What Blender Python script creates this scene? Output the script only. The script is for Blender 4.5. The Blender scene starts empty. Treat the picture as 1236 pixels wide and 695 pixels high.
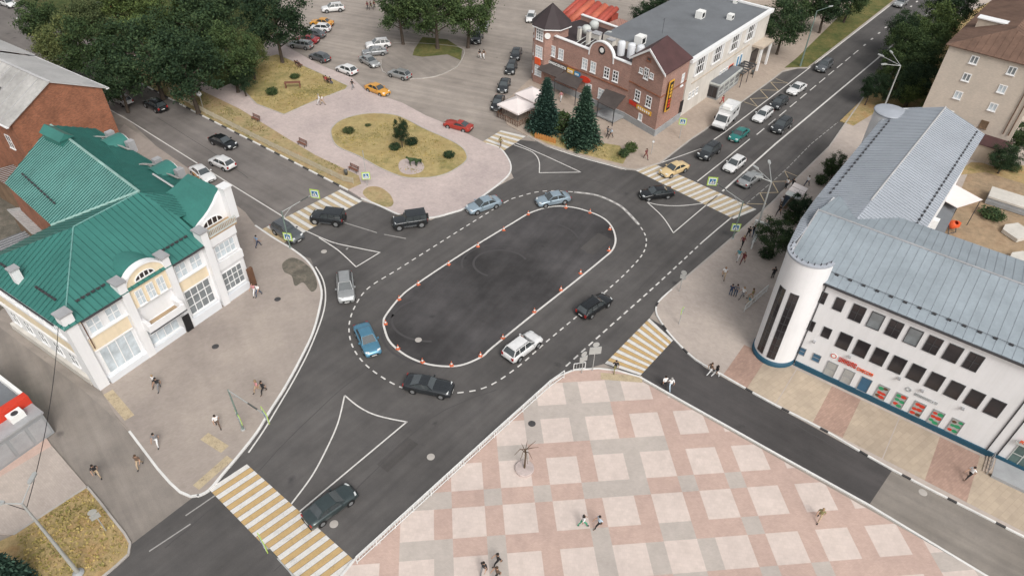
import bpy, bmesh, math, random
from mathutils import Vector, Matrix, Quaternion
random.seed(7)
R = math.radians
C = bpy.context.scene.collection
SC = bpy.context.scene

# ------------------------------------------------------------------ camera (solved from the paving grid, kerbs and verticals)
F, PITCH, ROLL, CAMH = 838.44, 0.71970, 0.02632, 52.245
PW, PH = 1236.0, 695.0
_cp, _sp, _cr, _sr = math.cos(PITCH), math.sin(PITCH), math.cos(ROLL), math.sin(ROLL)
_b = [Vector((1, 0, 0)), Vector((0, -_sp, -_cp)), Vector((0, _cp, -_sp))]
_right = _b[0] * _cr - _b[1] * _sr
_down = _b[0] * _sr + _b[1] * _cr
_fwd = _b[2]
def at(px, py, z=0.0):
    """point of the photograph -> place on the level z (metres)"""
    d = _right * ((px - 618) / F) + _down * ((py - 347.5) / F) + _fwd
    t = (z - CAMH) / d.z
    return Vector((d.x * t, d.y * t, z))
def cam_setup():
    cd = bpy.data.cameras.new('camera'); co = bpy.data.objects.new('camera', cd); C.objects.link(co)
    m = Matrix.Identity(4)
    for i, a in enumerate((_right, -_down, -_fwd)):
        for r in range(3): m[r][i] = a[r]
    m.translation = (0, 0, CAMH)
    co.matrix_world = m
    cd.sensor_fit = 'HORIZONTAL'; cd.sensor_width = 36; cd.lens = F / PW * 36
    cd.clip_start = 0.5; cd.clip_end = 3000
    SC.camera = co
cam_setup()

# ------------------------------------------------------------------ materials
M = {}
def new_mat(name):
    m = bpy.data.materials.new(name); m.use_nodes = True
    nt = m.node_tree; b = nt.nodes['Principled BSDF']
    return m, nt, b
def nd(nt, typ, **kw):
    n = nt.nodes.new(typ)
    for k, v in kw.items():
        if k in n.inputs: n.inputs[k].default_value = v
        else: setattr(n, k, v)
    return n
def coords(nt, scale=(1, 1, 1), rot=0.0, kind='Object'):
    tc = nd(nt, 'ShaderNodeTexCoord'); mp = nd(nt, 'ShaderNodeMapping')
    mp.inputs['Rotation'].default_value = (0, 0, rot)
    nt.links.new(tc.outputs[kind], mp.inputs['Vector'])
    m2 = nd(nt, 'ShaderNodeMapping'); m2.inputs['Scale'].default_value = scale
    nt.links.new(mp.outputs['Vector'], m2.inputs['Vector'])
    return m2.outputs['Vector']
def noise(nt, vec, scale, detail=4, rough=.6):
    n = nd(nt, 'ShaderNodeTexNoise'); n.inputs['Scale'].default_value = scale
    n.inputs['Detail'].default_value = detail; n.inputs['Roughness'].default_value = rough
    nt.links.new(vec, n.inputs['Vector']); return n.outputs['Fac']
def ramp(nt, fac, stops):
    r = nd(nt, 'ShaderNodeValToRGB'); el = r.color_ramp.elements
    while len(el) < len(stops): el.new(.5)
    for e, (p, c) in zip(el, stops):
        e.position = p; e.color = (*c, 1) if len(c) == 3 else c
    nt.links.new(fac, r.inputs['Fac']); return r.outputs['Color']
def mixc(nt, fac, a, b, mode='MIX'):
    x = nd(nt, 'ShaderNodeMix', data_type='RGBA', blend_type=mode)
    if isinstance(fac, (int, float)): x.inputs[0].default_value = fac
    else: nt.links.new(fac, x.inputs[0])
    for s, i in ((a, 6), (b, 7)):
        if isinstance(s, (tuple, list)): x.inputs[i].default_value = (*s[:3], 1)
        else: nt.links.new(s, x.inputs[i])
    return x.outputs[2]
def k3(c, f): return tuple(max(0, min(1, v * f)) for v in c)
def srgb(r, g, b):
    f = lambda v: ((v / 255 + .055) / 1.055) ** 2.4 if v > 10 else v / 255 / 12.92
    return (f(r), f(g), f(b))
def mat(name, col, rough=.8, var=.18, scale=.6, fine=9.0, metal=0, bump=0.0, coat=0, spec=.5, streak=0.0):
    """plain surface with broad weathering and fine grain"""
    m, nt, b = new_mat(name)
    v = coords(nt)
    n1 = noise(nt, v, scale, 5, .65); n2 = noise(nt, v, fine, 3, .6)
    c1 = ramp(nt, n1, [(.3, k3(col, 1 - var)), (.7, k3(col, 1 + var))])
    c2 = ramp(nt, n2, [(.3, (1 - var * .6,) * 3), (.7, (1, 1, 1))])
    cc = mixc(nt, 1.0, c1, c2, 'MULTIPLY')
    if streak:      # rain streaks and grime running down
        n3 = noise(nt, coords(nt, (1.6, 1.6, .12)), 1.0, 5, .7)
        cc = mixc(nt, 1.0, cc, ramp(nt, n3, [(.33, (1 - streak, 1 - streak, 1 - streak * 1.1)), (.55, (1, 1, 1))]), 'MULTIPLY')
    nt.links.new(cc, b.inputs['Base Color'])
    b.inputs['Roughness'].default_value = rough; b.inputs['Metallic'].default_value = metal
    b.inputs['Coat Weight'].default_value = coat; b.inputs['Coat Roughness'].default_value = .08
    b.inputs['Specular IOR Level'].default_value = spec
    if bump:
        bp = nd(nt, 'ShaderNodeBump'); bp.inputs['Strength'].default_value = bump; bp.inputs['Distance'].default_value = .05
        nt.links.new(n2, bp.inputs['Height']); nt.links.new(bp.outputs['Normal'], b.inputs['Normal'])
    M[name] = m; return m
def paint(name, col, rough=.35, metal=0.0, coat=.6):
    m, nt, b = new_mat(name)
    v = coords(nt); n1 = noise(nt, v, 2.2, 4)
    nt.links.new(ramp(nt, n1, [(.3, k3(col, .88)), (.75, k3(col, 1.06))]), b.inputs['Base Color'])
    b.inputs['Roughness'].default_value = rough; b.inputs['Metallic'].default_value = metal
    b.inputs['Coat Weight'].default_value = coat; b.inputs['Coat Roughness'].default_value = .06
    M[name] = m; return m
def asphalt(name, col, rot, streak=.22, patch=.25, dark=(.6, .6, .62)):
    m, nt, b = new_mat(name)
    v = coords(nt); vs = coords(nt, (.05, .9, 1), rot)
    big = noise(nt, v, .09, 5, .62); mid = noise(nt, v, .5, 5, .7); st = noise(nt, vs, .9, 4, .6); fine = noise(nt, v, 14, 3, .7)
    c = ramp(nt, big, [(.32, k3(col, 1 - patch)), (.68, k3(col, 1 + patch))])
    c = mixc(nt, 1.0, c, ramp(nt, st, [(.3, (1 - streak,) * 3), (.7, (1 + streak * .3,) * 3)]), 'MULTIPLY')
    c = mixc(nt, 1.0, c, ramp(nt, mid, [(.3, (.86, .86, .87)), (.7, (1.06, 1.05, 1.04))]), 'MULTIPLY')
    c = mixc(nt, 1.0, c, ramp(nt, fine, [(.3, (.84,) * 3), (.7, (1.08,) * 3)]), 'MULTIPLY')
    # oil and tar stains with a shape of their own
    vo = nd(nt, 'ShaderNodeTexVoronoi'); vo.inputs['Scale'].default_value = .23
    nt.links.new(v, vo.inputs['Vector'])
    sp = nd(nt, 'ShaderNodeMath', operation='ADD'); nt.links.new(vo.outputs['Distance'], sp.inputs[0]); 
    sm = nd(nt, 'ShaderNodeMath', operation='MULTIPLY'); nt.links.new(mid, sm.inputs[0]); sm.inputs[1].default_value = .35
    nt.links.new(sm.outputs[0], sp.inputs[1])
    c = mixc(nt, 1.0, c, ramp(nt, sp.outputs[0], [(.18, dark), (.27, (1, 1, 1))]), 'MULTIPLY')
    nt.links.new(c, b.inputs['Base Color']); b.inputs['Roughness'].default_value = .86; b.inputs['Specular IOR Level'].default_value = .35
    bp = nd(nt, 'ShaderNodeBump'); bp.inputs['Strength'].default_value = .15; bp.inputs['Distance'].default_value = .02
    nt.links.new(fine, bp.inputs['Height']); nt.links.new(bp.outputs['Normal'], b.inputs['Normal'])
    M[name] = m; return m
def soil(name, c1, c2, c3, scale=.35):
    """dry grass, earth and green patches"""
    m, nt, b = new_mat(name)
    v = coords(nt)
    a = noise(nt, v, scale, 6, .7); d = noise(nt, v, scale * 6, 5, .7); f = noise(nt, v, 16, 3, .7)
    c = ramp(nt, a, [(.34, c1), (.5, c2), (.66, c3)])
    c = mixc(nt, 1.0, c, ramp(nt, d, [(.3, (.72, .74, .7)), (.7, (1.12, 1.1, 1.05))]), 'MULTIPLY')
    c = mixc(nt, 1.0, c, ramp(nt, f, [(.3, (.75,) * 3), (.7, (1.12,) * 3)]), 'MULTIPLY')
    nt.links.new(c, b.inputs['Base Color']); b.inputs['Roughness'].default_value = .95; b.inputs['Specular IOR Level'].default_value = .1
    bp = nd(nt, 'ShaderNodeBump'); bp.inputs['Strength'].default_value = .6; bp.inputs['Distance'].default_value = .08
    nt.links.new(f, bp.inputs['Height']); nt.links.new(bp.outputs['Normal'], b.inputs['Normal'])
    M[name] = m; return m
def paving(name, col, bw=.4, bh=.2, rot=0., var=.12, joint=.82, blotch=.16):
    """small block paving with joints and broad staining"""
    m, nt, b = new_mat(name)
    v = coords(nt, (1, 1, 1), rot)
    br = nd(nt, 'ShaderNodeTexBrick'); nt.links.new(v, br.inputs['Vector'])
    br.inputs['Scale'].default_value = 1; br.inputs['Brick Width'].default_value = bw; br.inputs['Row Height'].default_value = bh
    br.inputs['Mortar Size'].default_value = .012; br.inputs['Color1'].default_value = (*k3(col, 1 - var), 1)
    br.inputs['Color2'].default_value = (*k3(col, 1 + var), 1); br.inputs['Mortar'].default_value = (*k3(col, joint), 1)
    a = noise(nt, v, .14, 6, .65); d = noise(nt, v, 1.1, 5, .7)
    c = mixc(nt, 1.0, br.outputs['Color'], ramp(nt, a, [(.32, (1 - blotch, 1 - blotch, 1 - blotch * .9)), (.68, (1 + blotch * .4,) * 3)]), 'MULTIPLY')
    c = mixc(nt, 1.0, c, ramp(nt, d, [(.3, (.9, .9, .89)), (.7, (1.04,) * 3)]), 'MULTIPLY')
    nt.links.new(c, b.inputs['Base Color']); b.inputs['Roughness'].default_value = .85; b.inputs['Specular IOR Level'].default_value = .3
    M[name] = m; return m
def brickwall(name, col, mortar, var=.25, blotch=.25):
    m, nt, b = new_mat(name)
    tc = nd(nt, 'ShaderNodeTexCoord')
    # wall coordinates: along whichever horizontal direction the face runs, and height
    ge = nd(nt, 'ShaderNodeSeparateXYZ'); nt.links.new(tc.outputs['Object'], ge.inputs[0])
    ad = nd(nt, 'ShaderNodeMath', operation='ADD'); nt.links.new(ge.outputs[0], ad.inputs[0]); nt.links.new(ge.outputs[1], ad.inputs[1])
    cb = nd(nt, 'ShaderNodeCombineXYZ'); nt.links.new(ad.outputs[0], cb.inputs[0]); nt.links.new(ge.outputs[2], cb.inputs[1])
    br = nd(nt, 'ShaderNodeTexBrick'); nt.links.new(cb.outputs[0], br.inputs['Vector'])
    br.inputs['Scale'].default_value = 1; br.inputs['Brick Width'].default_value = .26; br.inputs['Row Height'].default_value = .085
    br.inputs['Mortar Size'].default_value = .012
    br.inputs['Color1'].default_value = (*k3(col, 1 - var), 1); br.inputs['Color2'].default_value = (*k3(col, 1 + var), 1); br.inputs['Mortar'].default_value = (*mortar, 1)
    a = noise(nt, tc.outputs['Object'], .35, 6, .7)
    c = mixc(nt, 1.0, br.outputs['Color'], ramp(nt, a, [(.32, (1 - blotch,) * 3), (.68, (1 + blotch * .6, 1 + blotch * .45, 1 + blotch * .4))]), 'MULTIPLY')
    nt.links.new(c, b.inputs['Base Color']); b.inputs['Roughness'].default_value = .9
    M[name] = m; return m
def glassy(name, col, rough=.12):
    m, nt, b = new_mat(name)
    v = coords(nt); n = noise(nt, v, .8, 3)
    nt.links.new(ramp(nt, n, [(.3, k3(col, .7)), (.7, k3(col, 1.25))]), b.inputs['Base Color'])
    b.inputs['Roughness'].default_value = rough; b.inputs['Specular IOR Level'].default_value = .6
    M[name] = m; return m
def leafy(name, c1, c2, rough=.75):
    """leaves: each leaf its own tone"""
    m, nt, b = new_mat(name)
    g = nd(nt, 'ShaderNodeNewGeometry')
    oi = nd(nt, 'ShaderNodeObjectInfo')
    v = coords(nt); n = noise(nt, v, .55, 3, .6)
    c = ramp(nt, g.outputs['Random Per Island'], [(0, c1), (1, c2)])
    c = mixc(nt, 1.0, c, ramp(nt, n, [(.35, (.68, .72, .66)), (.65, (1.3, 1.22, 1.05))]), 'MULTIPLY')
    c = mixc(nt, 1.0, c, ramp(nt, oi.outputs['Random'], [(0, (.62, .68, .70)), (.5, (.95, .97, .95)), (1, (1.4, 1.3, 1.05))]), 'MULTIPLY')
    nt.links.new(c, b.inputs['Base Color']); b.inputs['Roughness'].default_value = rough; b.inputs['Specular IOR Level'].default_value = .15
    M[name] = m; return m

# ------------------------------------------------------------------ mesh builder
class MB:
    def __init__(s): s.v = []; s.f = []; s.m = []
    def vert(s, p): s.v.append(tuple(p)); return len(s.v) - 1
    def face(s, pts, mi=0):
        i = len(s.v); s.v += [tuple(p) for p in pts]; s.f.append(tuple(range(i, i + len(pts)))); s.m.append(mi)
    def box(s, x0, x1, y0, y1, z0, z1, mi=0):
        i = len(s.v)
        s.v += [(x, y, z) for z in (z0, z1) for x, y in ((x0, y0), (x1, y0), (x1, y1), (x0, y1))]
        for q in ((3, 2, 1, 0), (4, 5, 6, 7), (0, 1, 5, 4), (1, 2, 6, 5), (2, 3, 7, 6), (3, 0, 4, 7)):
            s.f.append(tuple(i + k for k in q)); s.m.append(mi)
    def prism(s, poly, z0, z1, mi=0, side=None, bottom=True):
        """upright prism on a plan outline (any winding)"""
        poly = [(p[0], p[1]) for p in poly]
        ar = sum(a[0] * b[1] - b[0] * a[1] for a, b in zip(poly, poly[1:] + poly[:1]))
        if ar < 0: poly = poly[::-1]
        n = len(poly); i = len(s.v)
        s.v += [(x, y, z0) for x, y in poly] + [(x, y, z1) for x, y in poly]
        s.f.append(tuple(i + n + k for k in range(n))); s.m.append(mi)
        if bottom: s.f.append(tuple(i + k for k in range(n - 1, -1, -1))); s.m.append(mi)
        for k in range(n):
            j = (k + 1) % n
            s.f.append((i + k, i + j, i + n + j, i + n + k)); s.m.append(mi if side is None else side)
    def solid(s, poly, vec, mi=0):
        """a flat outline in space given thickness along vec"""
        poly = [Vector(p) for p in poly]; vec = Vector(vec); n = len(poly); i = len(s.v)
        nrm = Vector((0, 0, 0))
        for a, b in zip(poly, poly[1:] + poly[:1]): nrm += a.cross(b)
        if nrm.dot(vec) < 0: poly = poly[::-1]
        s.v += [tuple(p) for p in poly] + [tuple(p + vec) for p in poly]
        s.f.append(tuple(i + n + k for k in range(n))); s.m.append(mi)
        s.f.append(tuple(i + k for k in range(n - 1, -1, -1))); s.m.append(mi)
        for k in range(n):
            j = (k + 1) % n
            s.f.append((i + k, i + j, i + n + j, i + n + k)); s.m.append(mi)
    def tube(s, p0, p1, r0, r1=None, n=8, mi=0, caps=True):
        p0, p1 = Vector(p0), Vector(p1); r1 = r0 if r1 is None else r1
        d = (p1 - p0).normalized(); a = d.orthogonal().normalized(); b = d.cross(a); i = len(s.v)
        for p, r in ((p0, r0), (p1, r1)):
            for k in range(n):
                t = 2 * math.pi * k / n
                s.v.append(tuple(p + a * (r * math.cos(t)) + b * (r * math.sin(t))))
        for k in range(n):
            j = (k + 1) % n
            s.f.append((i + k, i + j, i + n + j, i + n + k)); s.m.append(mi)
        if caps:
            s.f.append(tuple(i + k for k in range(n - 1, -1, -1))); s.m.append(mi)
            s.f.append(tuple(i + n + k for k in range(n))); s.m.append(mi)
    def lathe(s, prof, n=16, mi=0, cx=0, cy=0, a0=0, a1=2 * math.pi):
        full = abs(a1 - a0 - 2 * math.pi) < 1e-6; cols = n if full else n + 1; i = len(s.v)
        for r, z in prof:
            for k in range(cols):
                t = a0 + (a1 - a0) * k / n
                s.v.append((cx + r * math.cos(t), cy + r * math.sin(t), z))
        for q in range(len(prof) - 1):
            for k in range(n):
                j = (k + 1) % cols
                s.f.append((i + q * cols + k, i + q * cols + j, i + (q + 1) * cols + j, i + (q + 1) * cols + k)); s.m.append(mi)
    def ribbon(s, pts, w, z, mi=0, closed=False):
        """flat painted line of width w along pts (2-D), mitred"""
        P = [Vector((p[0], p[1])) for p in pts]; n = len(P); L = []; Rr = []
        for k in range(n):
            a = P[k - 1] if (k > 0 or closed) else None
            b = P[(k + 1) % n] if (k < n - 1 or closed) else None
            d1 = (P[k] - a).normalized() if a is not None else None
            d2 = (b - P[k]).normalized() if b is not None else None
            d1 = d1 or d2; d2 = d2 or d1
            t = (d1 + d2); t = t.normalized() if t.length > 1e-6 else d1
            nn = Vector((-t.y, t.x)); c = max(.5, nn.dot(Vector((-d1.y, d1.x))))
            L.append(P[k] + nn * (w / 2 / c)); Rr.append(P[k] - nn * (w / 2 / c))
        for k in range(n if closed else n - 1):
            j = (k + 1) % n
            s.face([(Rr[k].x, Rr[k].y, z), (Rr[j].x, Rr[j].y, z), (L[j].x, L[j].y, z), (L[k].x, L[k].y, z)], mi)
    def build(s, name, mats, parent=None, smooth=False, loc=None):
        me = bpy.data.meshes.new(name); me.from_pydata(s.v, [], s.f)
        mats = mats if isinstance(mats, (list, tuple)) else [mats]
        for m_ in mats: me.materials.append(M[m_] if isinstance(m_, str) else m_)
        me.polygons.foreach_set('material_index', s.m)
        if smooth: me.polygons.foreach_set('use_smooth', [True] * len(me.polygons))
        me.update()
        o = bpy.data.objects.new(name, me); C.objects.link(o)
        if parent is not None: o.parent = parent
        if loc is not None: o.location = loc
        return o

def tag(o, label=None, cat=None, group=None, kind=None):
    if label: o['label'] = label
    if cat: o['category'] = cat
    if group: o['group'] = group
    if kind: o['kind'] = kind
    return o
def thing(name, label, cat, loc=(0, 0, 0), rotz=0.0, group=None):
    o = bpy.data.objects.new(name, None); C.objects.link(o); o.empty_display_size = .3
    o.location = loc; o.rotation_euler = (0, 0, rotz)
    return tag(o, label, cat, group)
KIDS = {}
def kids(o): return list(o.children)
def copy_tree(o, parent=None):
    c = o.copy(); C.objects.link(c)
    if parent is not None: c.parent = parent
    for ch in list(o.children): copy_tree(ch, c)
    return c
def setmat(o, i, m):
    s = o.material_slots[i]; s.link = 'OBJECT'; s.material = M[m] if isinstance(m, str) else m
def spline(pts, n=8, closed=False):
    """Catmull-Rom through 2-D points"""
    P = [Vector((p[0], p[1])) for p in pts]; N = len(P); out = []
    for k in range(N if closed else N - 1):
        p0 = P[(k - 1) % N] if (closed or k > 0) else P[0]
        p1, p2 = P[k], P[(k + 1) % N]
        p3 = P[(k + 2) % N] if (closed or k < N - 2) else P[-1]
        for i in range(n):
            t = i / n
            out.append(.5 * ((2 * p1) + (p2 - p0) * t + (2 * p0 - 5 * p1 + 4 * p2 - p3) * t * t + (3 * p1 - p0 - 3 * p2 + p3) * t ** 3))
    if not closed: out.append(P[-1])
    return out
def W(pts, z=0.0): return [at(x, y, z).to_2d() for x, y in pts]
def resample(pts, step):
    out = [pts[0].copy()]; acc = 0
    for a, b in zip(pts, pts[1:]):
        L = (b - a).length; t = step - acc
        while t <= L:
            out.append(a + (b - a) * (t / L)); t += step
        acc = (acc + L) % step if L + acc >= step else acc + L
    return out
def cut(pts, a, b):
    """the stretch of a polyline between arc lengths a and b"""
    out = []; s = 0
    for p, q in zip(pts, pts[1:]):
        L = (q - p).length
        if s + L > a and s < b and L > 0:
            if not out: out.append(p + (q - p) * (max(0, a - s) / L))
            out.append(p + (q - p) * (min(L, b - s) / L))
        s += L
    return out
def plen(pts): return sum((b - a).length for a, b in zip(pts, pts[1:]))
# ================================================================== SETTING
MR = R(50.8)     # main road direction
LR = R(143.6)    # left road direction
asphalt('asphalt_new', (.108, .102, .099), -MR, streak=.2)
asphalt('asphalt_island', (.072, .068, .069), R(-60), streak=.22, patch=.5)
asphalt('asphalt_patch', (.090, .084, .081), -MR)
asphalt('asphalt_side', (.084, .078, .077), R(37), patch=.2)
asphalt('asphalt_side_old', (.27, .243, .215), R(37), patch=.2)
asphalt('asphalt_old', (.20, .182, .170), -LR, patch=.2)
asphalt('asphalt_yard', (.35, .308, .272), R(20), patch=.16)
asphalt('asphalt_lane', (.285, .253, .225), R(50), patch=.22)
paving('pave_pink', (.52, .435, .41), .3, .15, R(20), var=.07, joint=.9)
paving('pave_left', (.375, .322, .284), .25, .12, R(-30), var=.05, joint=.94, blotch=.2)
paving('pave_right', (.47, .405, .36), .3, .15, R(36), var=.05, joint=.92)
paving('pave_tan', (.42, .345, .285), .4, .2, R(50), var=.06, joint=.92)
paving('plaza_cream', (.635, .54, .49), .3, .3, R(6.2), var=.03, joint=.94, blotch=.09)
paving('plaza_pink', (.525, .385, .33), .2, .1, R(6.2), var=.05, joint=.93, blotch=.12)
paving('plaza_grey', (.49, .435, .395), .2, .1, R(6.2), var=.04, joint=.94, blotch=.12)
paving('slab_sand', (.47, .385, .295), 1.0, .5, R(-36), var=.06, blotch=.2)
paving('slab_pink', (.40, .27, .215), .4, .2, R(-36), var=.1, blotch=.2)
soil('dry_lawn', (.40, .30, .145), (.46, .365, .185), (.28, .25, .11), .16)
soil('verge_soil', (.43, .30, .18), (.44, .35, .20), (.27, .24, .12), .3)
soil('green_lawn', (.22, .19, .08), (.15, .15, .06), (.09, .12, .045), .25)
soil('shade_lawn', (.11, .10, .05), (.085, .10, .04), (.06, .085, .035), .25)  # darker mix of earth and green grass, its own colour
soil('rough_lawn', (.44, .28, .14), (.47, .35, .19), (.29, .24, .10), .45)
soil('dirt', (.36, .25, .17), (.42, .31, .215), (.33, .25, .18), .2)
def linepaint(name, col, wear=.35):
    m, nt, b = new_mat(name)
    v = coords(nt); a = noise(nt, v, 1.6, 5, .75); f = noise(nt, v, 11, 4, .75)
    s = nd(nt, 'ShaderNodeMath', operation='MULTIPLY'); nt.links.new(a, s.inputs[0]); nt.links.new(f, s.inputs[1])
    nt.links.new(ramp(nt, s.outputs[0], [(.10, k3(col, 1 - wear * 1.6)), (.2, k3(col, 1 - wear * .4)), (.32, col)]), b.inputs['Base Color'])
    b.inputs['Roughness'].default_value = .75
    M[name] = m
linepaint('line_white', (.68, .66, .63), .3)
linepaint('line_faded', (.36, .345, .33), .45)
linepaint('line_yellow', (.53, .365, .17), .3)
linepaint('line_cream', (.52, .41, .26), .4)
linepaint('line_zigzag', (.50, .405, .27), .5)
mat('kerb_stone', (.42, .39, .36), .85, .12)
mat('kerb_white', (.70, .69, .67), .7, .10)
mat('kerb_black', (.055, .053, .055), .8, .2)

def sheet(name, poly, z, m):
    b = MB(); P = [Vector((p[0], p[1])) for p in poly]
    ar = sum(a.x * c.y - c.x * a.y for a, c in zip(P, P[1:] + P[:1]))
    if ar < 0: P = P[::-1]
    b.face([(p.x, p.y, z) for p in P]); o = b.build(name, m); return tag(o, kind='structure')
def slab(name, poly, m, z1=.12, z0=-.15):
    b = MB(); b.prism([(p[0], p[1]) for p in poly], z0, z1, bottom=False)
    return tag(b.build(name, m), kind='structure')
def kerb(name, pts, m='kerb_stone', w=.2, z1=.145, stripes=None, z0=-.05):
    """kerb stone along pts; stripes = (length, gap, other material)"""
    mats = [m] if not stripes else [m, stripes[2]]
    b = MB()
    def run(P, mi):
        if len(P) < 2: return
        for p, q in zip(P, P[1:]):
            d = q - p
            if d.length < 1e-4: continue
            n = Vector((-d.y, d.x)).normalized() * (w / 2)
            a = [p + n, p - n, q - n, q + n]
            i = len(b.v)
            b.v += [(u.x, u.y, z0) for u in a] + [(u.x, u.y, z1) for u in a]
            for f in ((0, 3, 7, 4), (2, 1, 5, 6), (7, 6, 5, 4), (1, 0, 4, 5), (3, 2, 6, 7)):
                b.f.append(tuple(i + k for k in f)); b.m.append(mi)
    if not stripes: run(pts, 0)
    else:
        L = plen(pts); s = 0; k = 0
        while s < L:
            e = min(L, s + stripes[k % 2]); run(cut(pts, s, e), k % 2); s = e; k += 1
    return tag(b.build(name, mats), kind='structure')

G0 = MB(); G0.face([(-900, -300, -.004), (900, -300, -.004), (900, 1200, -.004), (-900, 1200, -.004)])
tag(G0.build('ground', 'asphalt_yard'), kind='structure')

# roads -------------------------------------------------------------
left_road = W([(445, 215), (300, 130), (200, 85), (60, 20), (-60, -30), (-130, 20), (60, 110), (150, 140), (250, 235), (300, 290), (372, 330), (430, 262)])
sheet('left_road', left_road, .002, 'asphalt_old')
main_road = W([(1180, -30), (1090, -8), (975, 80), (935, 90), (795, 195), (750, 205), (655, 172), (618, 168), (606, 184), (620, 215), (520, 266),
               (437, 243), (369, 279), (340, 300), (375, 312), (390, 350), (380, 395), (345, 470), (305, 530), (254, 592), (234, 599), (158, 657), (110, 705), (95, 760),
               (380, 760), (420, 693), (665, 463), (700, 447), (729, 439), (784, 384), (792, 372), (816, 344), (925, 250), (1000, 178), (1050, 118), (1260, -70)])
sheet('main_road', main_road, .006, 'asphalt_new')
side = W([(729, 439), (784, 384), (805, 396), (850, 443), (930, 487), (1077, 567), (1049, 609), (887, 520), (771, 454)])
sheet('side_street', side, .010, 'asphalt_side')
side_old = W([(1077, 567), (1236, 648), (1420, 745), (1380, 800), (1190, 694), (1049, 609)])
sheet('side_street_worn', side_old, .010, 'asphalt_side_old')
lane = W([(158, 657), (234, 599), (217, 593), (190, 565), (150, 515), (100, 470), (-20, 380), (-120, 330), (-120, 480), (40, 545), (105, 587), (137, 627)])
sheet('narrow_lane', lane, .002, 'asphalt_lane')

# roundabout centre -------------------------------------------------
oval = W([(466, 380), (463, 389), (464.5, 398), (469, 410), (478, 420), (494, 431), (515, 439), (538, 442), (559, 440), (582, 430), (594.6, 419),
          (644, 379), (693.6, 340), (728, 312), (739.6, 301), (743, 288), (738, 273), (726, 262), (703, 253), (683, 249.3), (663, 250), (640, 257), (620, 268.5),
          (560, 305), (504, 342), (484, 357.6)])
oval = spline(oval, 5, True)
sheet('roundabout_island', oval, .0105, 'asphalt_island')

# raised pavements --------------------------------------------------
kz = .12
def WK(p): return W(p, kz)
lp_kerb = spline(WK([(238, 598), (252, 591), (270, 570), (288, 549), (310, 521), (324, 498), (345, 465), (364, 430), (378, 400), (386, 370), (388, 350), (381, 330), (370, 314), (352, 300), (330, 287), (308, 272)]), 4)
left_pave = lp_kerb + WK([(296, 256), (230, 205), (150, 150), (60, 250), (60, 385), (122, 471), (139, 500), (156, 520), (190, 565), (217, 593)])
slab('left_pavement', left_pave, 'pave_left')
kerb('left_pavement_kerb', lp_kerb, 'kerb_white', .22)
kerb('lane_kerb', WK([(156, 520), (190, 565), (205, 582), (217, 593), (230, 598.5), (240, 597)]), 'kerb_white', .2)
soil('dark_gravel', (.13, .12, .105), (.17, .155, .135), (.24, .21, .18), .6)
tag(sheet('gravel_patch', spline(WK([(341, 318), (352, 311), (366, 316), (378, 328), (383, 345), (376, 352), (366, 341), (356, 345), (352, 333), (343, 328)]), 4, True), .1245, 'dark_gravel'))
sheet('courtyard', W([(-60, 150), (10, 140), (70, 250), (60, 330), (-60, 420)]), .004, 'dark_gravel')
corner_pave = WK([(-60, 640), (16, 645), (105, 587), (62, 537), (50, 519), (-60, 560)])
slab('corner_pavement', corner_pave, 'pave_right')
slab('corner_brick_strip', WK([(0, 575), (62, 538), (50, 519), (-10, 556)]), 'plaza_pink', .126)
verge_c = WK([(105, 587), (121, 606), (137, 627), (150, 643), (157, 655), (155, 668), (140, 682), (118, 700), (60, 780), (-80, 760), (-80, 690), (16, 645)])
slab('corner_verge', verge_c, 'rough_lawn')
kerb('corner_verge_kerb', WK([(16, 645), (60, 616), (105, 587), (121, 606), (137, 627), (150, 643), (157, 655), (155, 668), (140, 682), (118, 700), (90, 738)]), 'kerb_stone', .18)

# pink paved place round the dry lawn
pk = spline(WK([(436, 239), (458, 248), (481, 258.5), (500, 263), (524, 262), (545, 256.5), (562, 250.5), (590, 231), (608, 217), (616, 207), (616, 197), (610, 186), (602, 178), (587, 173)]), 4)
pink = pk + WK([(545, 152), (515, 140), (485, 124), (470, 119), (440, 108), (425, 94), (385, 78), (335, 50), (280, 40), (255, 70), (180, 60), (120, 40), (80, 45), (175, 103), (249, 142), (330, 183), (420, 229)])
slab('pink_pavement', pink, 'pave_pink')
kerb('pink_pavement_kerb', pk, 'kerb_white', .2)
vk = WK([(20, 22), (100, 62), (175, 103), (249, 142), (330, 183), (420, 229)])
kerb('verge_kerb', vk, 'kerb_white', .22, .15, (1.85, 1.28, 'kerb_black'))
slab('roadside_verge', WK([(100, 62), (175, 103), (249, 142), (330, 183), (420, 229), (436, 222), (433, 212), (380, 187), (345, 166), (290, 132), (240, 108), (190, 82), (130, 55)]), 'verge_soil', .135)
slab('earth_patch', spline(WK([(438, 234), (444, 226), (458, 226), (470, 234), (475, 245), (468, 250), (452, 245)]), 4, True), 'verge_soil', .135)
slab('park_lawn', WK([(343, 138.5), (380, 122), (417, 108), (420, 104), (367, 80), (335, 66), (300, 75), (285, 100), (310, 126)]), 'dry_lawn', .15)
for i, p in enumerate([[(343, 138.5), (380, 122), (417, 108), (420, 104), (367, 80), (335, 66)], [(343, 138.5), (310, 126), (285, 100)]]):
    kerb('park_lawn_edging', WK(p), 'kerb_stone', .14, .2)
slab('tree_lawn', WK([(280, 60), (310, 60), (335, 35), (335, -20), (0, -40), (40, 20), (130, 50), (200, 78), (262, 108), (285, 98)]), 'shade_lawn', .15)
ell = spline(WK([(399.5, 162), (402, 153), (412.5, 145), (430, 139.5), (450.5, 137), (476, 139), (492, 145), (511, 155), (540, 168), (556, 177), (563, 186), (562, 195), (545, 207), (528, 213), (511, 215), (487, 214), (459, 203), (433, 188.6), (407, 176.5)]), 5, True)
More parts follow.
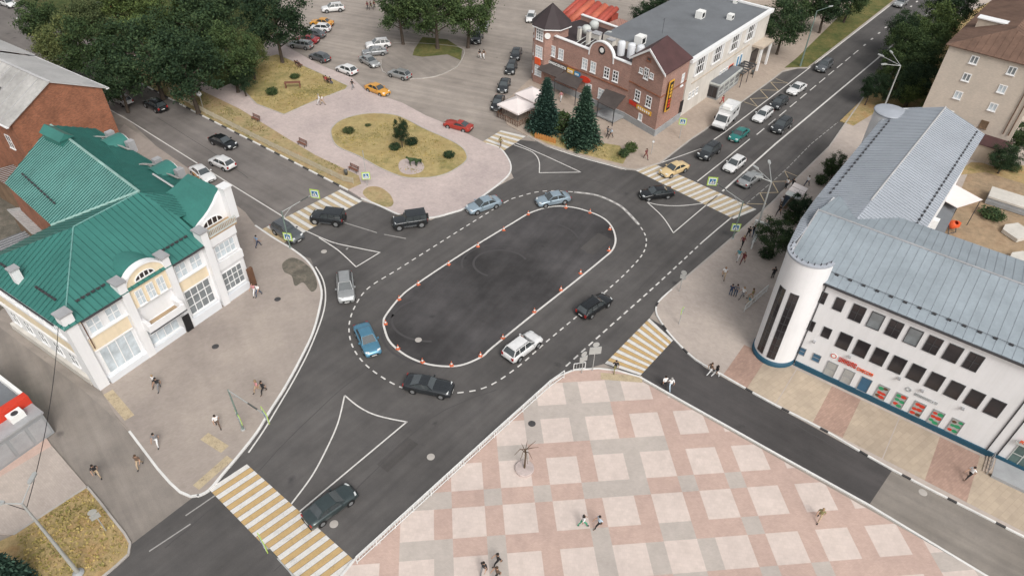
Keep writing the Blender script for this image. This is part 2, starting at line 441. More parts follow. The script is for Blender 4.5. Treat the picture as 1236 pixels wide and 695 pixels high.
slab('oval_lawn', ell, 'dry_lawn', .16)
kerb('oval_lawn_edging', ell + [ell[0]], 'kerb_stone', .16, .2)
slab('paved_ring', spline(WK([(481, 200), (484, 208), (495, 211), (508, 208), (512, 201), (506, 194), (493, 192), (484, 194)]), 4, True), 'pave_pink', .175)

# far parking lot and its kerbed island
isl = WK([(460, 73), (462, 86), (480, 94), (500, 95), (526, 92), (545, 84), (555, 76), (560, 60), (540, 55), (500, 52), (475, 52)])
slab('parking_island', isl, 'asphalt_lane')
kerb('parking_island_kerb', spline(isl, 3), 'kerb_stone', .15)
slab('parking_island_lawn', WK([(500, 60), (498, 67), (510, 69), (540, 66), (556, 73), (558, 60), (540, 48), (510, 45)]), 'green_lawn', .14)

# round the brick building
br_edge = WK([(637, 164), (658, 175), (700, 188), (730, 196.5), (756, 203.5), (768, 205)])
br_pave = br_edge + WK([(797, 196.5), (835, 167), (849, 158), (891, 126), (934, 94.5), (945, 86), (960, 82), (975, 82), (1080, 1), (1120, -30), (900, -60), (800, 60), (640, 95), (604, 128), (612, 150)])
slab('brick_corner_pavement', br_pave, 'pave_tan')
kerb('brick_corner_kerb', br_edge + WK([(797, 196.5), (835, 167), (849, 158), (891, 126), (934, 94.5), (945, 86), (960, 82), (975, 82), (1080, 1), (1120, -30)]), 'kerb_stone', .2)
slab('spruce_bed', WK([(640, 163), (660, 173), (700, 185), (730, 193), (752, 198), (756, 190), (748, 176), (722, 172), (690, 165), (655, 150), (640, 152)]), 'dry_lawn', .14)
slab('roadside_lawn', WK([(947, 82), (975, 81), (1075, 3), (1110, -26), (1060, -26), (962, 70)]), 'green_lawn', .14)

# right pavement and the yard behind
rk = spline(WK([(930, 246), (913, 262), (888, 283), (850, 316), (811, 349), (795, 364), (792, 376), (799, 390), (813, 408), (839, 433), (872, 452), (930, 485), (996, 519), (1077, 566), (1236, 647), (1420, 741)]), 4)
r_pave = rk + [Vector((120, 40)), Vector((140, 120))] + WK([(1250, -80), (1160, 15), (1042, 118), (1001, 177), (964, 213), (942, 232)])
slab('right_pavement', r_pave, 'pave_right')
kz2 = WK([(811, 349), (795, 364), (792, 376), (799, 390), (813, 408), (839, 433), (872, 452), (930, 485), (996, 519), (1077, 566), (1236, 647), (1420, 741)])
kerb('right_pavement_kerb', WK([(1160, 15), (1042, 118), (1001, 177), (964, 213), (930, 246), (888, 283), (811, 349)]), 'kerb_stone', .2)
kerb('side_street_kerb', spline(kz2, 3), 'kerb_white', .17, .15, (3.0, .75, 'kerb_black'))
slab('yard_earth', WK([(1130, 300), (1170, 205), (1205, 195), (1300, 215), (1400, 300), (1400, 420), (1236, 345)]), 'dirt', .13)
slab('yard_verge', WK([(1150, 212), (1172, 196), (1236, 200), (1290, 205), (1290, 225), (1236, 222), (1190, 208)]), 'rough_lawn', .14)
slab('right_verge', WK([(1014, 146), (1042, 119), (1075, 92), (1160, 20), (1200, 0), (1210, 60), (1120, 150), (1058, 135), (1030, 152)]), 'rough_lawn', .14)

# strips of slabs in front of the white building: sand and pink in turn
def mixpt(a, b, t): return a + (b - a) * t
s0, s1 = W([(905, 419)], .12)[0], W([(1236, 574.5)], .12)[0]
kA, kB = W([(872, 454)], .12)[0], W([(1236, 643)], .12)[0]
def proj_s(p): d = (s1 - s0).normalized(); return (p - s0).dot(d)
facd = (s1 - s0).normalized()
cols = [(-0.6, 2.0, 'slab_pink'), (2.0, 4.95, 'slab_sand'), (5.05, 8.6, 'slab_sand'), (8.6, 11.4, 'slab_pink'), (11.4, 14.95, 'slab_sand'), (15.05, 18.6, 'slab_sand'), (18.6, 22.0, 'slab_pink'), (22, 27, 'slab_sand'), (27, 31, 'slab_pink')]
kd = (kB - kA).normalized()
for a, b_, m_ in cols:
    q = []
    for s in (a, b_):
        p = s0 + facd * s
        n = Vector((facd.y, -facd.x))          # towards the street
        # meet the kerb line
        den = n.x * kd.y - n.y * kd.x; w_ = kA - p
        t = (w_.x * kd.y - w_.y * kd.x) / den
        q.append((p, p + n * (t - .12)))
    slab('forecourt_slabs', [q[0][0], q[1][0], q[1][1], q[0][1]], m_, .126)

# ------------------------------------------------------------------ the chequered plaza
pz = .12; sc_ = (CAMH - pz) / CAMH
gu = Vector((math.cos(.108797), math.sin(.108797))); gv = Vector((-gu.y, gu.x))
g0 = Vector((3.44316, 36.71553)) * sc_; cu, cvv = 4.25105 * sc_, 4.33404 * sc_
sqw, sqh = .645 * cu, .63 * cvv
GV = {(-2, 0), (-2, 1), (-1, -1), (-1, 0), (0, 1), (2, -3), (2, -2), (2, 0), (2, 1), (2, 2), (-2, -1)}
GH = {(-2, 0), (-2, 1), (-1, -1), (-1, 1), (-1, 2), (0, 1), (1, -3), (1, 2), (2, 2), (2, -2), (0, -3)}
GX = {(-2, 0), (-1, 1), (0, -2), (0, -1), (0, 0), (0, 1), (0, -3), (1, -3), (1, -2), (1, 0), (0, 2), (0, 3), (1, 3), (2, 3), (2, 4), (2, -3), (-2, -1)}
bm = bmesh.new()
def gq(c0, c1, r0, r1, mi):
    ps = [g0 + gu * c + gv * (-r) for c, r in ((c0, r1), (c1, r1), (c1, r0), (c0, r0))]
    f = bm.faces.new([bm.verts.new((p.x, p.y, pz)) for p in ps]); f.material_index = mi
rng = random.Random(3)
for r in range(-4, 9):
    for c in range(-7, 15):
        x0, y0 = c * cu, r * cvv
        unseen = r > 2 or c > 6
        gr = lambda S: 2 if ((r, c) in S or (unseen and rng.random() < .25)) else 1
        gq(x0, x0 + sqw, y0, y0 + sqh, 0)
        gq(x0 + sqw, x0 + cu, y0, y0 + sqh, gr(GV))
        gq(x0, x0 + sqw, y0 + sqh, y0 + cvv, gr(GH))
        gq(x0 + sqw, x0 + cu, y0 + sqh, y0 + cvv, gr(GX))
pl_edge = W([(400, 709), (427.1, 676), (597.1, 521.3), (660, 464), (676, 453), (692, 446.5), (722, 444.5), (745, 447), (772, 454.5), (826, 485), (887, 519), (926, 541), (1049, 609), (1190, 694), (1300, 756)], pz)
inside = at(760, 600).to_2d()
for a, b_ in zip(pl_edge, pl_edge[1:]):
    d = b_ - a; n = Vector((-d.y, d.x)).normalized()
    if n.dot(inside - a) > 0: n = -n
    bmesh.ops.bisect_plane(bm, geom=bm.verts[:] + bm.edges[:] + bm.faces[:], plane_co=(a.x, a.y, pz), plane_no=(n.x, n.y, 0), clear_outer=True)
me = bpy.data.meshes.new('plaza'); bm.to_mesh(me); bm.free()
for n_ in ('plaza_cream', 'plaza_pink', 'plaza_grey'): me.materials.append(M[n_])
po = bpy.data.objects.new('plaza_paving', me); C.objects.link(po); tag(po, kind='structure')
kerb('plaza_kerb', pl_edge, 'kerb_white', .2, .14)

# ------------------------------------------------------------------ painted markings
ZM = .0165
def mark(name, rib, m='line_white', z=ZM):
    """rib: list of (points, width, closed)"""
    b = MB()
    for pts, w, cl in rib: b.ribbon(pts, w, z, 0, cl)
    return tag(b.build(name, m), kind='structure')
def dashes(pts, on, off, w, s=0.0, wob=0):
    L = plen(pts); out = []
    while s < L:
        seg = cut(pts, s, min(L, s + on))
        if len(seg) > 1: out.append((seg, w, False))
        s += on + off
    return out
mark('road_marking_oval', [(oval, .22, True)])
ring = spline(W([(612, 243), (566, 271), (520, 300), (478, 326.5), (446, 346.5), (431, 365), (422, 388), (423, 410.5), (433, 430.6), (451, 448), (481, 466), (514, 474), (547, 474.5), (587, 467), (624, 443.5), (660, 412), (693, 384.5), (736, 347.5), (758, 327), (776, 306), (780, 288), (771, 271), (758, 257), (746, 247), (721, 236), (693, 232), (665, 230.5), (645, 232.5), (625, 238)]), 6, True)
ring = ring + [ring[0]]
Lr = plen(ring)
ds = [d for d in dashes(ring, .62, .55, .15)]
mark('road_marking_ring', ds)
fz = [p for p in ring if 0]
fuz = spline(W([(693, 232), (721, 236), (746, 247), (758, 257), (771, 271)]), 8)
mark('road_marking_smear', [(fuz, .42, False)], 'line_faded', .0135)
rd = spline(W([(683, 442), (735, 395), (791, 345), (848, 292)]), 8)
mark('road_marking_dashes', dashes(rd, .75, .55, .17) + [(W([(848, 292), (866, 276.5), (886, 260)]), .17, False)])
mark('road_marking_triangle', [
    (spline(W([(416, 477), (408, 510), (394, 542), (376, 575), (351.5, 608)]), 5), .14, False),
    (spline(W([(416, 477), (432, 490), (450, 499.5), (470, 505), (491, 509)]), 5), .14, False), (W([(491.5, 508.5), (361.6, 617)]), .14, False),
    (W([(404, 520), (404, 520.5)]), .05, False)])
mark('road_marking_triangle', [(spline(W([(781, 244), (796, 247.5), (821, 248.5), (849, 245.5)]), 4), .14, False), (spline(W([(781, 244), (800, 262), (812.6, 281)]), 4), .14, False), (W([(812.6, 281.3), (866, 236)]), .14, False)])
mark('road_marking_triangle', [(spline(W([(369, 278.5), (400, 292), (430, 299), (458.6, 304.7)]), 4), .14, False), (spline(W([(385, 287), (408, 302), (429.6, 322)]), 4), .14, False), (W([(429.6, 322.3), (459, 304.5)]), .14, False)])
mark('road_marking_triangle', [(spline(W([(620, 175), (640, 182.5), (648, 189), (651, 197), (651, 208.5)]), 4), .14, False), (W([(650.5, 208.7), (701.5, 208)]), .14, False), (W([(622, 172.5), (660, 189), (701, 208)]), .14, False)])
mark('road_marking_short', [(W([(413, 268), (455, 281)]), .15, False), (W([(463.6, 283), (490, 288)]), .15, False), (W([(418, 300), (420, 300.5)]), .4, False)], 'line_faded')
mark('road_marking_centre', [(W([(872, 231), (936.1, 173.8), (1058.2, 71.8), (1145, -6)]), .26, False)])
D0, D8 = at(940 + 73 / 8.686, 60 + 640 / 8.686).to_2d(), at(940 + 830 / 8.686, 60 + 12 / 8.686).to_2d()
dd = (D8 - D0) / 8
mark('road_marking_lane', [([D0 + dd * k - dd * .60, D0 + dd * k + dd * .05], .16, False) for k in range(-2, 9)] + [([D0 + dd * k - dd * .25, D0 + dd * k], .3, False) for k in range(9, 18)] +
     [(W([(841.6, 219), (872, 195.2), (905, 168)]), .16, False)])
mark('road_marking_bay', [(W([(798, 196.8), (848, 179)]), .15, False), (W([(860.6, 169.6), (876, 159), (978.6, 81)]), .17, False), (W([(984, 77), (1086, -2)]), .2, False)])
mark('road_marking_bus_stop', [(W([(898, 123.2), (914.5, 129), (905.5, 119.3), (926.8, 118.6), (917.6, 108.8), (939.4, 109.4), (930.2, 99.6), (951, 100.7), (936, 95)]), .14, False)], 'line_zigzag')
mark('road_marking_bus_stop', [(W([(901.7, 246), (924.3, 246.6), (917.2, 233), (939.2, 232.4), (932, 219.4), (953.4, 218.8), (947, 206.5), (962.5, 213)]), .14, False)], 'line_zigzag')
mark('road_marking_edge', dashes(W([(901, 246), (932.5, 219.4), (952, 201.5), (979, 174), (1011, 148)]), 1.0, .35, .13), 'line_faded')
mark('road_marking_edge', [(W([(60, 92), (155.5, 145.5), (269.5, 217), (310, 242), (344, 263)]), .16, False)])
mark('road_marking_edge', [(spline(W([(300, 546), (318, 520), (335, 492), (355, 458), (374, 421), (389, 382), (393, 358), (390, 338), (381, 322)]), 4), .15, False)])
mark('road_marking_edge', [(spline(W([(658, 176), (700, 190), (756, 205)]), 4), .18, False)])
mark('road_marking_edge', [(W([(224, 622), (262, 596)]), .12, False), (W([(180, 665), (230, 632)]), .12, False)], 'line_faded', .0125)

def crossing(a0, a1, b1, b0, n, yellow=True, fade=False):
    """a0-a1 and b0-b1: the two long edges; stripes run from a to b; white and yellow in turn"""
    A0, A1, B1, B0 = W([a0, a1, b1, b0]); b = MB()
    for k in range(n):
        for lo, hi, mi in ((.0, .46, 0), (.49, .97, 1)):
            if mi and (k == n - 1 or not yellow): continue
            t0, t1 = (k + lo) / (n - .5), (k + hi) / (n - .5)
            q = [A0.lerp(A1, t0), A0.lerp(A1, t1), B0.lerp(B1, t1), B0.lerp(B1, t0)]
            ar = sum(u.x * w.y - w.x * u.y for u, w in zip(q, q[1:] + q[:1]))
            if ar < 0: q = q[::-1]
            b.face([(p.x, p.y, ZM) for p in q], mi)
    return tag(b.build('zebra_crossing', ['line_white', 'line_cream' if fade else 'line_yellow']), kind='structure')
crossing((252, 590), (378, 719), (431, 679), (298, 560), 14)
crossing((767, 206), (886, 264.5), (913.5, 253), (788, 197), 17, True, True)
crossing((730, 438.5), (784, 384), (812.6, 410.5), (773, 453), 9)
crossing((410.7, 229), (312, 279), (338, 296), (437, 243), 12, True, True)
crossing((580, 173), (605, 157.5), (635, 164.5), (605, 184), 5, True, True)
mark('road_marking_patch', [(W([(131, 474), (157, 505)]), .9, False), (W([(247, 527), (272, 543)]), .9, False), (W([(237, 589), (278, 553)]), .8, False)], 'line_zigzag', .126)
mark('road_marking_patch', [(W([(725, 454.5), (775, 458.5)]), .9, False)], 'line_zigzag', .126)
# tyre marks left on the island
tm = []
for (cx, cy), r_, a0, a1 in (((604, 318), 3.2, 20, 250), ((604, 318), 4.6, 60, 200), ((520, 385), 4.2, 100, 280), ((530, 400), 6.0, 150, 330), ((650, 290), 5.0, 10, 130)):
    c_ = at(cx, cy).to_2d(); tm.append(([c_ + Vector((math.cos(R(a)), math.sin(R(a)) * .8)) * r_ for a in range(a0, a1, 8)], .26, False))
linepaint('tyre_rubber', (.060, .056, .057), .15); mark('tyre_marks', tm, 'tyre_rubber', .0125)
# paving joints, sealed cracks and patches in the asphalt
linepaint('bitumen', (.062, .058, .058), .2)
rgs = random.Random(12)
def crack(px):
    P = spline(W(px), 5); return ([p + Vector((rgs.uniform(-.09, .09), rgs.uniform(-.09, .09))) for p in P], .075, False)
mark('asphalt_joint', [crack(q) for q in ([(300, 580), (400, 480), (455, 440)], [(470, 640), (560, 555), (650, 475)], [(420, 600), (520, 505), (600, 470)], [(830, 300), (900, 240), (1000, 152)], [(560, 262), (640, 226), (720, 219), (790, 262)], [(770, 350), (820, 300), (870, 255)], [(380, 640), (330, 690)], [(200, 660), (260, 610)], [(300, 215), (250, 180), (190, 142)], [(900, 478), (960, 512), (1040, 560)])], 'bitumen', .0118)
for q in ([(455, 560), (492, 527), (505, 536), (468, 570)], [(700, 300), (722, 281), (738, 289), (716, 308)], [(905, 190), (925, 174), (934, 180), (914, 197)]):
    sheet('asphalt_patch', W(q), .0108, 'asphalt_patch')
# manholes and asphalt seams
for p, z, lab in (((391, 303.5), .02, 'pale manhole cover near the left road triangle'), ((520, 551), .02, 'pale manhole cover in the road beside the plaza railing'), ((403, 632), .02, 'manhole cover beside the dark grey-green sedan'), ((260, 418), .13, 'dark manhole cover in the middle of the left pavement'),
                  ((642, 511), .13, 'dark manhole cover on the plaza above the metal sculpture'), ((1114, 594), .02, 'manhole cover in the worn grey side street'), ((505, 410), .02, 'small cover inside the white oval at its lower left'), ((335, 361), .13, 'manhole cover on the left pavement near its kerb')):
    b = MB(); c = at(*p, z); b.lathe([(.0, .006), (.33, .006), (.36, 0)], 14)
    tag(b.build('manhole_cover', 'kerb_stone' if z < .05 else 'kerb_black', loc=c), lab, 'manhole cover', 'manhole covers')
# ================================================================== BUILDINGS
mat('white_wall', (.765, .765, .775), .75, .035, .25, 3, streak=.06)
mat('white_wall_blue', (.70, .72, .75), .75, .05, .3, 3)
mat('cream_wall', (.78, .66, .48), .8, .08, .4, 3, streak=.08)
mat('block_wall', (.66, .62, .57), .8, .07, .4, 3, streak=.14)
mat('pale_wall', (.60, .57, .52), .8, .12, .4, 3)
mat('beige_wall', (.52, .44, .36), .85, .10, .35, 2.5, streak=.12)
mat('trim_white', (.80, .80, .80), .6, .04, 1, 6)
mat('cap_grey', (.36, .36, .37), .6, .15)
mat('base_blue', (.012, .075, .125), .55, .12)
mat('gutter_dark', (.055, .055, .06), .6, .2)
mat('roof_grey', (.29, .335, .37), .5, .14, .35, 3)
mat('roof_grey_light', (.37, .395, .44), .5, .09, .2, 3)
mat('seam_green', (.022, .115, .10), .5, .2)  # same paint as the roof, darkened: shadow lines of the ribs put into colour
mat('seam_grey', (.265, .295, .325), .5, .12)  # grey ribs slightly darker than their roofs, seam shadow painted in
mat('roof_green', (.040, .175, .150), .42, .13, .25, 3)
mat('roof_green_worn', (.15, .32, .295), .4, .14, .3, 3)  # paler green: sheen on the courtyard slope put into the colour
mat('ridge_green', (.30, .47, .43), .55, .2)
mat('roof_white_old', (.42, .41, .395), .7, .30, .22, 2.2)
mat('roof_white', (.47, .465, .465), .6, .08, .2, 3)
mat('roof_felt', (.155, .165, .178), .85, .16, .2, 4)
mat('roof_maroon', (.075, .034, .034), .7, .2, .6, 7)
mat('roof_dark', (.040, .028, .030), .7, .2, .6, 7)
mat('roof_brown', (.165, .098, .070), .9, .28, .3, 2.5)
mat('shed_wood', (.20, .13, .08), .9, .35, .8, 6)
mat('plinth_grey', (.34, .35, .36), .85, .14)
mat('steel_dark', (.05, .052, .056), .5, .2)
mat('steel_grey', (.30, .31, .32), .5, .12)
mat('steel_pale', (.52, .54, .52), .5, .1)
mat('awning_dark', (.075, .062, .058), .8, .2)
mat('tan_floor', (.40, .29, .18), .85, .2)
mat('red_paint', (.60, .045, .02), .5, .12)
mat('orange_paint', (.75, .115, .035), .5, .12)
mat('yellow_paint', (.70, .38, .04), .5, .1)
mat('sign_blue', (.03, .22, .42), .5, .1)
mat('sign_green', (.03, .30, .13), .5, .1)
mat('sign_white', (.82, .82, .8), .5, .03)
mat('sign_black', (.012, .012, .014), .5, .1)
mat('sign_text_grey', (.42, .44, .45), .6, .06)
mat('canvas_white', (.74, .67, .65), .8, .06)
mat('curtain_grey', (.40, .40, .385), .7, .15, 1.2)
mat('panel_teal', (.045, .13, .22), .5, .15)
mat('rust', (.14, .07, .04), .9, .3)
brickwall('brick_red', (.35, .185, .145), (.40, .31, .27), .2, .2)
brickwall('brick_old', (.29, .108, .056), (.27, .15, .10), .28, .35)
brickwall('brick_beige', (.57, .50, .425), (.52, .46, .4), .07, .10)
glassy('glass_dark', (.030, .026, .028)); glassy('glass_pale', (.52, .58, .62), .2); glassy('glass_mid', (.20, .22, .23), .15)
glassy('glass_green', (.10, .15, .14), .12)

_wc = {}
def window(parent, x, y, z, w, h, rotz=0.0, nx=1, nz=1, glass='glass_dark', frame='trim_white', fw=.07, sill=True, label=None, depth=.07):
    """a window standing proud on a wall; its own frame, pane and sill. outward is -y before turning by rotz"""
    key = (round(w, 2), round(h, 2), nx, nz, glass, frame, fw, sill, depth)
    if key not in _wc:
        b = MB(); d0, d1 = -depth, .02
        b.box(-w / 2, w / 2, d0, d1, -h / 2, -h / 2 + fw); b.box(-w / 2, w / 2, d0, d1, h / 2 - fw, h / 2)
        b.box(-w / 2, -w / 2 + fw, d0, d1, -h / 2 + fw, h / 2 - fw); b.box(w / 2 - fw, w / 2, d0, d1, -h / 2 + fw, h / 2 - fw)
        for k in range(1, nx):
            c = -w / 2 + w * k / nx; b.box(c - fw / 2, c + fw / 2, d0 + .01, d1, -h / 2 + fw, h / 2 - fw)
        for k in range(1, nz):
            c = -h / 2 + h * k / nz
            for q in range(nx):
                x0 = -w / 2 + w * q / nx + (fw if q == 0 else fw / 2); x1 = -w / 2 + w * (q + 1) / nx - (fw if q == nx - 1 else fw / 2)
                b.box(x0, x1, d0 + .015, d1, c - fw / 2, c + fw / 2)
        f = b.build('window', frame)
        p = MB(); p.face([(-w / 2 + fw, -.025, -h / 2 + fw), (w / 2 - fw, -.025, -h / 2 + fw), (w / 2 - fw, -.025, h / 2 - fw), (-w / 2 + fw, -.025, h / 2 - fw)])
        g = p.build('pane', glass)
        s = MB(); s.box(-w / 2 - .06, w / 2 + .06, -.16, .02, -h / 2 - .08, -h / 2 - .005); so = s.build('sill', frame)
        _wc[key] = (f.data, g.data, so.data)
        for o in (f, g, so): bpy.data.objects.remove(o)
    fd, gd, sd = _wc[key]
    o = bpy.data.objects.new('window', fd); C.objects.link(o); o.parent = parent; o.location = (x, y, z); o.rotation_euler = (0, 0, rotz)
    g = bpy.data.objects.new('pane', gd); C.objects.link(g); g.parent = o
    if sill:
        s = bpy.data.objects.new('sill', sd); C.objects.link(s); s.parent = o
    if label: o['label'] = label
    return o
def clip_seg(poly2, p, d):
    """stretch of the line p + t d inside a convex outline"""
    t0, t1 = -1e9, 1e9; n = len(poly2)
    ar = sum(poly2[k][0] * poly2[(k + 1) % n][1] - poly2[(k + 1) % n][0] * poly2[k][1] for k in range(n))
    for k in range(n):
        a, b_ = poly2[k], poly2[(k + 1) % n]
        e = (b_[0] - a[0], b_[1] - a[1]); nx, ny = (-e[1], e[0]) if ar > 0 else (e[1], -e[0])
        num = (a[0] - p[0]) * nx + (a[1] - p[1]) * ny; den = d[0] * nx + d[1] * ny
        if abs(den) < 1e-9:
            if num > 0: return None
        elif den > 0: t0 = max(t0, num / den)
        else: t1 = min(t1, num / den)
    return (t0, t1) if t1 - t0 > .05 else None
def seamed(b, poly, fall, step=.55, rh=.06, rw=.085, mi=0, thick=.12, rib_mi=1):
    """sheet-metal roof plane (convex outline in space) with standing seams running along the fall line"""
    P = [Vector(p) for p in poly]; n = Vector((0, 0, 0))
    for k in range(len(P)): n += (P[k] - P[0]).cross(P[(k + 1) % len(P)] - P[0])
    n.normalize()
    if n.z < 0: n = -n
    b.solid(P, -n * thick, mi)
    f = Vector(fall); f = (f - n * f.dot(n)).normalized(); s = n.cross(f)
    o = P[0]; q = [((p - o).dot(f), (p - o).dot(s)) for p in P]
    lo, hi = min(v[1] for v in q), max(v[1] for v in q)
    k = math.ceil(lo / step)
    while k * step < hi:
        c = clip_seg(q, (0, k * step + .013), (1, 0))
        if c:
            a = o + f * (c[0] + .03) + s * (k * step + .013); e = o + f * (c[1] - .03) + s * (k * step + .013)
            i = len(b.v); w = s * rw / 2; up = n * rh
            for pt in (a, e): b.v += [tuple(pt - w - n * .01), tuple(pt + w - n * .01), tuple(pt + w * .6 + up), tuple(pt - w * .6 + up)]
            for fc in ((0, 4, 5, 1), (1, 5, 6, 2), (2, 6, 7, 3), (3, 7, 4, 0), (0, 1, 2, 3), (7, 6, 5, 4)):
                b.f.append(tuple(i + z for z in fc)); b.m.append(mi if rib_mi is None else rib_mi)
        k += 1
def glyphs(b, x0, x1, y, z0, z1, n, seed, mi=0, t=.05, axis='x'):
    """raised strokes of a lettering strip (unreadable at this distance): n characters"""
    rg = random.Random(seed); cw = (x1 - x0) / n; h = z1 - z0; sw = min(.22 * cw, .25 * h)
    for k in range(n):
        a, c = x0 + cw * (k + .12), x0 + cw * (k + .88); zm = (z0 + z1) / 2
        parts = [(a, a + sw, z0, z1)]
        kind = rg.randrange(5)
        if kind != 1: parts.append((c - sw, c, z0, z1))
        if kind in (0, 1, 3): parts.append((a + sw, c - sw if kind != 1 else c, z1 - sw, z1))
        if kind in (1, 3, 4): parts.append((a + sw, c - sw if kind != 1 else c, z0, z0 + sw))
        if kind in (0, 2): parts.append((a + sw, c - sw, zm - sw / 2, zm + sw / 2))
        for p in parts:
            if axis == 'x': b.box(p[0], p[1], y - t, y, p[2], p[3], mi)
            else: b.box(y, y + t, p[0], p[1], p[2], p[3], mi)
def guard(parent, a, c, n, name='snow_guard', h=.14, mat_='gutter_dark'):
    """row of snow guards along a line on a roof"""
    b = MB(); a, c = Vector(a), Vector(c); d = (c - a).normalized(); up = Vector((0, 0, 1)); s = d.cross(up).normalized()
    for k in range(n):
        p = a + (c - a) * (k + .5) / n; q = [p + d * x + s * y for x, y in ((-.16, -.1), (.16, -.1), (.16, .1), (-.16, .1))]
        b.solid(q, up * h)
    b.tube(a + up * (h + .02), c + up * (h + .02), .02, n=5)
    return b.build(name, mat_, parent)

# ------------------------------------------------------------------ white office building with metal roofs (right)
def white_office():
    A = Vector((28.972, 48.845)); rz = R(-36.19)
    t = thing('office_building', 'white three-storey office building with grey metal roof, rounded corner tower and blue plinth', 'building', (A.x, A.y, 0.1), rz)
    ez = 11.0
    b = MB(); b.prism([(-.6, 0), (32, 0), (32, 13.3), (-4, 13.3), (-4, 1.6), (-2, .4)], 0, ez)
    b.solid([(-3.98, 1.6, ez), (-3.98, 7.6, 12.95), (-3.98, 13.3, 11.75), (-3.98, 13.3, ez)], (.3, 0, 0))
    b.build('wall', 'white_wall', t)
    b = MB(); b.prism([(-4.25, .6), (-4.02, .6), (-4.02, 13.32), (4.85, 13.32), (5.8, 40.0), (-4.9, 40.6), (-5.2, 13.4)], 0, 10.85)
    b.build('wing_wall', 'white_wall', t)
    # blue plinth
    b = MB(); b.box(.12, 32, -.16, -.003, 0, .62); b.build('plinth', 'base_blue', t)
    # tower: a curved wall rising above the eave
    cx, cy, r, H = -2.2, .42, 2.14, 13.15
    b = MB(); a0, a1 = R(168), R(352)
    b.lathe([(r, .62), (r, H)], 40, 0, cx, cy, a0, a1); b.lathe([(r - .4, H), (r - .4, 11.0)], 40, 0, cx, cy, a0, a1)
    tw = b.build('tower', 'white_wall', t, True)
    b = MB(); b.lathe([(r + .1, 0), (r + .1, .62), (r - .02, .63)], 40, 0, cx, cy, a0, a1); b.build('plinth', 'base_blue', tw, True)
    b = MB(); b.lathe([(r + .07, H - .14), (r + .07, H + .05), (r - .25, H + .09), (r - .46, H + .03), (r - .46, H - .2)], 40, 0, cx, cy, a0, a1); b.build('parapet_cap', 'roof_grey_light', tw)
    for k in range(11):
        an = a0 + (a1 - a0) * (k + .5) / 11
        q = MB(); q.tube((cx + (r - .2) * math.cos(an), cy + (r - .2) * math.sin(an), H + .05), (cx + (r - .2) * math.cos(an), cy + (r - .2) * math.sin(an), H + .3), .05, n=6)
        q.build('cap_bracket', 'gutter_dark', tw)
    # the tower's two tall glazed strips and faint joints
    for an, lab in ((R(240), None), (R(275), None)):
        da = R(10.5); m = MB(); g = MB(); z0, z1 = .95, 9.6
        for q in range(2):
            p0 = an - da + da * q; p1 = p0 + da
            g.face([(cx + (r + .015) * math.cos(p), cy + (r + .015) * math.sin(p), z) for p, z in ((p0, z0), (p1, z0), (p1, z1), (p0, z1))])
        for p in (an - da, an, an + da):
            m.tube((cx + (r + .02) * math.cos(p), cy + (r + .02) * math.sin(p), z0), (cx + (r + .02) * math.cos(p), cy + (r + .02) * math.sin(p), z1), .03, n=5)
        for k in range(10):
            z = z0 + (z1 - z0) * k / 9
            for q in range(2):
                p0 = an - da + da * q
                m.tube((cx + (r + .02) * math.cos(p0), cy + (r + .02) * math.sin(p0), z), (cx + (r + .02) * math.cos(p0 + da), cy + (r + .02) * math.sin(p0 + da), z), .028, n=5)
        o = m.build('strip_window', 'steel_dark', tw); g.build('pane', 'glass_mid' if an < 4 else 'glass_dark', o)
    # front block roof
    sl = (13.15 - 11.1) / 7.85
    zf = lambda y: 11.1 + (y + .25) * sl
    b = MB()
    seamed(b, [(-.55, -.3, zf(-.3)), (32, -.3, zf(-.3)), (32, 7.6, 13.15), (-.55, 7.6, 13.15)], (0, -1, -sl), .75, .028, .05)
    seamed(b, [(-.55, 7.6, 13.15), (-4.1, 7.6, 13.15), (-4.1, 1.7, zf(1.7)), (-3.3, -.6, zf(-.6)), (-2.1, -1.2, zf(-1.2)), (-.9, -.6, zf(-.6)), (-.55, -.3, zf(-.3))], (0, -1, -sl), .75, .028, .05)
    seamed(b, [(-4.1, 7.6, 13.15), (32, 7.6, 13.15), (32, 13.7, 11.85), (-3.6, 13.7, 11.85)], (0, 1, -.21), .75, .028, .05)
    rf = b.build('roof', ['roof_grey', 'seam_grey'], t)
    b = MB(); b.tube((-4.15, 7.6, 13.18), (32, 7.6, 13.18), .09, n=6); b.build('ridge_cap', 'cap_grey', rf)
    b = MB(); b.tube((-4.12, 7.6, 13.2), (-4.12, 1.7, zf(1.7) + .04), .08, n=6); b.build('verge_trim', 'cap_grey', rf)
    b = MB(); b.box(-.3, 32, -.46, -.31, zf(-.3) - .2, zf(-.3) - .02); b.build('gutter', 'gutter_dark', t)
    guard(rf, (-.2, 1.0, zf(1.0)), (31, 1.0, zf(1.0)), 26)
    # wing roof: ridge runs back from the street
    b = MB()
    le, ri, re = [(-4.75, 1.9, 11.9), (-5.15, 41.0, 10.68)], [(-.5, 13.2, 12.9), (.8, 40.8, 12.9)], [(5.12, 13.2, 11.0), (6.1, 40.4, 11.1)]
    seamed(b, [(-5.6, 13.4, 11.0), le[1], ri[1], (-.65, 9.0, 12.918)], (-1, 0, -.38), .5)
    seamed(b, [(-.65, 9.0, 12.884), ri[1], re[1], re[0]], (1, 0, -.34), .5)
    seamed(b, [(-4.5, .9, 12.95), (-4.13, .9, 13.0), (-4.13, 6.5, 12.42), (-5.2, 6.5, 12.15)], (-1, .1, -.3), .5)
    seamed(b, [(-5.2, 6.5, 12.15), (-4.13, 6.5, 12.42), (-4.13, 13.4, 11.5), (-5.6, 13.4, 11.02)], (-1, .1, -.3), .5)
    wr = b.build('wing_roof', ['roof_grey_light', 'seam_grey'], t)
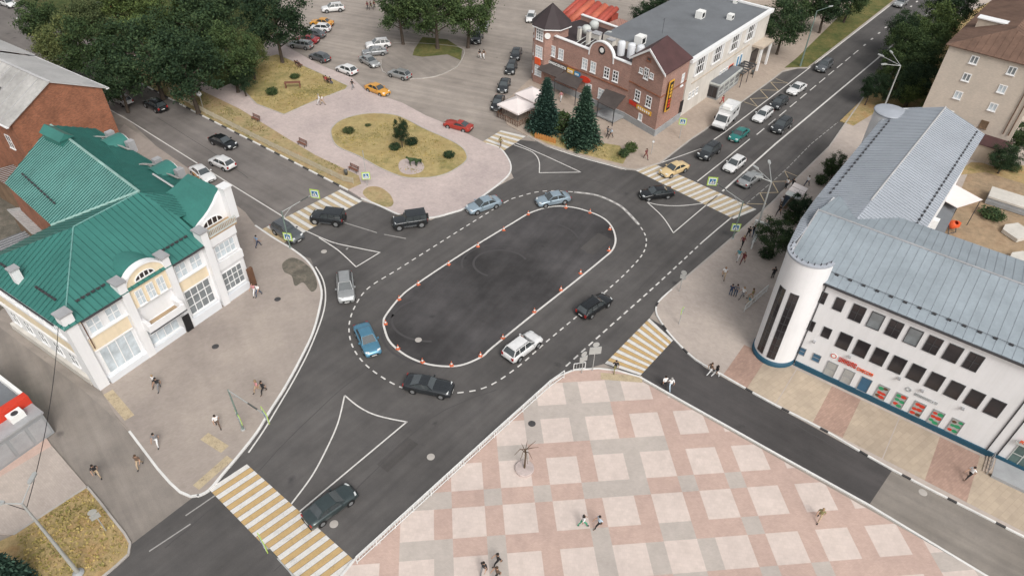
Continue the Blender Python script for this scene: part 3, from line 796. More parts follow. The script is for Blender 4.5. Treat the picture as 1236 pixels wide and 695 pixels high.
    b = MB(); b.tube(ri[0], ri[1], .1, n=6); b.build('ridge_cap', 'roof_white', wr)
    guard(wr, (-4.6, 14, 11.36), (-4.1, 40.6, 11.08), 26); guard(wr, (4.2, 14, 11.34), (5.2, 40, 11.34), 28)
    b = MB(); b.solid([(-4.9, 40.6, 10.85), (5.8, 40.0, 10.85), (.8, 40.4, 12.75)], (0, .3, 0)); b.build('gable_wall', 'white_wall', t)
    b = MB(); b.lathe([(1.9, 0), (1.9, 11.2)], 32, 0, -4.7, 38.8); b.lathe([(1.9, 11.2), (2.05, 11.2), (2.05, 11.36), (1.9, 11.42), (0, 11.6)], 32, 1, -4.7, 38.8)
    b.build('far_tower', ['white_wall', 'roof_grey_light'], t, True)
    # windows
    xs = [.45, 1.95, 3.65, 5.28, 6.9, 8.52, 10.14, 11.76, 13.38, 15.0, 16.62]
    for i, x in enumerate(xs):
        x -= .3
        w, h = ((.62, 1.35), (.85, 1.45))[i] if i < 2 else (1.16, 1.85)
        if i < 9: window(t, x, 0, 9.1 + .12 * (i < 2), w, h, 0, 2 if i in (2, 4, 6, 8) else 1, 2 if i in (0, 2, 4, 6, 8) else 1, 'glass_mid' if i in (3, 5) else 'glass_dark', 'steel_dark', .06, False)
        window(t, x, 0, 5.45 + .1 * (i < 2), (.62, .8)[i] if i < 2 else 1.16, 1.25 if i < 2 else 1.9, 0, 1, 1, 'glass_dark', 'steel_dark', .06, False)
        if i < 10:
            if i < 2: window(t, x + .1, 0, 2.1, .8, 1.0, 0, 1, 2, 'panel_teal', 'steel_grey', .05, False, 'small window filled with a blue panel')
            else:
                g = {2: 'curtain_grey', 3: 'curtain_grey', 4: 'panel_teal'}.get(i, 'curtain_grey')
                o = window(t, x, 0, 1.55, 1.0, 1.85, 0, 1, 2 if i < 4 else 1, g, 'steel_grey', .05, False, 'shop window covered by a fruit poster' if i > 4 else None)
                if i > 4:
                    rg = random.Random(i)
                    for k, zc in enumerate((-.55, 0, .55)):
                        for q in range(2):
                            c0 = (-.2 + .4 * q + rg.uniform(-.06, .06), zc + rg.uniform(-.1, .1)); rr = rg.uniform(.2, .27)
                            p = MB(); p.face([(c0[0] + rr * math.cos(a), -.03 - .002 * (k * 2 + q), c0[1] + rr * .8 * math.sin(a)) for a in [2 * math.pi * u / 12 for u in range(12)]], rg.choice((0, 0, 1, 1, 2) if i % 2 else (1, 0, 1)))
                            p.build('poster_print', ['red_paint', 'sign_green', 'rust'], o)
    # lettering
    b = MB(); glyphs(b, 3.6, 5.3, -.01, 2.95, 3.5, 6, 5, 0, .09); glyphs(b, 5.4, 6.9, -.01, 2.9, 3.25, 7, 8, 1, .09)
    s = b.build('lettering_sign', ['red_paint', 'orange_paint', 'orange_paint'], t); s['label'] = 'orange and red lettering between the storeys'
    b = MB(); b.lathe([(.0, .06), (.3, .06), (.3, 0)], 16); o = b.build('round_emblem', 'sign_white', t); o.location = (3.1, -.003, 3.3); o.rotation_euler = (R(90), 0, 0)
    b = MB(); b.lathe([(.20, .07), (.28, .075), (.28, .06)], 16); q = b.build('emblem_ring', 'red_paint', o)
    b = MB(); glyphs(b, 10.6, 12.6, -.01, 3.0, 3.3, 9, 11, 0, .05); b.build('lettering_sign', ['sign_text_grey'], t)
    b = MB(); b.lathe([(.16, .05), (.27, .05), (.27, 0)], 14); o = b.build('round_emblem', 'sign_text_grey', t); o.location = (10.0, -.003, 3.3); o.rotation_euler = (R(90), 0, 0)
    # joints / downpipes
    for x in (.02, 17.75, 18.6):
        b = MB(); b.tube((x, -.06, .3), (x, -.06, 11.0), .055, n=6); b.build('downpipe', 'steel_dark', t)
    for i, (x, z) in enumerate(((4.4, 4.0), (8.9, 4.05), (14.4, 3.9), (1.0, 3.9), (11.0, 3.85))):
        b = MB(); b.box(x - .12, x + .12, -.3, -.003, z, z + .16); b.build('wall_lamp', 'cap_grey', t)
    # entrance at the far right
    window(t, 20.2, 0, 1.65, 1.7, 2.4, 0, 2, 2, 'glass_green', 'steel_pale', .08, False, 'glazed entrance doors')
    b = MB(); b.box(19.0, 21.6, -.3, -.17, 2.95, 3.2, 0); glyphs(b, 19.2, 20.2, -.31, 3.25, 3.6, 3, 2, 1, .05); glyphs(b, 20.3, 21.6, -.31, 3.25, 3.6, 4, 3, 2, .05); b.build('entrance_sign', ['steel_pale', 'orange_paint', 'sign_black'], t)
    b = MB(); b.box(18.7, 21.9, -2.4, -.17, 0, .34); b.build('entrance_landing', 'plinth_grey', t)
    for x0 in (18.0, 21.9):
        b = MB()
        for k in range(3): b.box(x0 + .22 * (k if x0 < 20 else 2 - k), x0 + .7, -2.2, -.17, 0, .12 + .1 * k) if x0 < 20 else b.box(x0, x0 + .7 - .22 * k, -2.2, -.17, 0, .12 + .1 * k)
        b.build('entrance_steps', 'pave_tan', t)
        b = MB()
        for k in range(5): b.tube((x0 + .35, -2.3 + .5 * k, 0), (x0 + .35, -2.3 + .5 * k, 1.1), .03, n=5)
        b.tube((x0 + .35, -2.3, 1.1), (x0 + .35, -.3, 1.1), .035, n=5); b.build('handrail', 'steel_grey', t)
    # lean-to and awning on the yard side
    b = MB(); b.box(4.9, 6.9, 27.6, 36.0, 0, 3.0); lt = b.build('lean_to', 'pale_wall', t)
    b = MB(); b.solid([(4.8, 27.4, 3.4), (7.1, 27.4, 3.05), (7.1, 36.2, 3.05), (4.8, 36.2, 3.4)], (0, 0, .1)); b.build('lean_to_roof', 'roof_felt', lt)
    b = MB(); b.box(5.2, 6.0, 27.8, 28.6, 3.5, 4.9); b.build('roof_vent', 'sign_white', lt)
    b = MB(); b.solid([(5.3, 34.6, 4.1), (7.1, 34.0, 4.0), (9.3, 38.2, 3.9), (5.8, 39.2, 4.2)], (0, 0, .06)); aw = b.build('awning', 'canvas_white', t)
    for p in ((7.1, 34.2, 4.0), (9.1, 38.0, 3.9)):
        q = MB(); q.tube((p[0], p[1], 0), p, .05, n=6); q.build('post', 'steel_dark', aw)
    return t
OFFICE = white_office()

# ------------------------------------------------------------------ white and cream corner building with a green roof (left)
def green_roofed():
    A = Vector((-39.270, 43.093)); rz = R(57.95)
    t = thing('corner_building', 'white and cream corner building with green seamed metal roof and arched gable', 'building', (A.x, A.y, .1), rz)
    ez = 8.4
    b = MB(); b.prism([(.2, .2), (18.6, .2), (20.1, 2.6), (20.5, 6), (22.1, 30), (9.8, 26.8), (8.2, 15), (.2, 15)], 0, ez); b.build('wall', 'white_wall', t)
    # cream bands on the street face
    for x0, x1, z0, z1 in ((1.15, 5.1, 4.25, 5.75), (1.15, 5.1, 7.75, 8.35), (10.75, 14.2, 4.45, 5.75), (10.75, 14.2, 8.0, 8.38)):
        b = MB(); b.box(x0, x1, .12, .25, z0, z1); b.build('cream_band', 'cream_wall', t)
    b = MB(); b.box(.12, .25, 1.2, 15, 3.9, 5.3); b.box(.12, .25, 1.2, 15, 7.5, 7.95); b.build('cream_band', 'cream_wall', t)
    b = MB(); b.box(.0, .25, 1.2, 15, 5.45, 5.75); b.box(.0, .25, 1.2, 15, 3.35, 3.75); b.build('string_course', 'trim_white', t)
    b = MB(); b.box(1.2, 14.2, -.02, .21, 5.78, 5.95); b.box(1.2, 5.1, .02, .21, 4.1, 4.22); b.box(10.75, 14.2, .02, .21, 4.3, 4.42); b.build('string_course', 'trim_white', t)
    # plinth step
    b = MB(); b.box(1.1, 5.2, -.25, .21, 0, .75); b.box(6.0, 9.6, -.25, .21, 0, .7); b.box(10.7, 14.2, -.3, .21, 0, 1.0); b.box(15.0, 18.2, -.25, .21, 0, .9); b.build('plinth', 'white_wall_blue', t)
    # pilasters
    for x0, x1, top, pr in ((5.2, 6.0, 9.5, .3), (10.0, 10.7, 9.5, .3), (14.45, 15.25, 9.7, .35)):
        b = MB(); b.box(x0, x1, -pr, .9, 0, top); p = b.build('pilaster', 'white_wall', t)
        b = MB(); b.solid([(x0 - .12, -pr - .1, top), (x1 + .12, -pr - .1, top), (x1 + .12, 1.0, top), (x0 - .12, 1.0, top)], (0, 0, .18)); b.build('pilaster_cap', 'cap_grey', p)
    b = MB(); b.box(-.1, .95, -.1, .95, 0, 9.5); p = b.build('corner_pier', 'white_wall', t)
    b = MB(); b.box(-.2, 1.05, -.2, 1.05, 9.5, 9.65); b.build('pier_cap', 'cap_grey', p)
    b = MB(); b.tube((1.28, -.05, 4.6), (1.28, -.05, 8.2), .05, n=6); b.build('downpipe', 'rust', t)
    b = MB(); b.solid([(7.95, 15.2, 0), (9.65, 26.9, 0), (9.65, 26.9, ez - .1), (7.95, 15.2, ez - .1)], (-.14, .02, 0)); b.build('courtyard_wall', 'brick_old', t)
    # roofs
    zr = 12.0; P1, R1 = (6.9, 7.5, zr), (14.1, 7.7, zr); B2 = (16.9, 28.2, zr)
    b = MB()
    seamed(b, [(-.35, -.35, ez), (14.95, -.35, ez), (14.95, 3.4, 10.1), R1, P1], (0, -1, -.46), .62, .07, .10)
    seamed(b, [(-.35, -.35, ez), P1, (-.35, 15.3, ez)], (-1, 0, -.5), .62, .07, .10)
    seamed(b, [P1, R1, (7.8, 15.3, ez), (-.35, 15.3, ez)], (0, 1, -.46), .62, .07, .10)
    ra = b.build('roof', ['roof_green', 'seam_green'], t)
    b = MB(); seamed(b, [R1, B2, (9.4, 27.2, ez), (7.8, 15.2, ez)], (-1, .13, -.52), .42, .07, .085)
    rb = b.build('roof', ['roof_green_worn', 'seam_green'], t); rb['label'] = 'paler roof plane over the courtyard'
    b = MB(); seamed(b, [R1, (20.6, 4.4, ez), (22.5, 30.3, ez)], (1, -.1, -.5), .42, .07, .085); seamed(b, [R1, (22.5, 30.3, ez), B2], (1, -.1, -.5), .42, .07, .085)
    seamed(b, [(14.95, 3.4, 10.1), (20.6, 4.4, ez), R1], (.8, -.6, -.4), .42, .07, .085)
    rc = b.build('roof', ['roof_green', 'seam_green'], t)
    for a, c, r_ in ((R1, (7.8, 15.2, ez + .08), .17), (R1, B2, .15), (P1, R1, .07), (P1, (-.3, -.3, ez + .05), .07)):
        q = MB(); q.tube((a[0], a[1], a[2] + .05), c, r_, n=6); q.build('ridge_cap', 'ridge_green' if r_ > .1 else 'roof_green_worn', ra)
    b = MB(); b.box(15.2, 16.6, 23.4, 27.0, 10.2, 12.2); b.solid([(15.0, 23.2, 12.2), (15.9, 23.2, 12.9), (16.8, 23.2, 12.2)], (0, 4.0, 0)); b.build('roof_dormer', 'roof_green', rb)
    guard(ra, (2.0, 1.2, 9.22), (5.0, 1.2, 9.22), 6); guard(ra, (10.9, 1.2, 9.22), (14.0, 1.2, 9.22), 6)
    guard(ra, (1.2, 2.8, 9.2), (1.2, 6.2, 9.2), 7); guard(ra, (1.2, 9.6, 9.2), (1.2, 13.2, 9.2), 7)
    guard(rb, (9.6, 16.8, 9.4), (10.9, 25.6, 9.45), 11)
    b = MB(); b.tube((17.9, 7.5, 10.35), (18.3, 12.1, 10.4), .11, n=6); b.build('roof_pole', 'roof_white', rc)
    # eave gutters
    b = MB(); b.box(1.15, 5.2, -.5, -.36, ez - .16, ez - .02); b.build('gutter', 'gutter_dark', t)
    b = MB(); b.box(10.7, 14.4, -.5, -.36, ez - .16, ez - .02); b.build('gutter', 'gutter_dark', t)
    b = MB(); b.box(-.5, -.36, 1.2, 15.2, ez - .16, ez - .02); b.build('gutter', 'gutter_dark', t)
    # chimney
    b = MB(); b.box(.6, 1.3, 8.2, 8.9, 8.8, 10.4); ch = b.build('chimney', 'white_wall', t)
    b = MB(); b.box(.5, 1.4, 8.1, 9.0, 10.4, 10.55); b.build('chimney_cap', 'cap_grey', ch)
    # arched gable in the middle of the street face, with its barrel roof
    arc = [(8.0 + 2.05 * math.cos(a), ez - .1 + 1.75 * math.sin(a)) for a in [math.pi * k / 18 for k in range(19)]]
    b = MB(); b.solid([(6.0, -.06, 5.95), (10.0, -.06, 5.95)] + [(x, -.06, z) for x, z in arc], (0, .5, 0)); ga = b.build('arched_gable', 'cream_wall', t)
    b = MB()
    for (x0, z0), (x1, z1) in zip(arc, arc[1:]):
        b.solid([(x0, -.2, z0), (x1, -.2, z1), (8 + (x1 - 8) * 1.09, -.2, ez - .1 + (z1 - ez + .1) * 1.09), (8 + (x0 - 8) * 1.09, -.2, ez - .1 + (z0 - ez + .1) * 1.09)], (0, .75, 0))
    b.build('gable_coping', 'trim_white', ga)
    b = MB()
    for (x0, z0), (x1, z1) in zip(arc, arc[1:]): b.solid([(x0, .5, z0), (x1, .5, z1), (x1, 4.3, z1), (x0, 4.3, z0)], (0, 0, -.1))
    b.build('barrel_roof', 'roof_green', t)
    def halfmoon(parent, x, y, z, r_, n=3):
        f = MB(); pa = MB(); N = 14
        pa.face([(x + r_ * math.cos(math.pi * k / N), y - .03, z + r_ * .62 * math.sin(math.pi * k / N)) for k in range(N + 1)])
        for k in range(N):
            a0, a1 = math.pi * k / N, math.pi * (k + 1) / N
            f.solid([(x + q * r_ * math.cos(a), y - .08, z + q * r_ * .62 * math.sin(a)) for q, a in ((1, a0), (1, a1), (1.12, a1), (1.12, a0))], (0, .1, 0))
        for k in range(1, n + 1):
            xx = x - r_ + 2 * r_ * k / (n + 1); hh = r_ * .62 * math.sqrt(max(0, 1 - ((xx - x) / r_) ** 2)); f.box(xx - .05, xx + .05, y - .08, y, z, z + hh)
        f.box(x - r_ * 1.12, x + r_ * 1.12, y - .1, y, z - .1, z)
        o = f.build('arched_window', 'trim_white', parent); pa.build('pane', 'glass_dark', o)
    halfmoon(ga, 8.0, -.06, 8.75, .95)
    for x in (6.85, 8.0, 9.15): window(t, x, .2 - .3, 6.95, .78, 1.75, 0, 2, 2, 'glass_pale', 'trim_white', .07)
    for x in (2.25, 4.1, 11.6, 13.35): window(t, x, .2, 6.85, 1.3, 1.65, 0, 2, 2, 'glass_pale', 'trim_white', .08)
    # ground floor glazing
    window(t, 3.2, .2, 2.45, 3.5, 3.2, 0, 4, 1, 'glass_pale', 'trim_white', .09)
    window(t, 7.75, .2, 2.0, 3.3, 2.5, 0, 4, 2, 'glass_pale', 'trim_white', .08)
    window(t, 12.5, .2, 2.75, 3.1, 3.2, 0, 4, 3, 'glass_mid', 'trim_white', .09)
    window(t, 16.8, .2, 2.35, 2.6, 2.5, 0, 4, 3, 'glass_mid', 'trim_white', .08)
    b = MB(); b.box(9.65, 10.45, -.42, -.32, .05, 2.15); b.build('entrance_door', 'sign_black', t)
    # balcony over the middle window
    b = MB(); b.box(5.9, 10.0, -1.25, .2, 3.45, 3.7); ba = b.build('balcony', 'white_wall', t)
    b = MB(); b.box(6.31, 9.59, -1.09, .0, 3.70, 3.76); b.build('balcony_floor', 'tan_floor', ba)
    b = MB(); b.box(5.9, 10.0, -1.25, -1.1, 3.7, 4.25); b.box(5.9, 6.3, -1.1, .2, 3.7, 4.5); b.box(9.6, 10.0, -1.1, .2, 3.7, 4.5); b.build('balcony_parapet', 'white_wall', ba)
    b = MB(); b.box(5.85, 10.05, -1.33, -1.26, 3.4, 3.5); b.build('drip_rail', 'gutter_dark', ba)
    # corner block: terrace, attic wall with swept gable
    b = MB(); b.prism([(15.26, -.1), (18.9, -.1), (20.2, 2.0), (20.2, 3.4), (15.26, 3.4)], 8.41, 8.6); co = b.build('terrace', 'tan_floor', t)
    cv = [(15.2, 8.6), (15.3, 9.2), (15.9, 9.55), (16.6, 9.85), (17.3, 10.25), (18.0, 10.8), (18.6, 11.4), (19.3, 11.9), (19.3, 8.6)]
    b = MB(); b.solid([(x, 1.5, z) for x, z in cv], (0, .35, 0)); at_ = b.build('swept_gable', 'white_wall', t)
    halfmoon(at_, 17.2, 1.5, 8.75, 1.2, 3)
    b = MB()
    for (x0, z0), (x1, z1) in zip(cv[:7], cv[1:8]): b.solid([(x0, 1.85, z0), (x1, 1.85, z1), (x1 + .3, 7.4, z1 * .35 + 7.3), (x0 + .3, 7.4, z0 * .35 + 7.3)], (0, 0, -.1))
    b.solid([(19.3, 1.85, 11.9), (20.9, 2.6, 9.0), (20.9, 6.5, 8.8)], (0, 0, -.1)); b.solid([(19.3, 1.85, 11.9), (20.9, 6.5, 8.8), (19.6, 7.4, 11.46)], (0, 0, -.1)); b.build('swept_roof', 'roof_green', t)
    b = MB(); b.box(19.0, 19.9, .7, 1.7, 8.4, 12.2); b.box(18.9, 20.0, .6, 1.8, 12.2, 12.35); b.build('attic_pier', 'white_wall', t)
    b = MB()
    b.box(15.5, 18.9, -.1, .02, 9.35, 9.46); b.box(15.5, 18.9, -.1, .02, 8.6, 8.7)
    for k in range(18): b.box(15.5 + .2 * k, 15.56 + .2 * k, -.08, .0, 8.7, 9.35)
    b.build('terrace_railing', 'steel_pale', t)
    window(t, 16.9, .2, 6.3, 2.5, 1.65, 0, 4, 2, 'glass_pale', 'trim_white', .08)
    for z0, z1 in ((4.2, 5.2), (7.4, 8.4)):
        b = MB(); b.box(15.26, 18.6, -.08, .22, z0, z1); b.build('corner_facing', 'white_wall', t)
    ang = math.atan2(2.4, 1.7)
    window(t, 19.1, 1.3, 6.3, .9, 1.7, ang, 1, 2, 'glass_pale', 'trim_white', .08)
    window(t, 19.1, 1.3, 2.3, .9, 2.2, ang, 1, 3, 'glass_mid', 'trim_white', .08)
    b = MB(); b.box(18.25, 18.9, -.5, -.2, .1, 2.6); b.build('porch_post', 'rust', t)
    # courtyard-side street face
    for y in (3.2, 5.8, 8.4, 11.0, 13.4):
        window(t, .2, y, 6.65, 1.1, 1.5, R(-90), 2, 2, 'glass_pale', 'trim_white', .09)
        window(t, .2, y, 2.3, 1.2, 1.9, R(-90), 2, 2, 'glass_mid', 'trim_white', .09)
    b = MB(); b.box(-.15, .19, 1.2, 15, 0, .8); b.build('plinth', 'pale_wall', t)
    # barrel dormers along the left road eave
    for y, x in ((14.2, 21.5), (24.3, 22.2)):
        arc2 = [(y + 1.5 * math.cos(a), ez + 1.25 * math.sin(a)) for a in [math.pi * k / 12 for k in range(13)]]
        b = MB()
        for (y0, z0), (y1, z1) in zip(arc2, arc2[1:]): b.solid([(x + .2, y0, z0), (x + .2, y1, z1), (x - 2.2, y1, z1), (x - 2.2, y0, z0)], (0, 0, .1))
        d = b.build('barrel_dormer', 'roof_green', t)
        b = MB(); b.solid([(x + .05, a_, z_) for a_, z_ in arc2], (.25, 0, 0)); b.build('dormer_front', 'white_wall', d)
        for yy in (y - 2.0, y + 2.0):
            b = MB(); b.box(x - .6, x + .3, yy - .35, yy + .35, ez - .4, ez + 1.1); b.build('dormer_pier', 'cap_grey', d)
        b = MB(); b.solid([(x - .85, y - 3.0, ez + .52), (x - 1.2, y - 3.0, ez + .7), (x - 1.5, y + 2.7, ez + .8), (x - 1.1, y + 2.7, ez + .6)], (0, 0, .1))
        b.solid([(x - 1.5, y + 2.7, ez + .8), (x - 2.2, y + 2.2, ez + 1.2), (x - .5, y + .9, ez + .75), (x - .5, y + 1.5, ez + .6)], (0, 0, .1)); b.build('dormer_flashing', 'roof_white_old', d)
    return t
GREEN = green_roofed()

# ------------------------------------------------------------------ old brick building with a pale metal roof (far left)
def old_brick():
    t = thing('brick_building', 'old rust-red brick building with pale grey metal roof behind the green roof', 'building', (-62.1, 76.1, .05), R(57.8))
    Wd, D, ez, zr = 12.5, 62, 10.0, 13.2
    b = MB(); b.prism([(.2, 0), (Wd - .2, 0), (Wd - .2, D), (.2, D)], 0, ez - .3)
    b.solid([(.2, 0, ez - .3), (Wd - .2, 0, ez - .3), (Wd - .2, 0, ez - .05), (Wd / 2, 0, zr - .15), (.2, 0, ez - .05)], (0, .4, 0)); b.build('wall', 'brick_old', t)
    b = MB(); seamed(b, [(Wd / 2, -.3, zr), (Wd / 2, D, zr), (-.4, D, ez - .2), (-.4, -.3, ez - .2)], (-1, 0, -.5), 2.1, .05, .06)
    r1 = b.build('roof', ['roof_white_old', 'cap_grey'], t); r1['label'] = 'stained roof slope with rust marks'
    b = MB(); seamed(b, [(Wd / 2, -.3, zr), (Wd + .5, -.3, ez - .2), (Wd + .5, 17, ez - .2), (Wd / 2, 17, zr)], (1, 0, -.5), .8, .04, .05)
    seamed(b, [(Wd / 2, 17, zr + .35), (Wd + .5, 17, ez + .15), (Wd + .5, D, ez + .15), (Wd / 2, D, zr + .35)], (1, 0, -.5), .8, .04, .05); b.build('roof', ['roof_white', 'roof_white_old'], t)
    b = MB(); b.box(Wd / 2 - .18, Wd / 2 + .18, -.3, D, zr, zr + .07); b.build('ridge_cap', 'roof_white', r1)
    b = MB(); b.box(1.2, 2.2, 11, 12, 11, 13.0); b.build('chimney', 'brick_old', t)
    b = MB(); b.solid([(-.3, 6, 10.0), (3.2, 6.3, 11.75), (3.2, 6.5, 11.75), (-.3, 6.2, 10.0)], (0, 0, .12)); b.build('roof_seam', 'gutter_dark', r1)
    for y in (3, 7, 11, 15):
        window(t, Wd - .2, y, 6.5, 1.2, 1.9, R(90), 2, 2, 'glass_dark', 'trim_white', .08); window(t, .2, y, 6.5, 1.2, 1.9, R(-90), 2, 2, 'glass_dark', 'trim_white', .08)
    b = MB(); b.box(Wd + .2, Wd + .6, -.3, D, ez - .35, ez - .21); b.build('gutter', 'trim_white', t)
    b = MB(); b.box(-.6, -.3, -.35, 30, ez - .35, ez - .2); b.build('gutter', 'trim_white', t)
    return t
old_brick()
# sheds in the courtyard between
def shed(name, label, px, z, wx, wy, h, rz, wm, rm, pitch=.5):
    c = at(*px, z); t = thing(name, label, 'shed', (c.x, c.y, 0), rz)
    b = MB(); b.box(-wx / 2, wx / 2, -wy / 2, wy / 2, 0, h); b.build('wall', wm, t)
    b = MB(); seamed(b, [(-wx / 2 - .2, -wy / 2 - .2, h), (wx / 2 + .2, -wy / 2 - .2, h), (wx / 2 + .2, wy / 2 + .2, h + pitch), (-wx / 2 - .2, wy / 2 + .2, h + pitch)], (0, -1, -.2), .5); b.build('roof', [rm, 'cap_grey'], t)
    b = MB(); b.box(-.45, .45, -wy / 2 - .05, -wy / 2 - .003, 0, 1.9); b.build('door', 'shed_wood', t)
    return t
shed('wooden_shed', 'brown timber shed with a rusty roof behind the green roofed building', (18, 215), 3.5, 7, 3, 3.4, R(148), 'shed_wood', 'rust')
shed('lean_shed', 'dark tin-roofed shed in the courtyard beside the pale roof edge', (30, 300), 3, 6, 4, 3.0, R(148), 'shed_wood', 'roof_felt')
shed('lean_shed', 'small shed with worn white roof strips in the courtyard', (36, 268), 4.5, 6.5, 1.4, 4.6, R(140), 'shed_wood', 'roof_white_old')
# ------------------------------------------------------------------ red brick corner building with turrets
def brick_corner():
    Cc, E_, L_ = Vector((21.094, 95.575)), Vector((17.115, 100.917)), Vector((2.416, 115.135))
    t = thing('brick_corner_building', 'red brick corner building with maroon pyramid and gable roofs and white windows', 'building', (L_.x, L_.y, .1), math.atan2(E_.y - L_.y, E_.x - L_.x))
    Lw = (E_ - L_).length
    inv = Matrix.Rotation(-t.rotation_euler.z, 3, 'Z')
    loc = lambda x, y: (inv @ Vector((x - L_.x, y - L_.y, 0))).to_2d()
    c2 = loc(*Cc); d2 = loc(27.316, 103.390)
    # body of the wing
    H = 8.6
    b = MB(); b.prism([(0, 0), (Lw, 0), (Lw + 1, 10.6), (1.5, 10.6)], 0, H - .7, 0); wl = b.build('wall', 'brick_red', t)
    b = MB(); b.face([(.3, .3, H - .69), (Lw + .8, .3, H - .69), (Lw + 1, 10.3, H - .69), (1.5, 10.3, H - .69)]); b.build('flat_roof', 'roof_dark', t)
    b = MB(); b.box(4.5, 9.0, 10.6, 17.5, 0, 7.2); b.build('rear_wall', 'brick_red', t)
    # parapets
    b = MB(); b.box(4.8, 12.3, 0, .35, H - .7, H); b.box(16.9, Lw, 0, .35, H - .7, H + .2); b.box(1.6, Lw + 1, 10.25, 10.6, H - .7, H + .1)
    ag = [(14.6 + 2.35 * math.cos(a) * (1 if abs(math.cos(a)) < .8 else 1), H - .7 + 2.6 * math.sin(a) ** .8) for a in [math.pi * k / 16 for k in range(17)]]
    b.solid([(x, 0, z) for x, z in ag], (0, .35, 0)); pa = b.build('parapet', 'brick_red', t)
    b = MB()
    b.box(4.8, 9.2, -.12, .47, H, H + .16); b.box(9.2, 12.2, -.12, .47, H - .02, H + .12); b.box(17.1, Lw, -.12, .47, H + .2, H + .36); b.box(1.6, Lw + 1, 10.15, 10.7, H + .1, H + .25)
    for (x0, z0), (x1, z1) in zip(ag, ag[1:]):
        f = lambda x, z: (14.6 + (x - 14.6) * 1.08, H - .7 + (z - H + .7) * 1.07)
        p, q = f(x0, z0), f(x1, z1)
        b.solid([(x0, -.1, z0), (x1, -.1, z1), (q[0], -.1, q[1]), (p[0], -.1, p[1])], (0, .55, 0))
    b.build('coping', 'trim_white', pa)
    b = MB(); b.lathe([(0, .05), (.38, .05), (.4, .02)], 18, 0); b.lathe([(.4, .03), (.62, .08), (.66, 0)], 18, 1); o = b.build('round_window', ['sign_white', 'sign_black'], t); o.location = (14.6, -.01, 9.3); o.rotation_euler = (R(90), 0, 0)
    # octagonal turret on the far end
    tc = (2.3, 1.9); rr = 3.0
    octo = [(tc[0] + rr * math.cos(R(22.5 + 45 * k)), tc[1] + rr * math.sin(R(22.5 + 45 * k))) for k in range(8)]
    b = MB(); b.prism(octo, 0, 9.7); tu = b.build('turret', 'brick_red', t)
    b = MB(); o8 = [(tc[0] + (rr + .5) * math.cos(R(22.5 + 45 * k)), tc[1] + (rr + .5) * math.sin(R(22.5 + 45 * k))) for k in range(8)]
    for k in range(8):
        a, c = o8[k], o8[(k + 1) % 8]; b.face([(a[0], a[1], 9.7), (c[0], c[1], 9.7), (tc[0], tc[1], 12.9)]); b.face([(c[0], c[1], 9.7), (a[0], a[1], 9.7), (tc[0], tc[1], 9.69)])
    b.build('turret_roof', 'roof_dark', tu)
    b = MB()
    for k in range(8):
        a, c = o8[k], o8[(k + 1) % 8]; s = .95
        b.solid([(a[0], a[1], 9.52), (c[0], c[1], 9.52), (tc[0] + (c[0] - tc[0]) * s, tc[1] + (c[1] - tc[1]) * s, 9.52), (tc[0] + (a[0] - tc[0]) * s, tc[1] + (a[1] - tc[1]) * s, 9.52)], (0, 0, .17))
    b.build('turret_cornice', 'trim_white', tu)
    ap = rr * math.cos(R(22.5))
    for k in (4, 5, 6):
        an = R(45 * (k + 0)); 
        for z, h in ((8.45, 1.9), (5.5, 2.0), (2.3, 1.8)):
            window(t, tc[0] + ap * math.cos(an), tc[1] + ap * math.sin(an), z, 1.55, h, an + R(90), 3, 4, 'glass_pale' if z < 8 else 'glass_mid', 'trim_white', .13)
    b = MB(); b.lathe([(0, .04), (.5, .04), (.5, 0)], 16); o = b.build('round_plaque', 'sign_white', t); o.location = (tc[0] + 1.6, tc[1] - ap * .75 - .55, 8.6); o.rotation_euler = (R(90), 0, R(35))
    # wing windows
    f0 = Lw - .45
    for s, g in ((4.0, 'glass_dark'), (2.25, 'glass_dark'), (8.5, 'glass_pale'), (6.75, 'glass_pale'), (15.4, 'glass_pale'), (13.6, 'glass_pale')):
        window(t, f0 - s, 0, 6.15, 1.1, 1.75, 0, 2, 3, g, 'trim_white', .13)
    for s in (7.3, 4.6): window(t, f0 - s, 0, 2.4, 1.3, 1.7, 0, 2, 3, 'glass_pale', 'trim_white', .13)
    b = MB(); b.box(.5, Lw, -.18, -.003, 0, 1.05); b.build('plinth', 'plinth_grey', t)
    b = MB(); b.box(.5, Lw, -.1, -.003, 4.62, 4.8); b.build('string_course', 'brick_old', t)
    # sign strip and its neighbours
    b = MB(); b.box(2.9, 8.0, -.22, -.1, 3.95, 4.5, 0); glyphs(b, 3.0, 7.9, -.221, 4.02, 4.42, 10, 21, 1, .06); b.build('shop_sign', ['awning_dark', 'sign_white'], t)
    b = MB(); b.box(8.15, 9.55, -.3, -.1, 3.75, 4.5, 0); glyphs(b, 8.3, 9.4, -.301, 3.9, 4.35, 3, 4, 1, .04); s_ = b.build('shop_sign', ['yellow_paint', 'sign_white'], t); s_['label'] = 'yellow shop sign panel'
    b = MB(); b.box(9.7, 10.9, -.3, -.1, 3.75, 4.4, 0); glyphs(b, 9.85, 10.7, -.301, 3.9, 4.25, 3, 6, 1, .04); s_ = b.build('shop_sign', ['sign_blue', 'sign_white'], t); s_['label'] = 'blue shop sign panel'
    b = MB(); b.solid([(12.0 + 1.1 * math.cos(a), -.3, 3.75 + .5 * math.sin(a)) for a in [2 * math.pi * k / 20 for k in range(20)]], (0, .15, 0)); s_ = b.build('shop_sign', ['red_paint'], t); s_['label'] = 'red oval shop sign'
    b = MB(); b.box(1.6, 2.8, -1.1, -.9, 3.4, 4.5); s_ = b.build('shop_sign', 'orange_paint', t); s_['label'] = 'orange sign by the turret'
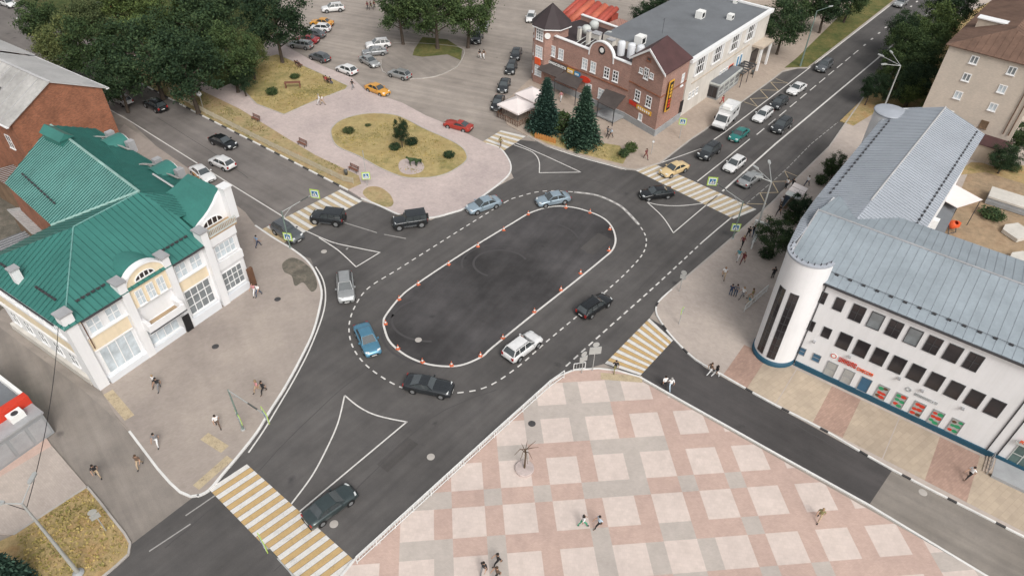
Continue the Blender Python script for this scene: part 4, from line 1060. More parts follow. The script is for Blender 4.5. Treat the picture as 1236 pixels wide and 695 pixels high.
    # awnings and porch
    b = MB(); b.solid([(3.0, -.1, 3.9), (7.6, -.1, 3.9), (7.6, -1.9, 3.0), (3.0, -1.9, 3.0)], (0, 0, .08)); b.build('awning', 'awning_dark', t)
    b = MB(); b.solid([(7.8, -.1, 3.7), (11.6, -.1, 3.7), (12.4, -2.6, 2.9), (7.4, -2.6, 2.9)], (0, 0, .1)); aw = b.build('awning', 'awning_dark', t)
    for x in (7.6, 12.2):
        b = MB(); b.tube((x, -2.5, 0), (x, -2.5, 2.95), .07, n=6); b.build('post', 'steel_dark', aw)
    b = MB(); b.solid([(Lw - 4.2, -.1, 3.5), (Lw - .2, -.1, 3.7), (Lw + .3, -3.4, 2.7), (Lw - 3.4, -3.0, 2.6)], (0, 0, .12)); po_ = b.build('porch_roof', 'awning_dark', t)
    for p in ((Lw - 3.3, -2.9, 2.6), (Lw + .2, -3.3, 2.7)):
        b = MB(); b.tube((p[0], p[1], 0), p, .08, n=6); b.build('post', 'steel_dark', po_)
    b = MB(); b.box(Lw - 4.0, Lw - .1, -2.8, -.2, .2, .45); b.build('porch_floor', 'plinth_grey', po_)
    # rooftop plant
    rg = random.Random(2)
    for k, (x, y, w, h) in enumerate(((7.3, 3.2, .5, 2.0), (9.4, 3.0, .55, 2.1), (11.2, 3.4, .5, 1.9), (8.6, 6.0, 1.3, .8), (12.2, 5.5, 1.2, .9))):
        b = MB(); b.box(x - w / 2, x + w / 2, y - w / 2, y + w / 2, H - .69, H - .69 + h, 0); b.box(x - w / 2 - .06, x + w / 2 + .06, y - w / 2 - .06, y + w / 2 + .06, H - .69 + h, H - .58 + h, 1); b.build('roof_chimney', ['pale_wall', 'cap_grey'], t)
    for k, (x, y, r_) in enumerate(((6.0, 6.5, .8), (10.4, 7.2, .9), (5.6, 9.0, .8))):
        b = MB(); b.lathe([(0, H - .69), (r_, H - .69), (r_, H + .2), (r_ * .6, H + .5), (0, H + .55)], 12, 0, x, y); b.build('roof_ventilator', 'steel_pale', t, True)
    for x in (15.6, 17.2, 18.6):
        b = MB(); b.lathe([(.62, H - .69), (.62, H + 1.2), (.5, H + 1.45), (0, H + 1.5)], 14, 0, x, 3.6 + (x - 15.6) * .3); b.build('roof_tank', 'white_wall_blue', t, True)
    b = MB()
    for k in range(5): b.tube((8.0 + k * .9, 1.2, H - .6), (8.4 + k * .9, 4.0, H + .2), .06, n=5)
    b.build('roof_pipe', 'steel_pale', t)
    # gabled corner tower
    a_ = (Lw, 0.0); u = (Vector(c2) - Vector(a_)).normalized(); v = (Vector(d2) - Vector(c2)).normalized()
    Lt = (Vector(c2) - Vector(a_)).length; Ls = 7.7
    P = lambda x, y, z: (a_[0] + u.x * x + v.x * y, a_[1] + u.y * x + v.y * y, z)
    rzf = math.atan2(u.y, u.x); rzs = math.atan2(v.y, v.x)
    b = MB(); b.prism([P(0, 0, 0)[:2], P(Lt, 0, 0)[:2], P(Lt, Ls, 0)[:2], P(0, Ls, 0)[:2]], 0, 10.2); 
    b.solid([P(0, 0, 10.2), P(Lt, 0, 10.2), P(Lt / 2, 0, 12.1)], (v.x * .4, v.y * .4, 0)); tw = b.build('corner_tower', 'brick_red', t)
    b = MB(); ez, az = 10.05, 12.55
    rf = [P(Lt + .45, -.25, ez), P(Lt + .45, Ls + .1, ez), P(Lt / 2, Ls * .58, az + .6), P(Lt / 2, -.25, az)]
    b.solid(rf, (0, 0, -.16)); b.solid([P(-.45, -.25, ez), P(-.45, Ls + .1, ez), P(Lt / 2, Ls * .58, az + .6), P(Lt / 2, -.25, az)], (0, 0, -.16))
    b.solid([P(Lt + .45, Ls + .1, ez), P(-.45, Ls + .1, ez), P(Lt / 2, Ls * .58, az + .6)], (0, 0, -.16)); b.build('tower_roof', 'roof_maroon', tw)
    b = MB()
    for x in (-.45, Lt + .45):
        b.solid([P(x, -.36, ez - .05), P(Lt / 2, -.36, az + .03), P(Lt / 2, -.36, az - .32), P(x, -.36, ez - .38)], (v.x * .14, v.y * .14, 0))
    b.build('barge_board', 'trim_white', tw)
    def wf(s, z, w, h, nx, nz, g='glass_dark', fr='trim_white', fw=.13): return window(tw, *P(s, 0, z), w, h, rzf, nx, nz, g, fr, fw)
    for s in (2.1, 4.5): wf(s, 4.75, 1.15, 1.75, 2, 3)
    wf(3.2, 8.7, .95, 1.7, 2, 3); wf(2.1, 8.75, .8, .85, 2, 2); wf(4.3, 8.75, .8, .85, 2, 2); wf(3.3, 10.9, .8, .5, 1, 1, 'glass_dark', 'brick_old', .06); wf(3.3, 1.75, .8, 1.1, 1, 1, 'glass_pale', 'trim_white')
    for s in (6.3,): window(tw, *P(Lt, s, 6.9), .8, 2.0, rzs, 2, 3, 'glass_pale', 'trim_white', .12)
    def panel(name, p0, p1, z0, z1, out, m, th=.1):
        q = MB(); nrm = Vector((p1[1] - p0[1], -(p1[0] - p0[0]))).normalized()
        A1, B1 = Vector(p0) + nrm * out, Vector(p1) + nrm * out
        q.solid([(A1.x, A1.y, z0), (B1.x, B1.y, z0), (B1.x, B1.y, z1), (A1.x, A1.y, z1)], (nrm.x * th, nrm.y * th, 0)); return q.build(name, m, tw), nrm
    s_, _ = panel('tower_sign', P(.6, 0, 0)[:2], P(2.2, 0, 0)[:2], 2.9, 3.55, .01, 'red_paint'); s_['label'] = 'red end of the sign over the door'
    s_, _ = panel('tower_sign', P(2.25, 0, 0)[:2], P(5.4, 0, 0)[:2], 2.75, 3.4, .01, 'yellow_paint'); s_['label'] = 'yellow sign over the door'
    for k in range(6): panel('sign_character', P(2.6 + .45 * k, 0, 0)[:2], P(2.6 + .45 * k + .26, 0, 0)[:2], 2.9, 3.25, .115, 'sign_white', .03)
    s_, _ = panel('vertical_sign', P(Lt, 1.3, 0)[:2], P(Lt, 2.65, 0)[:2], 3.6, 8.4, .35, 'yellow_paint', .14); s_['label'] = 'tall black and yellow vertical sign'
    panel('sign_face', P(Lt, 1.45, 0)[:2], P(Lt, 2.5, 0)[:2], 3.8, 8.2, .495, 'sign_black', .03)
    for k in range(4): panel('sign_character', P(Lt, 1.7, 0)[:2], P(Lt, 2.25, 0)[:2], 7.4 - .55 * k, 7.8 - .55 * k, .53, 'yellow_paint', .03)
    for k in range(3): panel('sign_character', P(Lt, 1.6, 0)[:2], P(Lt, 2.3, 0)[:2], 5.2 - .5 * k, 5.55 - .5 * k, .53, 'red_paint', .03)
    panel('plinth', P(-.02, 0, 0)[:2], P(Lt + .15, 0, 0)[:2], 0, 1.0, .004, 'plinth_grey', .16); panel('plinth', P(Lt, -.15, 0)[:2], P(Lt, Ls, 0)[:2], 0, 1.0, .004, 'plinth_grey', .16)
    panel('side_door', P(Lt, 7.1, 0)[:2], P(Lt, 8.1, 0)[:2], .9, 3.0, .01, 'sign_black', .06)
    panel('string_course', P(0, 0, 0)[:2], P(Lt, 0, 0)[:2], 6.2, 6.4, .003, 'brick_old', .08); panel('string_course', P(Lt, 0, 0)[:2], P(Lt, Ls, 0)[:2], 6.2, 6.4, .003, 'brick_old', .08)
    return t
brick_corner()

# ------------------------------------------------------------------ long pale building with a flat grey roof
def long_block():
    t = thing('long_building', 'long pale two-storey building with flat grey roof and tall dark windows', 'building', (21.094, 95.575, .1), R(51.5))
    x0, x1, Dp, H = 8.3, 37.5, 16.0, 9.1
    b = MB(); b.prism([(x0, .1), (x1, .1), (x1, Dp), (x0, Dp)], 0, H); b.build('wall', 'block_wall', t)
    b = MB(); b.box(x1, x1 + .2, .2, Dp, 0, H - .1); b.build('end_wall', 'beige_wall', t)
    b = MB(); b.face([(x0, .4, H + .02), (x1 - .1, .4, H + .02), (x1 - .1, Dp, H + .02), (x0, Dp, H + .02)]); rf = b.build('flat_roof', 'roof_felt', t)
    b = MB(); b.box(x0 - .1, x1 + .4, -.28, .42, H - .25, H + .3); b.box(x1 - .1, x1 + .4, .42, Dp, H - .25, H + .3); b.build('parapet', 'trim_white', t)
    for x in (11.8, 17.6, 23.8, 29.8):
        window(t, x, .1, 7.45, 3.0, 2.9, 0, 4, 2, 'glass_dark', 'trim_white', .15)
        for k in (-1, 1):
            b = MB(); b.box(x - 1.8 if k < 0 else x + 1.62, x - 1.62 if k < 0 else x + 1.8, -.2, .09, 6.1, 9.0); b.build('window_fin', 'trim_white', t)
    for x in (10.2, 11.4, 12.6, 20.8, 22.0, 23.2): window(t, x, .1, 2.9, .8, 1.1, 0, 2, 2, 'glass_mid', 'trim_white', .1)
    for x, g in ((24.8, 'glass_dark'), (27.2, 'sign_blue'), (28.4, 'sign_blue')): window(t, x, .1, 3.0, .9 if g != 'glass_dark' else 1.8, .6 if g == 'glass_dark' else 2.2, 0, 1, 1, g, 'orange_paint' if g == 'glass_dark' else 'trim_white', .1)
    b = MB(); b.box(32.5, 37.4, -1.9, .08, 4.1, 4.45); b.build('entrance_canopy', 'beige_wall', t)
    for x in (33, 36.8):
        b = MB(); b.box(x - .2, x + .2, -1.8, -1.45, 0, 4.1); b.build('canopy_pillar', 'trim_white', t)
    b = MB(); b.box(33, 36, -.05, .09, 0, 3.0); b.build('entrance_door', 'glass_dark', t)
    b = MB(); b.box(10, 31, -.03, .09, 4.9, 5.05); b.build('string_course', 'beige_wall', t)
    for x, y, s in ((25.6, 7.8, 1.2), (28.5, 3.6, .9), (8.9, 9.5, 1.3), (36.4, 6.5, .6)):
        b = MB(); b.box(x - s * .6, x + s * .6, y - s * .5, y + s * .5, H + .03, H + .03 + s, 0); b.box(x - s * .35, x + s * .35, y - s * .5 - .03, y - s * .5 - .002, H + .25, H + s * .8, 1); b.build('roof_vent', ['sign_white', 'sign_black'], t)
    b = MB(); b.tube((15, 9, H), (15, 9, H + 2.5), .03, n=5); b.tube((14.6, 9, H + 2.3), (15.6, 9, H + 2.4), .02, n=5); b.build('antenna', 'steel_dark', t)
    return t
long_block()

# ------------------------------------------------------------------ beige block of flats, top right
def flats():
    B0 = Vector((71.405, 90.812)); ang = R(-40); L = 12.5
    O = B0 + Vector((-math.cos(ang), -math.sin(ang))) * L
    t = thing('apartment_building', 'beige apartment building with brown metal roof and a pipe down its blank end wall', 'building', (O.x, O.y, .1), ang)
    H = 14.0
    b = MB(); b.prism([(0, 0), (L, 0), (L, 46), (0, 46)], 0, H); b.build('wall', 'brick_beige', t)
    b = MB(); seamed(b, [(-.5, -.4, H), (L + .5, -.4, H), (L * .5, 5.0, H + 2.6)], (0, -1, -.4), .9, .04)
    seamed(b, [(-.5, -.4, H), (L * .5, 5.0, H + 2.6), (L * .5, 46, H + 2.6), (-.5, 46, H)], (-1, 0, -.4), .9, .04)
    seamed(b, [(L + .5, -.4, H), (L + .5, 46, H), (L * .5, 46, H + 2.6), (L * .5, 5.0, H + 2.6)], (1, 0, -.4), .9, .04); rf = b.build('roof', ['roof_brown', 'roof_brown'], t)
    b = MB(); b.box(1.0, 5.0, 8, 9.2, H + .6, H + 1.9, 0); b.box(.8, 5.2, 7.8, 9.4, H + 1.9, H + 2.05, 1); b.build('roof_chimney', ['beige_wall', 'trim_white'], rf)
    for x, z, g in ((3.7, 12.9, 'glass_mid'), (3.75, 10.35, 'glass_mid'), (3.75, 7.6, 'glass_pale'), (8.6, 12.8, 'glass_mid'), (8.55, 10.1, 'glass_pale'), (8.55, 7.35, 'glass_pale'), (8.55, 4.6, 'shed_wood'), (3.75, 4.6, 'glass_pale')):
        window(t, x, 0, z - .1, 1.05, 1.15, 0, 2, 1, g, 'trim_white' if g != 'shed_wood' else 'shed_wood', .12)
    for x in (11.3, 12.0):
        b = MB(); b.tube((x, -.14, 4.0), (x, -.14, 13.8), .07, n=6); b.build('downpipe', 'rust', t)
    b = MB(); b.box(-.12, -.003, 0, 46, 0, .6); b.build('plinth', 'plinth_grey', t)
    for y in range(4, 44, 4):
        for z in (3.2, 6, 8.8, 11.6): window(t, 0, y, z, 1.3, 1.5, R(-90), 2, 1, 'glass_mid', 'trim_white', .1)
    b = MB(); b.box(5.5, 12.8, -2.4, -.02, 0, 2.6, 0); b.solid([(5.3, -2.6, 2.6), (13.0, -2.6, 2.6), (13.0, 0, 3.1), (5.3, 0, 3.1)], (0, 0, .1), 1); b.build('basement_porch', ['beige_wall', 'roof_maroon'], t)
    return t
flats()

# ------------------------------------------------------------------ kiosks, shelters, stalls and tents
def red_kiosk():
    A, B = Vector((-42.94, 38.45)), Vector((-44.9, 35.8))
    c = at(20, 530, 0); t = thing('market_kiosk', 'red and grey market kiosk with an air conditioner at the left edge', 'kiosk', (c.x, c.y, .1), R(58))
    b = MB(); b.box(-5, 2.3, -2.2, 1.8, 0, 2.75); b.build('wall', 'steel_grey', t)
    b = MB(); b.box(-5.1, 2.4, -2.35, -.6, 2.76, 2.95); b.build('front_roof', 'cap_grey', t)
    b = MB(); b.box(-5.1, 2.45, -.6, .15, 2.76, 3.9); b.build('fascia', 'red_paint', t)
    b = MB(); b.box(-5.1, 2.2, .15, 7.4, 2.76, 3.0); b.build('rear_roof', 'roof_felt', t)
    b = MB(); b.box(-5, 2.1, 1.8, 7.3, 0, 2.75); b.build('rear_wall', 'sign_green', t)
    b = MB(); b.box(2.2, 2.5, .15, 7.5, 2.76, 3.6); b.build('side_fascia', 'sign_white', t)
    b = MB(); b.box(.2, 1.4, -1.6, -.75, 2.96, 3.6, 0); b.lathe([(0, 3.62), (.28, 3.62), (.3, 3.6)], 12, 1, .8, -1.2); b.build('air_conditioner', ['sign_white', 'steel_dark'], t)
    b = MB()
    for x in (-4, -2.4, -.8, .8): b.box(x, x + 1.3, -2.24, -2.202, .3, 2.3)
    b.build('shutter', 'cap_grey', t)
red_kiosk()
def kiosk_grey():
    Fc, Rc, Lc = (at(*p, .1).to_2d() for p in ((864.5, 121.5), (890, 101), (848, 110)))
    u = (Rc - Fc); L = u.length; D = (Lc - Fc).length
    t = thing('bus_stop_kiosk', 'grey flat roofed bus stop kiosk with glazed front in front of the long pale building', 'kiosk', (Fc.x, Fc.y, .12), math.atan2(u.y, u.x))
    b = MB(); b.box(0, L, 0, D, 0, 2.5); b.build('wall', 'steel_grey', t)
    b = MB(); b.box(-.2, L + .2, -.25, D + .2, 2.5, 2.78, 0); b.box(0, L, -.05, D, 2.781, 2.83, 1); b.build('flat_roof', ['steel_pale', 'roof_felt'], t)
    n = 4
    for k in range(n): window(t, L * (k + .5) / n, 0, 1.35, L / n - .18, 1.7, 0, 1, 2, 'glass_mid', 'steel_pale', .08, False)
    for k in range(2): window(t, 0, D * (k + .5) / 2, 1.25, D / 2 - .3, 1.9, R(-90), 2, 1, 'glass_dark', 'steel_dark', .08, False)
kiosk_grey()
def frame_shelter():
    c = at(898, 82, 2.5); t = thing('bus_shelter', 'open dark steel bus shelter with slatted roof beside the grey kiosk', 'bus shelter', (c.x, c.y, .12), R(52))
    b = MB()
    for x in (-2.6, 0, 2.6):
        for y in (-1, 1): b.tube((x, y, 0), (x, y, 2.4), .06, n=6)
    b.build('post', 'steel_dark', t)
    b = MB()
    for k in range(6): b.box(-2.8 + k * 1.0, -2.3 + k * 1.0, -1.2, 1.2, 2.4, 2.48)
    b.box(-2.8, 2.8, -1.1, -1.0, 2.3, 2.4); b.box(-2.8, 2.8, 1.0, 1.1, 2.3, 2.4); b.build('roof', 'steel_dark', t)
    b = MB(); b.box(-2.4, 2.4, .5, .9, .42, .48); b.build('seat', 'shed_wood', t)
    b = MB(); b.box(-2.6, 2.6, 1.02, 1.05, .3, 2.2); b.build('back_panel', 'glass_mid', t)
frame_shelter()
def stall():
    c = at(961, 233, 2.4); t = thing('bus_shelter', 'white roofed bus shelter in three panels on the right pavement near the zigzag bay', 'bus shelter', (c.x, c.y, .12), R(54))
    for k in range(3):
        b = MB(); x = -1.75 + 1.2 * k; b.solid([(x, -.95, 2.42), (x + 1.08, -.95, 2.42), (x + 1.08, .95, 2.6), (x, .95, 2.6)], (0, 0, .07)); b.build('roof_panel', 'canvas_white' if k else 'steel_pale', t)
    for x in (-1.7, 1.7):
        for y in (-.85, .85):
            b = MB(); b.tube((x, y, 0), (x, y, 2.5), .05, n=6); b.build('post', 'steel_dark', t)
    b = MB(); b.box(-1.7, 1.7, .85, .89, .2, 2.3); b.build('back_panel', 'panel_teal', t)
    b = MB(); b.box(-1.5, 1.5, .3, .7, .42, .48); b.build('seat', 'shed_wood', t)
stall()
def tent(px, label, w, d, rz):
    c = at(*px, 2.4); t = thing('canopy_tent', label, 'tent', (c.x, c.y, .12), rz, 'white tents by the spruces')
    b = MB(); e = [(-w / 2, -d / 2, 2.2), (w / 2, -d / 2, 2.2), (w / 2, d / 2, 2.2), (-w / 2, d / 2, 2.2)]
    for k in range(4):
        b.face([e[k], e[(k + 1) % 4], (0, 0, 3.3)]); b.face([e[(k + 1) % 4], e[k], (e[k][0], e[k][1], 1.95), (e[(k + 1) % 4][0], e[(k + 1) % 4][1], 1.95)][::1])
    b.build('canopy', 'canvas_white', t)
    for x, y, _ in e:
        q = MB(); q.tube((x * .97, y * .97, 0), (x * .97, y * .97, 2.2), .05, n=6); q.build('post', 'steel_dark', t)
    q = MB()
    for k in range(4):
        a, c_ = e[k], e[(k + 1) % 4]
        q.tube((a[0], a[1], .9), (c_[0], c_[1], .9), .04, n=5)
        for s in range(12):
            f = s / 12; q.tube((a[0] + (c_[0] - a[0]) * f, a[1] + (c_[1] - a[1]) * f, .05), (a[0] + (c_[0] - a[0]) * f, a[1] + (c_[1] - a[1]) * f, .9), .05, n=4)
    q.build('terrace_fence', 'rust', t)
tent((624, 126), 'nearer white square canopy tent with brown terrace rails beside the spruces', 4.6, 4.2, R(-44))
tent((643, 113), 'farther white canopy tent half hidden behind the left spruce', 4.2, 4.0, R(-44))
mat('red_dull', (.40, .075, .05), .6, .15); mat('orange_dull', (.50, .13, .075), .6, .15)
def red_tarp():
    c = at(700, 4, 5); t = thing('inflatable_slide', 'big red and orange inflatable slide behind the brick corner building', 'inflatable', (c.x, c.y, 0), R(-44)); t.scale = (.72, .8, .72)
    b = MB(); 
    for k in range(5): b.tube((-5 + 2.4 * k, 0, 1.2), (-5 + 2.4 * k, 8, 4.4), 1.25, n=12, mi=k % 2)
    b.build('slide_bed', ['red_dull', 'orange_dull'], t, True)
    b = MB(); b.tube((-6.4, 0, .9), (6, 0, .9), .9, n=12); b.tube((-6.4, 0, 1.6), (-6.4, 8, 5.0), .7, n=10); b.tube((6, 0, 1.6), (6, 8, 5.0), .7, n=10); b.build('side_tube', 'red_dull', t, True)
    b = MB(); b.box(-6.5, 6.2, 6, 8.6, 0, 3.6); b.build('base_block', 'red_dull', t)
red_tarp()
def crate_heap():
    c = at(1226, 245, .8); t = thing('slab_stack', 'pale concrete slabs stacked on a weedy mound in the yard', 'slab stack', (c.x, c.y, .12), R(-36))
    rg = random.Random(4)
    for k in range(4):
        b = MB(); o = rg.uniform(-.15, .15); b.box(-3.2 + o, 3.0 + o, -1.5 + o, 1.4, .1 + .3 * k, .36 + .3 * k); b.build('slab', 'plinth_grey' if k < 3 else 'pale_wall', t)
crate_heap()
for p, lab, s in (((1226, 283), 'pale stone block lying on the yard earth', 1.6), ((1232, 316), 'broken pale slab at the yard corner by the roof edge', 1.3)):
    c = at(*p, .12); b = MB(); b.solid([(-s, -.8 * s, .1), (s * .9, -.9 * s, .1), (s, .8 * s, .1), (-.2 * s, s, .1), (-.95 * s, .6 * s, .1)], (0, 0, .5)); o = b.build('stone_block', 'pale_wall', None, False, (c.x, c.y, .1)); o.rotation_euler = (0, 0, .4); tag(o, lab, 'stone block')
def mixer():
    c = at(1147, 276, .6); t = thing('concrete_mixer', 'small orange concrete mixer in the dirt yard', 'concrete mixer', (c.x, c.y, .13), R(20))
    b = MB(); b.lathe([(.0, -.5), (.35, -.5), (.55, -.1), (.55, .25), (.3, .7), (.28, .7)], 16); o = b.build('drum', 'orange_paint', t, True); o.location = (0, 0, 1.1); o.rotation_euler = (R(35), 0, 0)
    b = MB()
    for x in (-.6, .6):
        b.tube((x, -.5, .1), (x, 0, 1.1), .06, n=6); b.tube((x, .5, .1), (x, 0, 1.1), .06, n=6)
    b.tube((-.6, -.5, .15), (.6, -.5, .15), .05, n=6); b.build('stand', 'steel_dark', t)
    for x in (-.7, .7):
        b = MB(); b.tube((x - .08, .5, .28), (x + .08, .5, .28), .28, n=14); b.build('wheel', 'sign_black', t)
    b = MB(); b.box(.65, 1.15, -.25, .25, .6, 1.3); b.build('motor_box', 'orange_paint', t)
mixer()
# ================================================================== VEHICLES
for nm, c, rg_, me_ in (('car_white', (.72, .72, .72), .3, 0), ('car_silver', (.42, .43, .43), .3, .5), ('car_grey', (.13, .14, .15), .3, .4), ('car_dark', (.028, .032, .036), .25, .2), ('car_black', (.010, .012, .014), .22, 0),
    ('car_darkgreen', (.055, .075, .078), .28, .4), ('car_blue', (.10, .26, .38), .28, .4), ('car_paleblue', (.34, .43, .50), .28, .4), ('car_yellow', (.62, .30, .045), .35, 0), ('car_cream', (.66, .50, .27), .35, 0), ('car_red', (.36, .035, .022), .3, 0), ('car_crimson', (.30, .03, .035), .3, 0), ('car_teal', (.02, .20, .18), .3, .2), ('car_lightgrey', (.30, .31, .32), .3, .4)):
    paint(nm, c, rg_, me_)
glassy('car_glass', (.05, .06, .064), .05); M['car_glass'].node_tree.nodes['Principled BSDF'].inputs['Coat Weight'].default_value = 1.0; M['car_glass'].node_tree.nodes['Principled BSDF'].inputs['Specular IOR Level'].default_value = .9
paint('tyre', (.012, .012, .012), .85, 0, 0); paint('rim', (.42, .43, .44), .35, .6, 0); paint('plastic_black', (.014, .014, .015), .6, 0, 0)
paint('lamp_clear', (.70, .72, .72), .15, 0, 1); paint('lamp_red', (.35, .015, .012), .2, 0, 1); paint('plate', (.7, .7, .68), .5, 0, 0); paint('chrome', (.55, .56, .57), .2, .9, 0)

# per kind: length, width, roof height, ground clearance, deck stations [(x, z)] rear to front, greenhouse (rear base, rear top, front top, windscreen base), belt z, wheels x, wheel r, side panes
KINDS = {
 'sedan':  dict(L=4.6, W=1.78, zr=1.45, cl=.22, deck=[(-2.3, .62), (-2.22, .90), (-1.75, .97), (-1.3, .98), (0, .95), (.85, .93), (1.5, .86), (2.05, .74), (2.3, .52)], gh=(-1.62, -.95, .25, 1.0), belt=.93, wx=(-1.36, 1.36), wr=.32, split=(-.42,)),
 'muscle': dict(L=4.8, W=1.86, zr=1.38, cl=.2, deck=[(-2.4, .66), (-2.34, .94), (-1.8, .98), (-1.2, .97), (0, .94), (.6, .93), (1.6, .90), (2.3, .82), (2.4, .56)], gh=(-1.9, -.75, .05, .62), belt=.92, wx=(-1.38, 1.46), wr=.34, split=()),
 'hatch':  dict(L=4.2, W=1.76, zr=1.5, cl=.22, deck=[(-2.1, .55), (-2.06, .92), (-1.8, .96), (0, .95), (.9, .93), (1.5, .86), (1.9, .74), (2.1, .52)], gh=(-2.0, -1.45, .25, 1.02), belt=.93, wx=(-1.28, 1.3), wr=.32, split=(-.45, )),
 'wagon':  dict(L=4.6, W=1.76, zr=1.48, cl=.22, deck=[(-2.3, .55), (-2.26, .92), (-2.0, .96), (0, .95), (.85, .93), (1.5, .87), (2.05, .75), (2.3, .52)], gh=(-2.24, -1.85, .2, .98), belt=.93, wx=(-1.36, 1.38), wr=.32, split=(-.35, -1.2)),
 'suv':    dict(L=4.6, W=1.88, zr=1.68, cl=.28, deck=[(-2.3, .65), (-2.26, 1.05), (-2.0, 1.10), (0, 1.08), (.9, 1.07), (1.55, 1.02), (2.08, .90), (2.3, .58)], gh=(-2.2, -1.75, .2, 1.02), belt=1.06, wx=(-1.36, 1.4), wr=.37, split=(-.4, -1.25)),
 'offroad':dict(L=4.5, W=1.9, zr=1.86, cl=.36, deck=[(-2.1, .6), (-2.08, 1.12), (-1.9, 1.16), (0, 1.15), (.75, 1.14), (1.5, 1.12), (2.05, 1.06), (2.15, .62)], gh=(-2.05, -1.98, .42, .72), belt=1.13, wx=(-1.3, 1.45), wr=.43, split=(-.35, -1.2)),
}
def body_mesh(k):
    S = KINDS[k]; b = MB(); W2 = S['W'] / 2; rings = []; boxy = k == 'offroad'
    dk = S['deck']; xs = []
    for (xa, za), (xb, zb) in zip(dk, dk[1:]):
        m = 2 if xb - xa > .4 else 1
        for q in range(m): xs.append((xa + (xb - xa) * q / m, za + (zb - za) * q / m))
    xs.append(dk[-1])
    L2 = dk[-1][0]
    for x, z in xs:
        e = max(0, (abs(x) - L2 * .78) / (L2 * .22)); hw = W2 * (1 - (.05 if boxy else .13) * e ** 2)
        cl = S['cl'] + .10 * e; top = z; mid = cl + (top - cl) * .55
        rg_ = [(hw * .90, cl), (hw * .985, cl + .12), (hw, mid), (hw * .985, top - .09), (hw * (.93 if not boxy else .965), top - .015), (hw * .55, top + .022), (0, top + .03)]
        rings.append([(x, -y, zz) for y, zz in rg_] + [(x, y, zz) for y, zz in rg_[-2::-1]])
    n = len(rings[0]); i0 = len(b.v)
    for r in rings: b.v += r
    for q in range(len(rings) - 1):
        for j in range(n - 1):
            b.f.append((i0 + q * n + j, i0 + (q + 1) * n + j, i0 + (q + 1) * n + j + 1, i0 + q * n + j + 1)); b.m.append(0)
        b.f.append((i0 + q * n + n - 1, i0 + (q + 1) * n + n - 1, i0 + (q + 1) * n, i0 + q * n)); b.m.append(1)
    b.f.append(tuple(i0 + j for j in range(n))); b.m.append(0)
    q = (len(rings) - 1) * n; b.f.append(tuple(i0 + q + j for j in range(n - 1, -1, -1))); b.m.append(0)
    # dark wheel arches
    for wx in S['wx']:
        for s in (-1, 1):
            ro = S['wr'] + .075; y0, y1 = s * (W2 - .10), s * (W2 + .012)
            b.tube((wx, y0, S['wr']), (wx, y1, S['wr']), ro, ro, 18, 1)
    return b
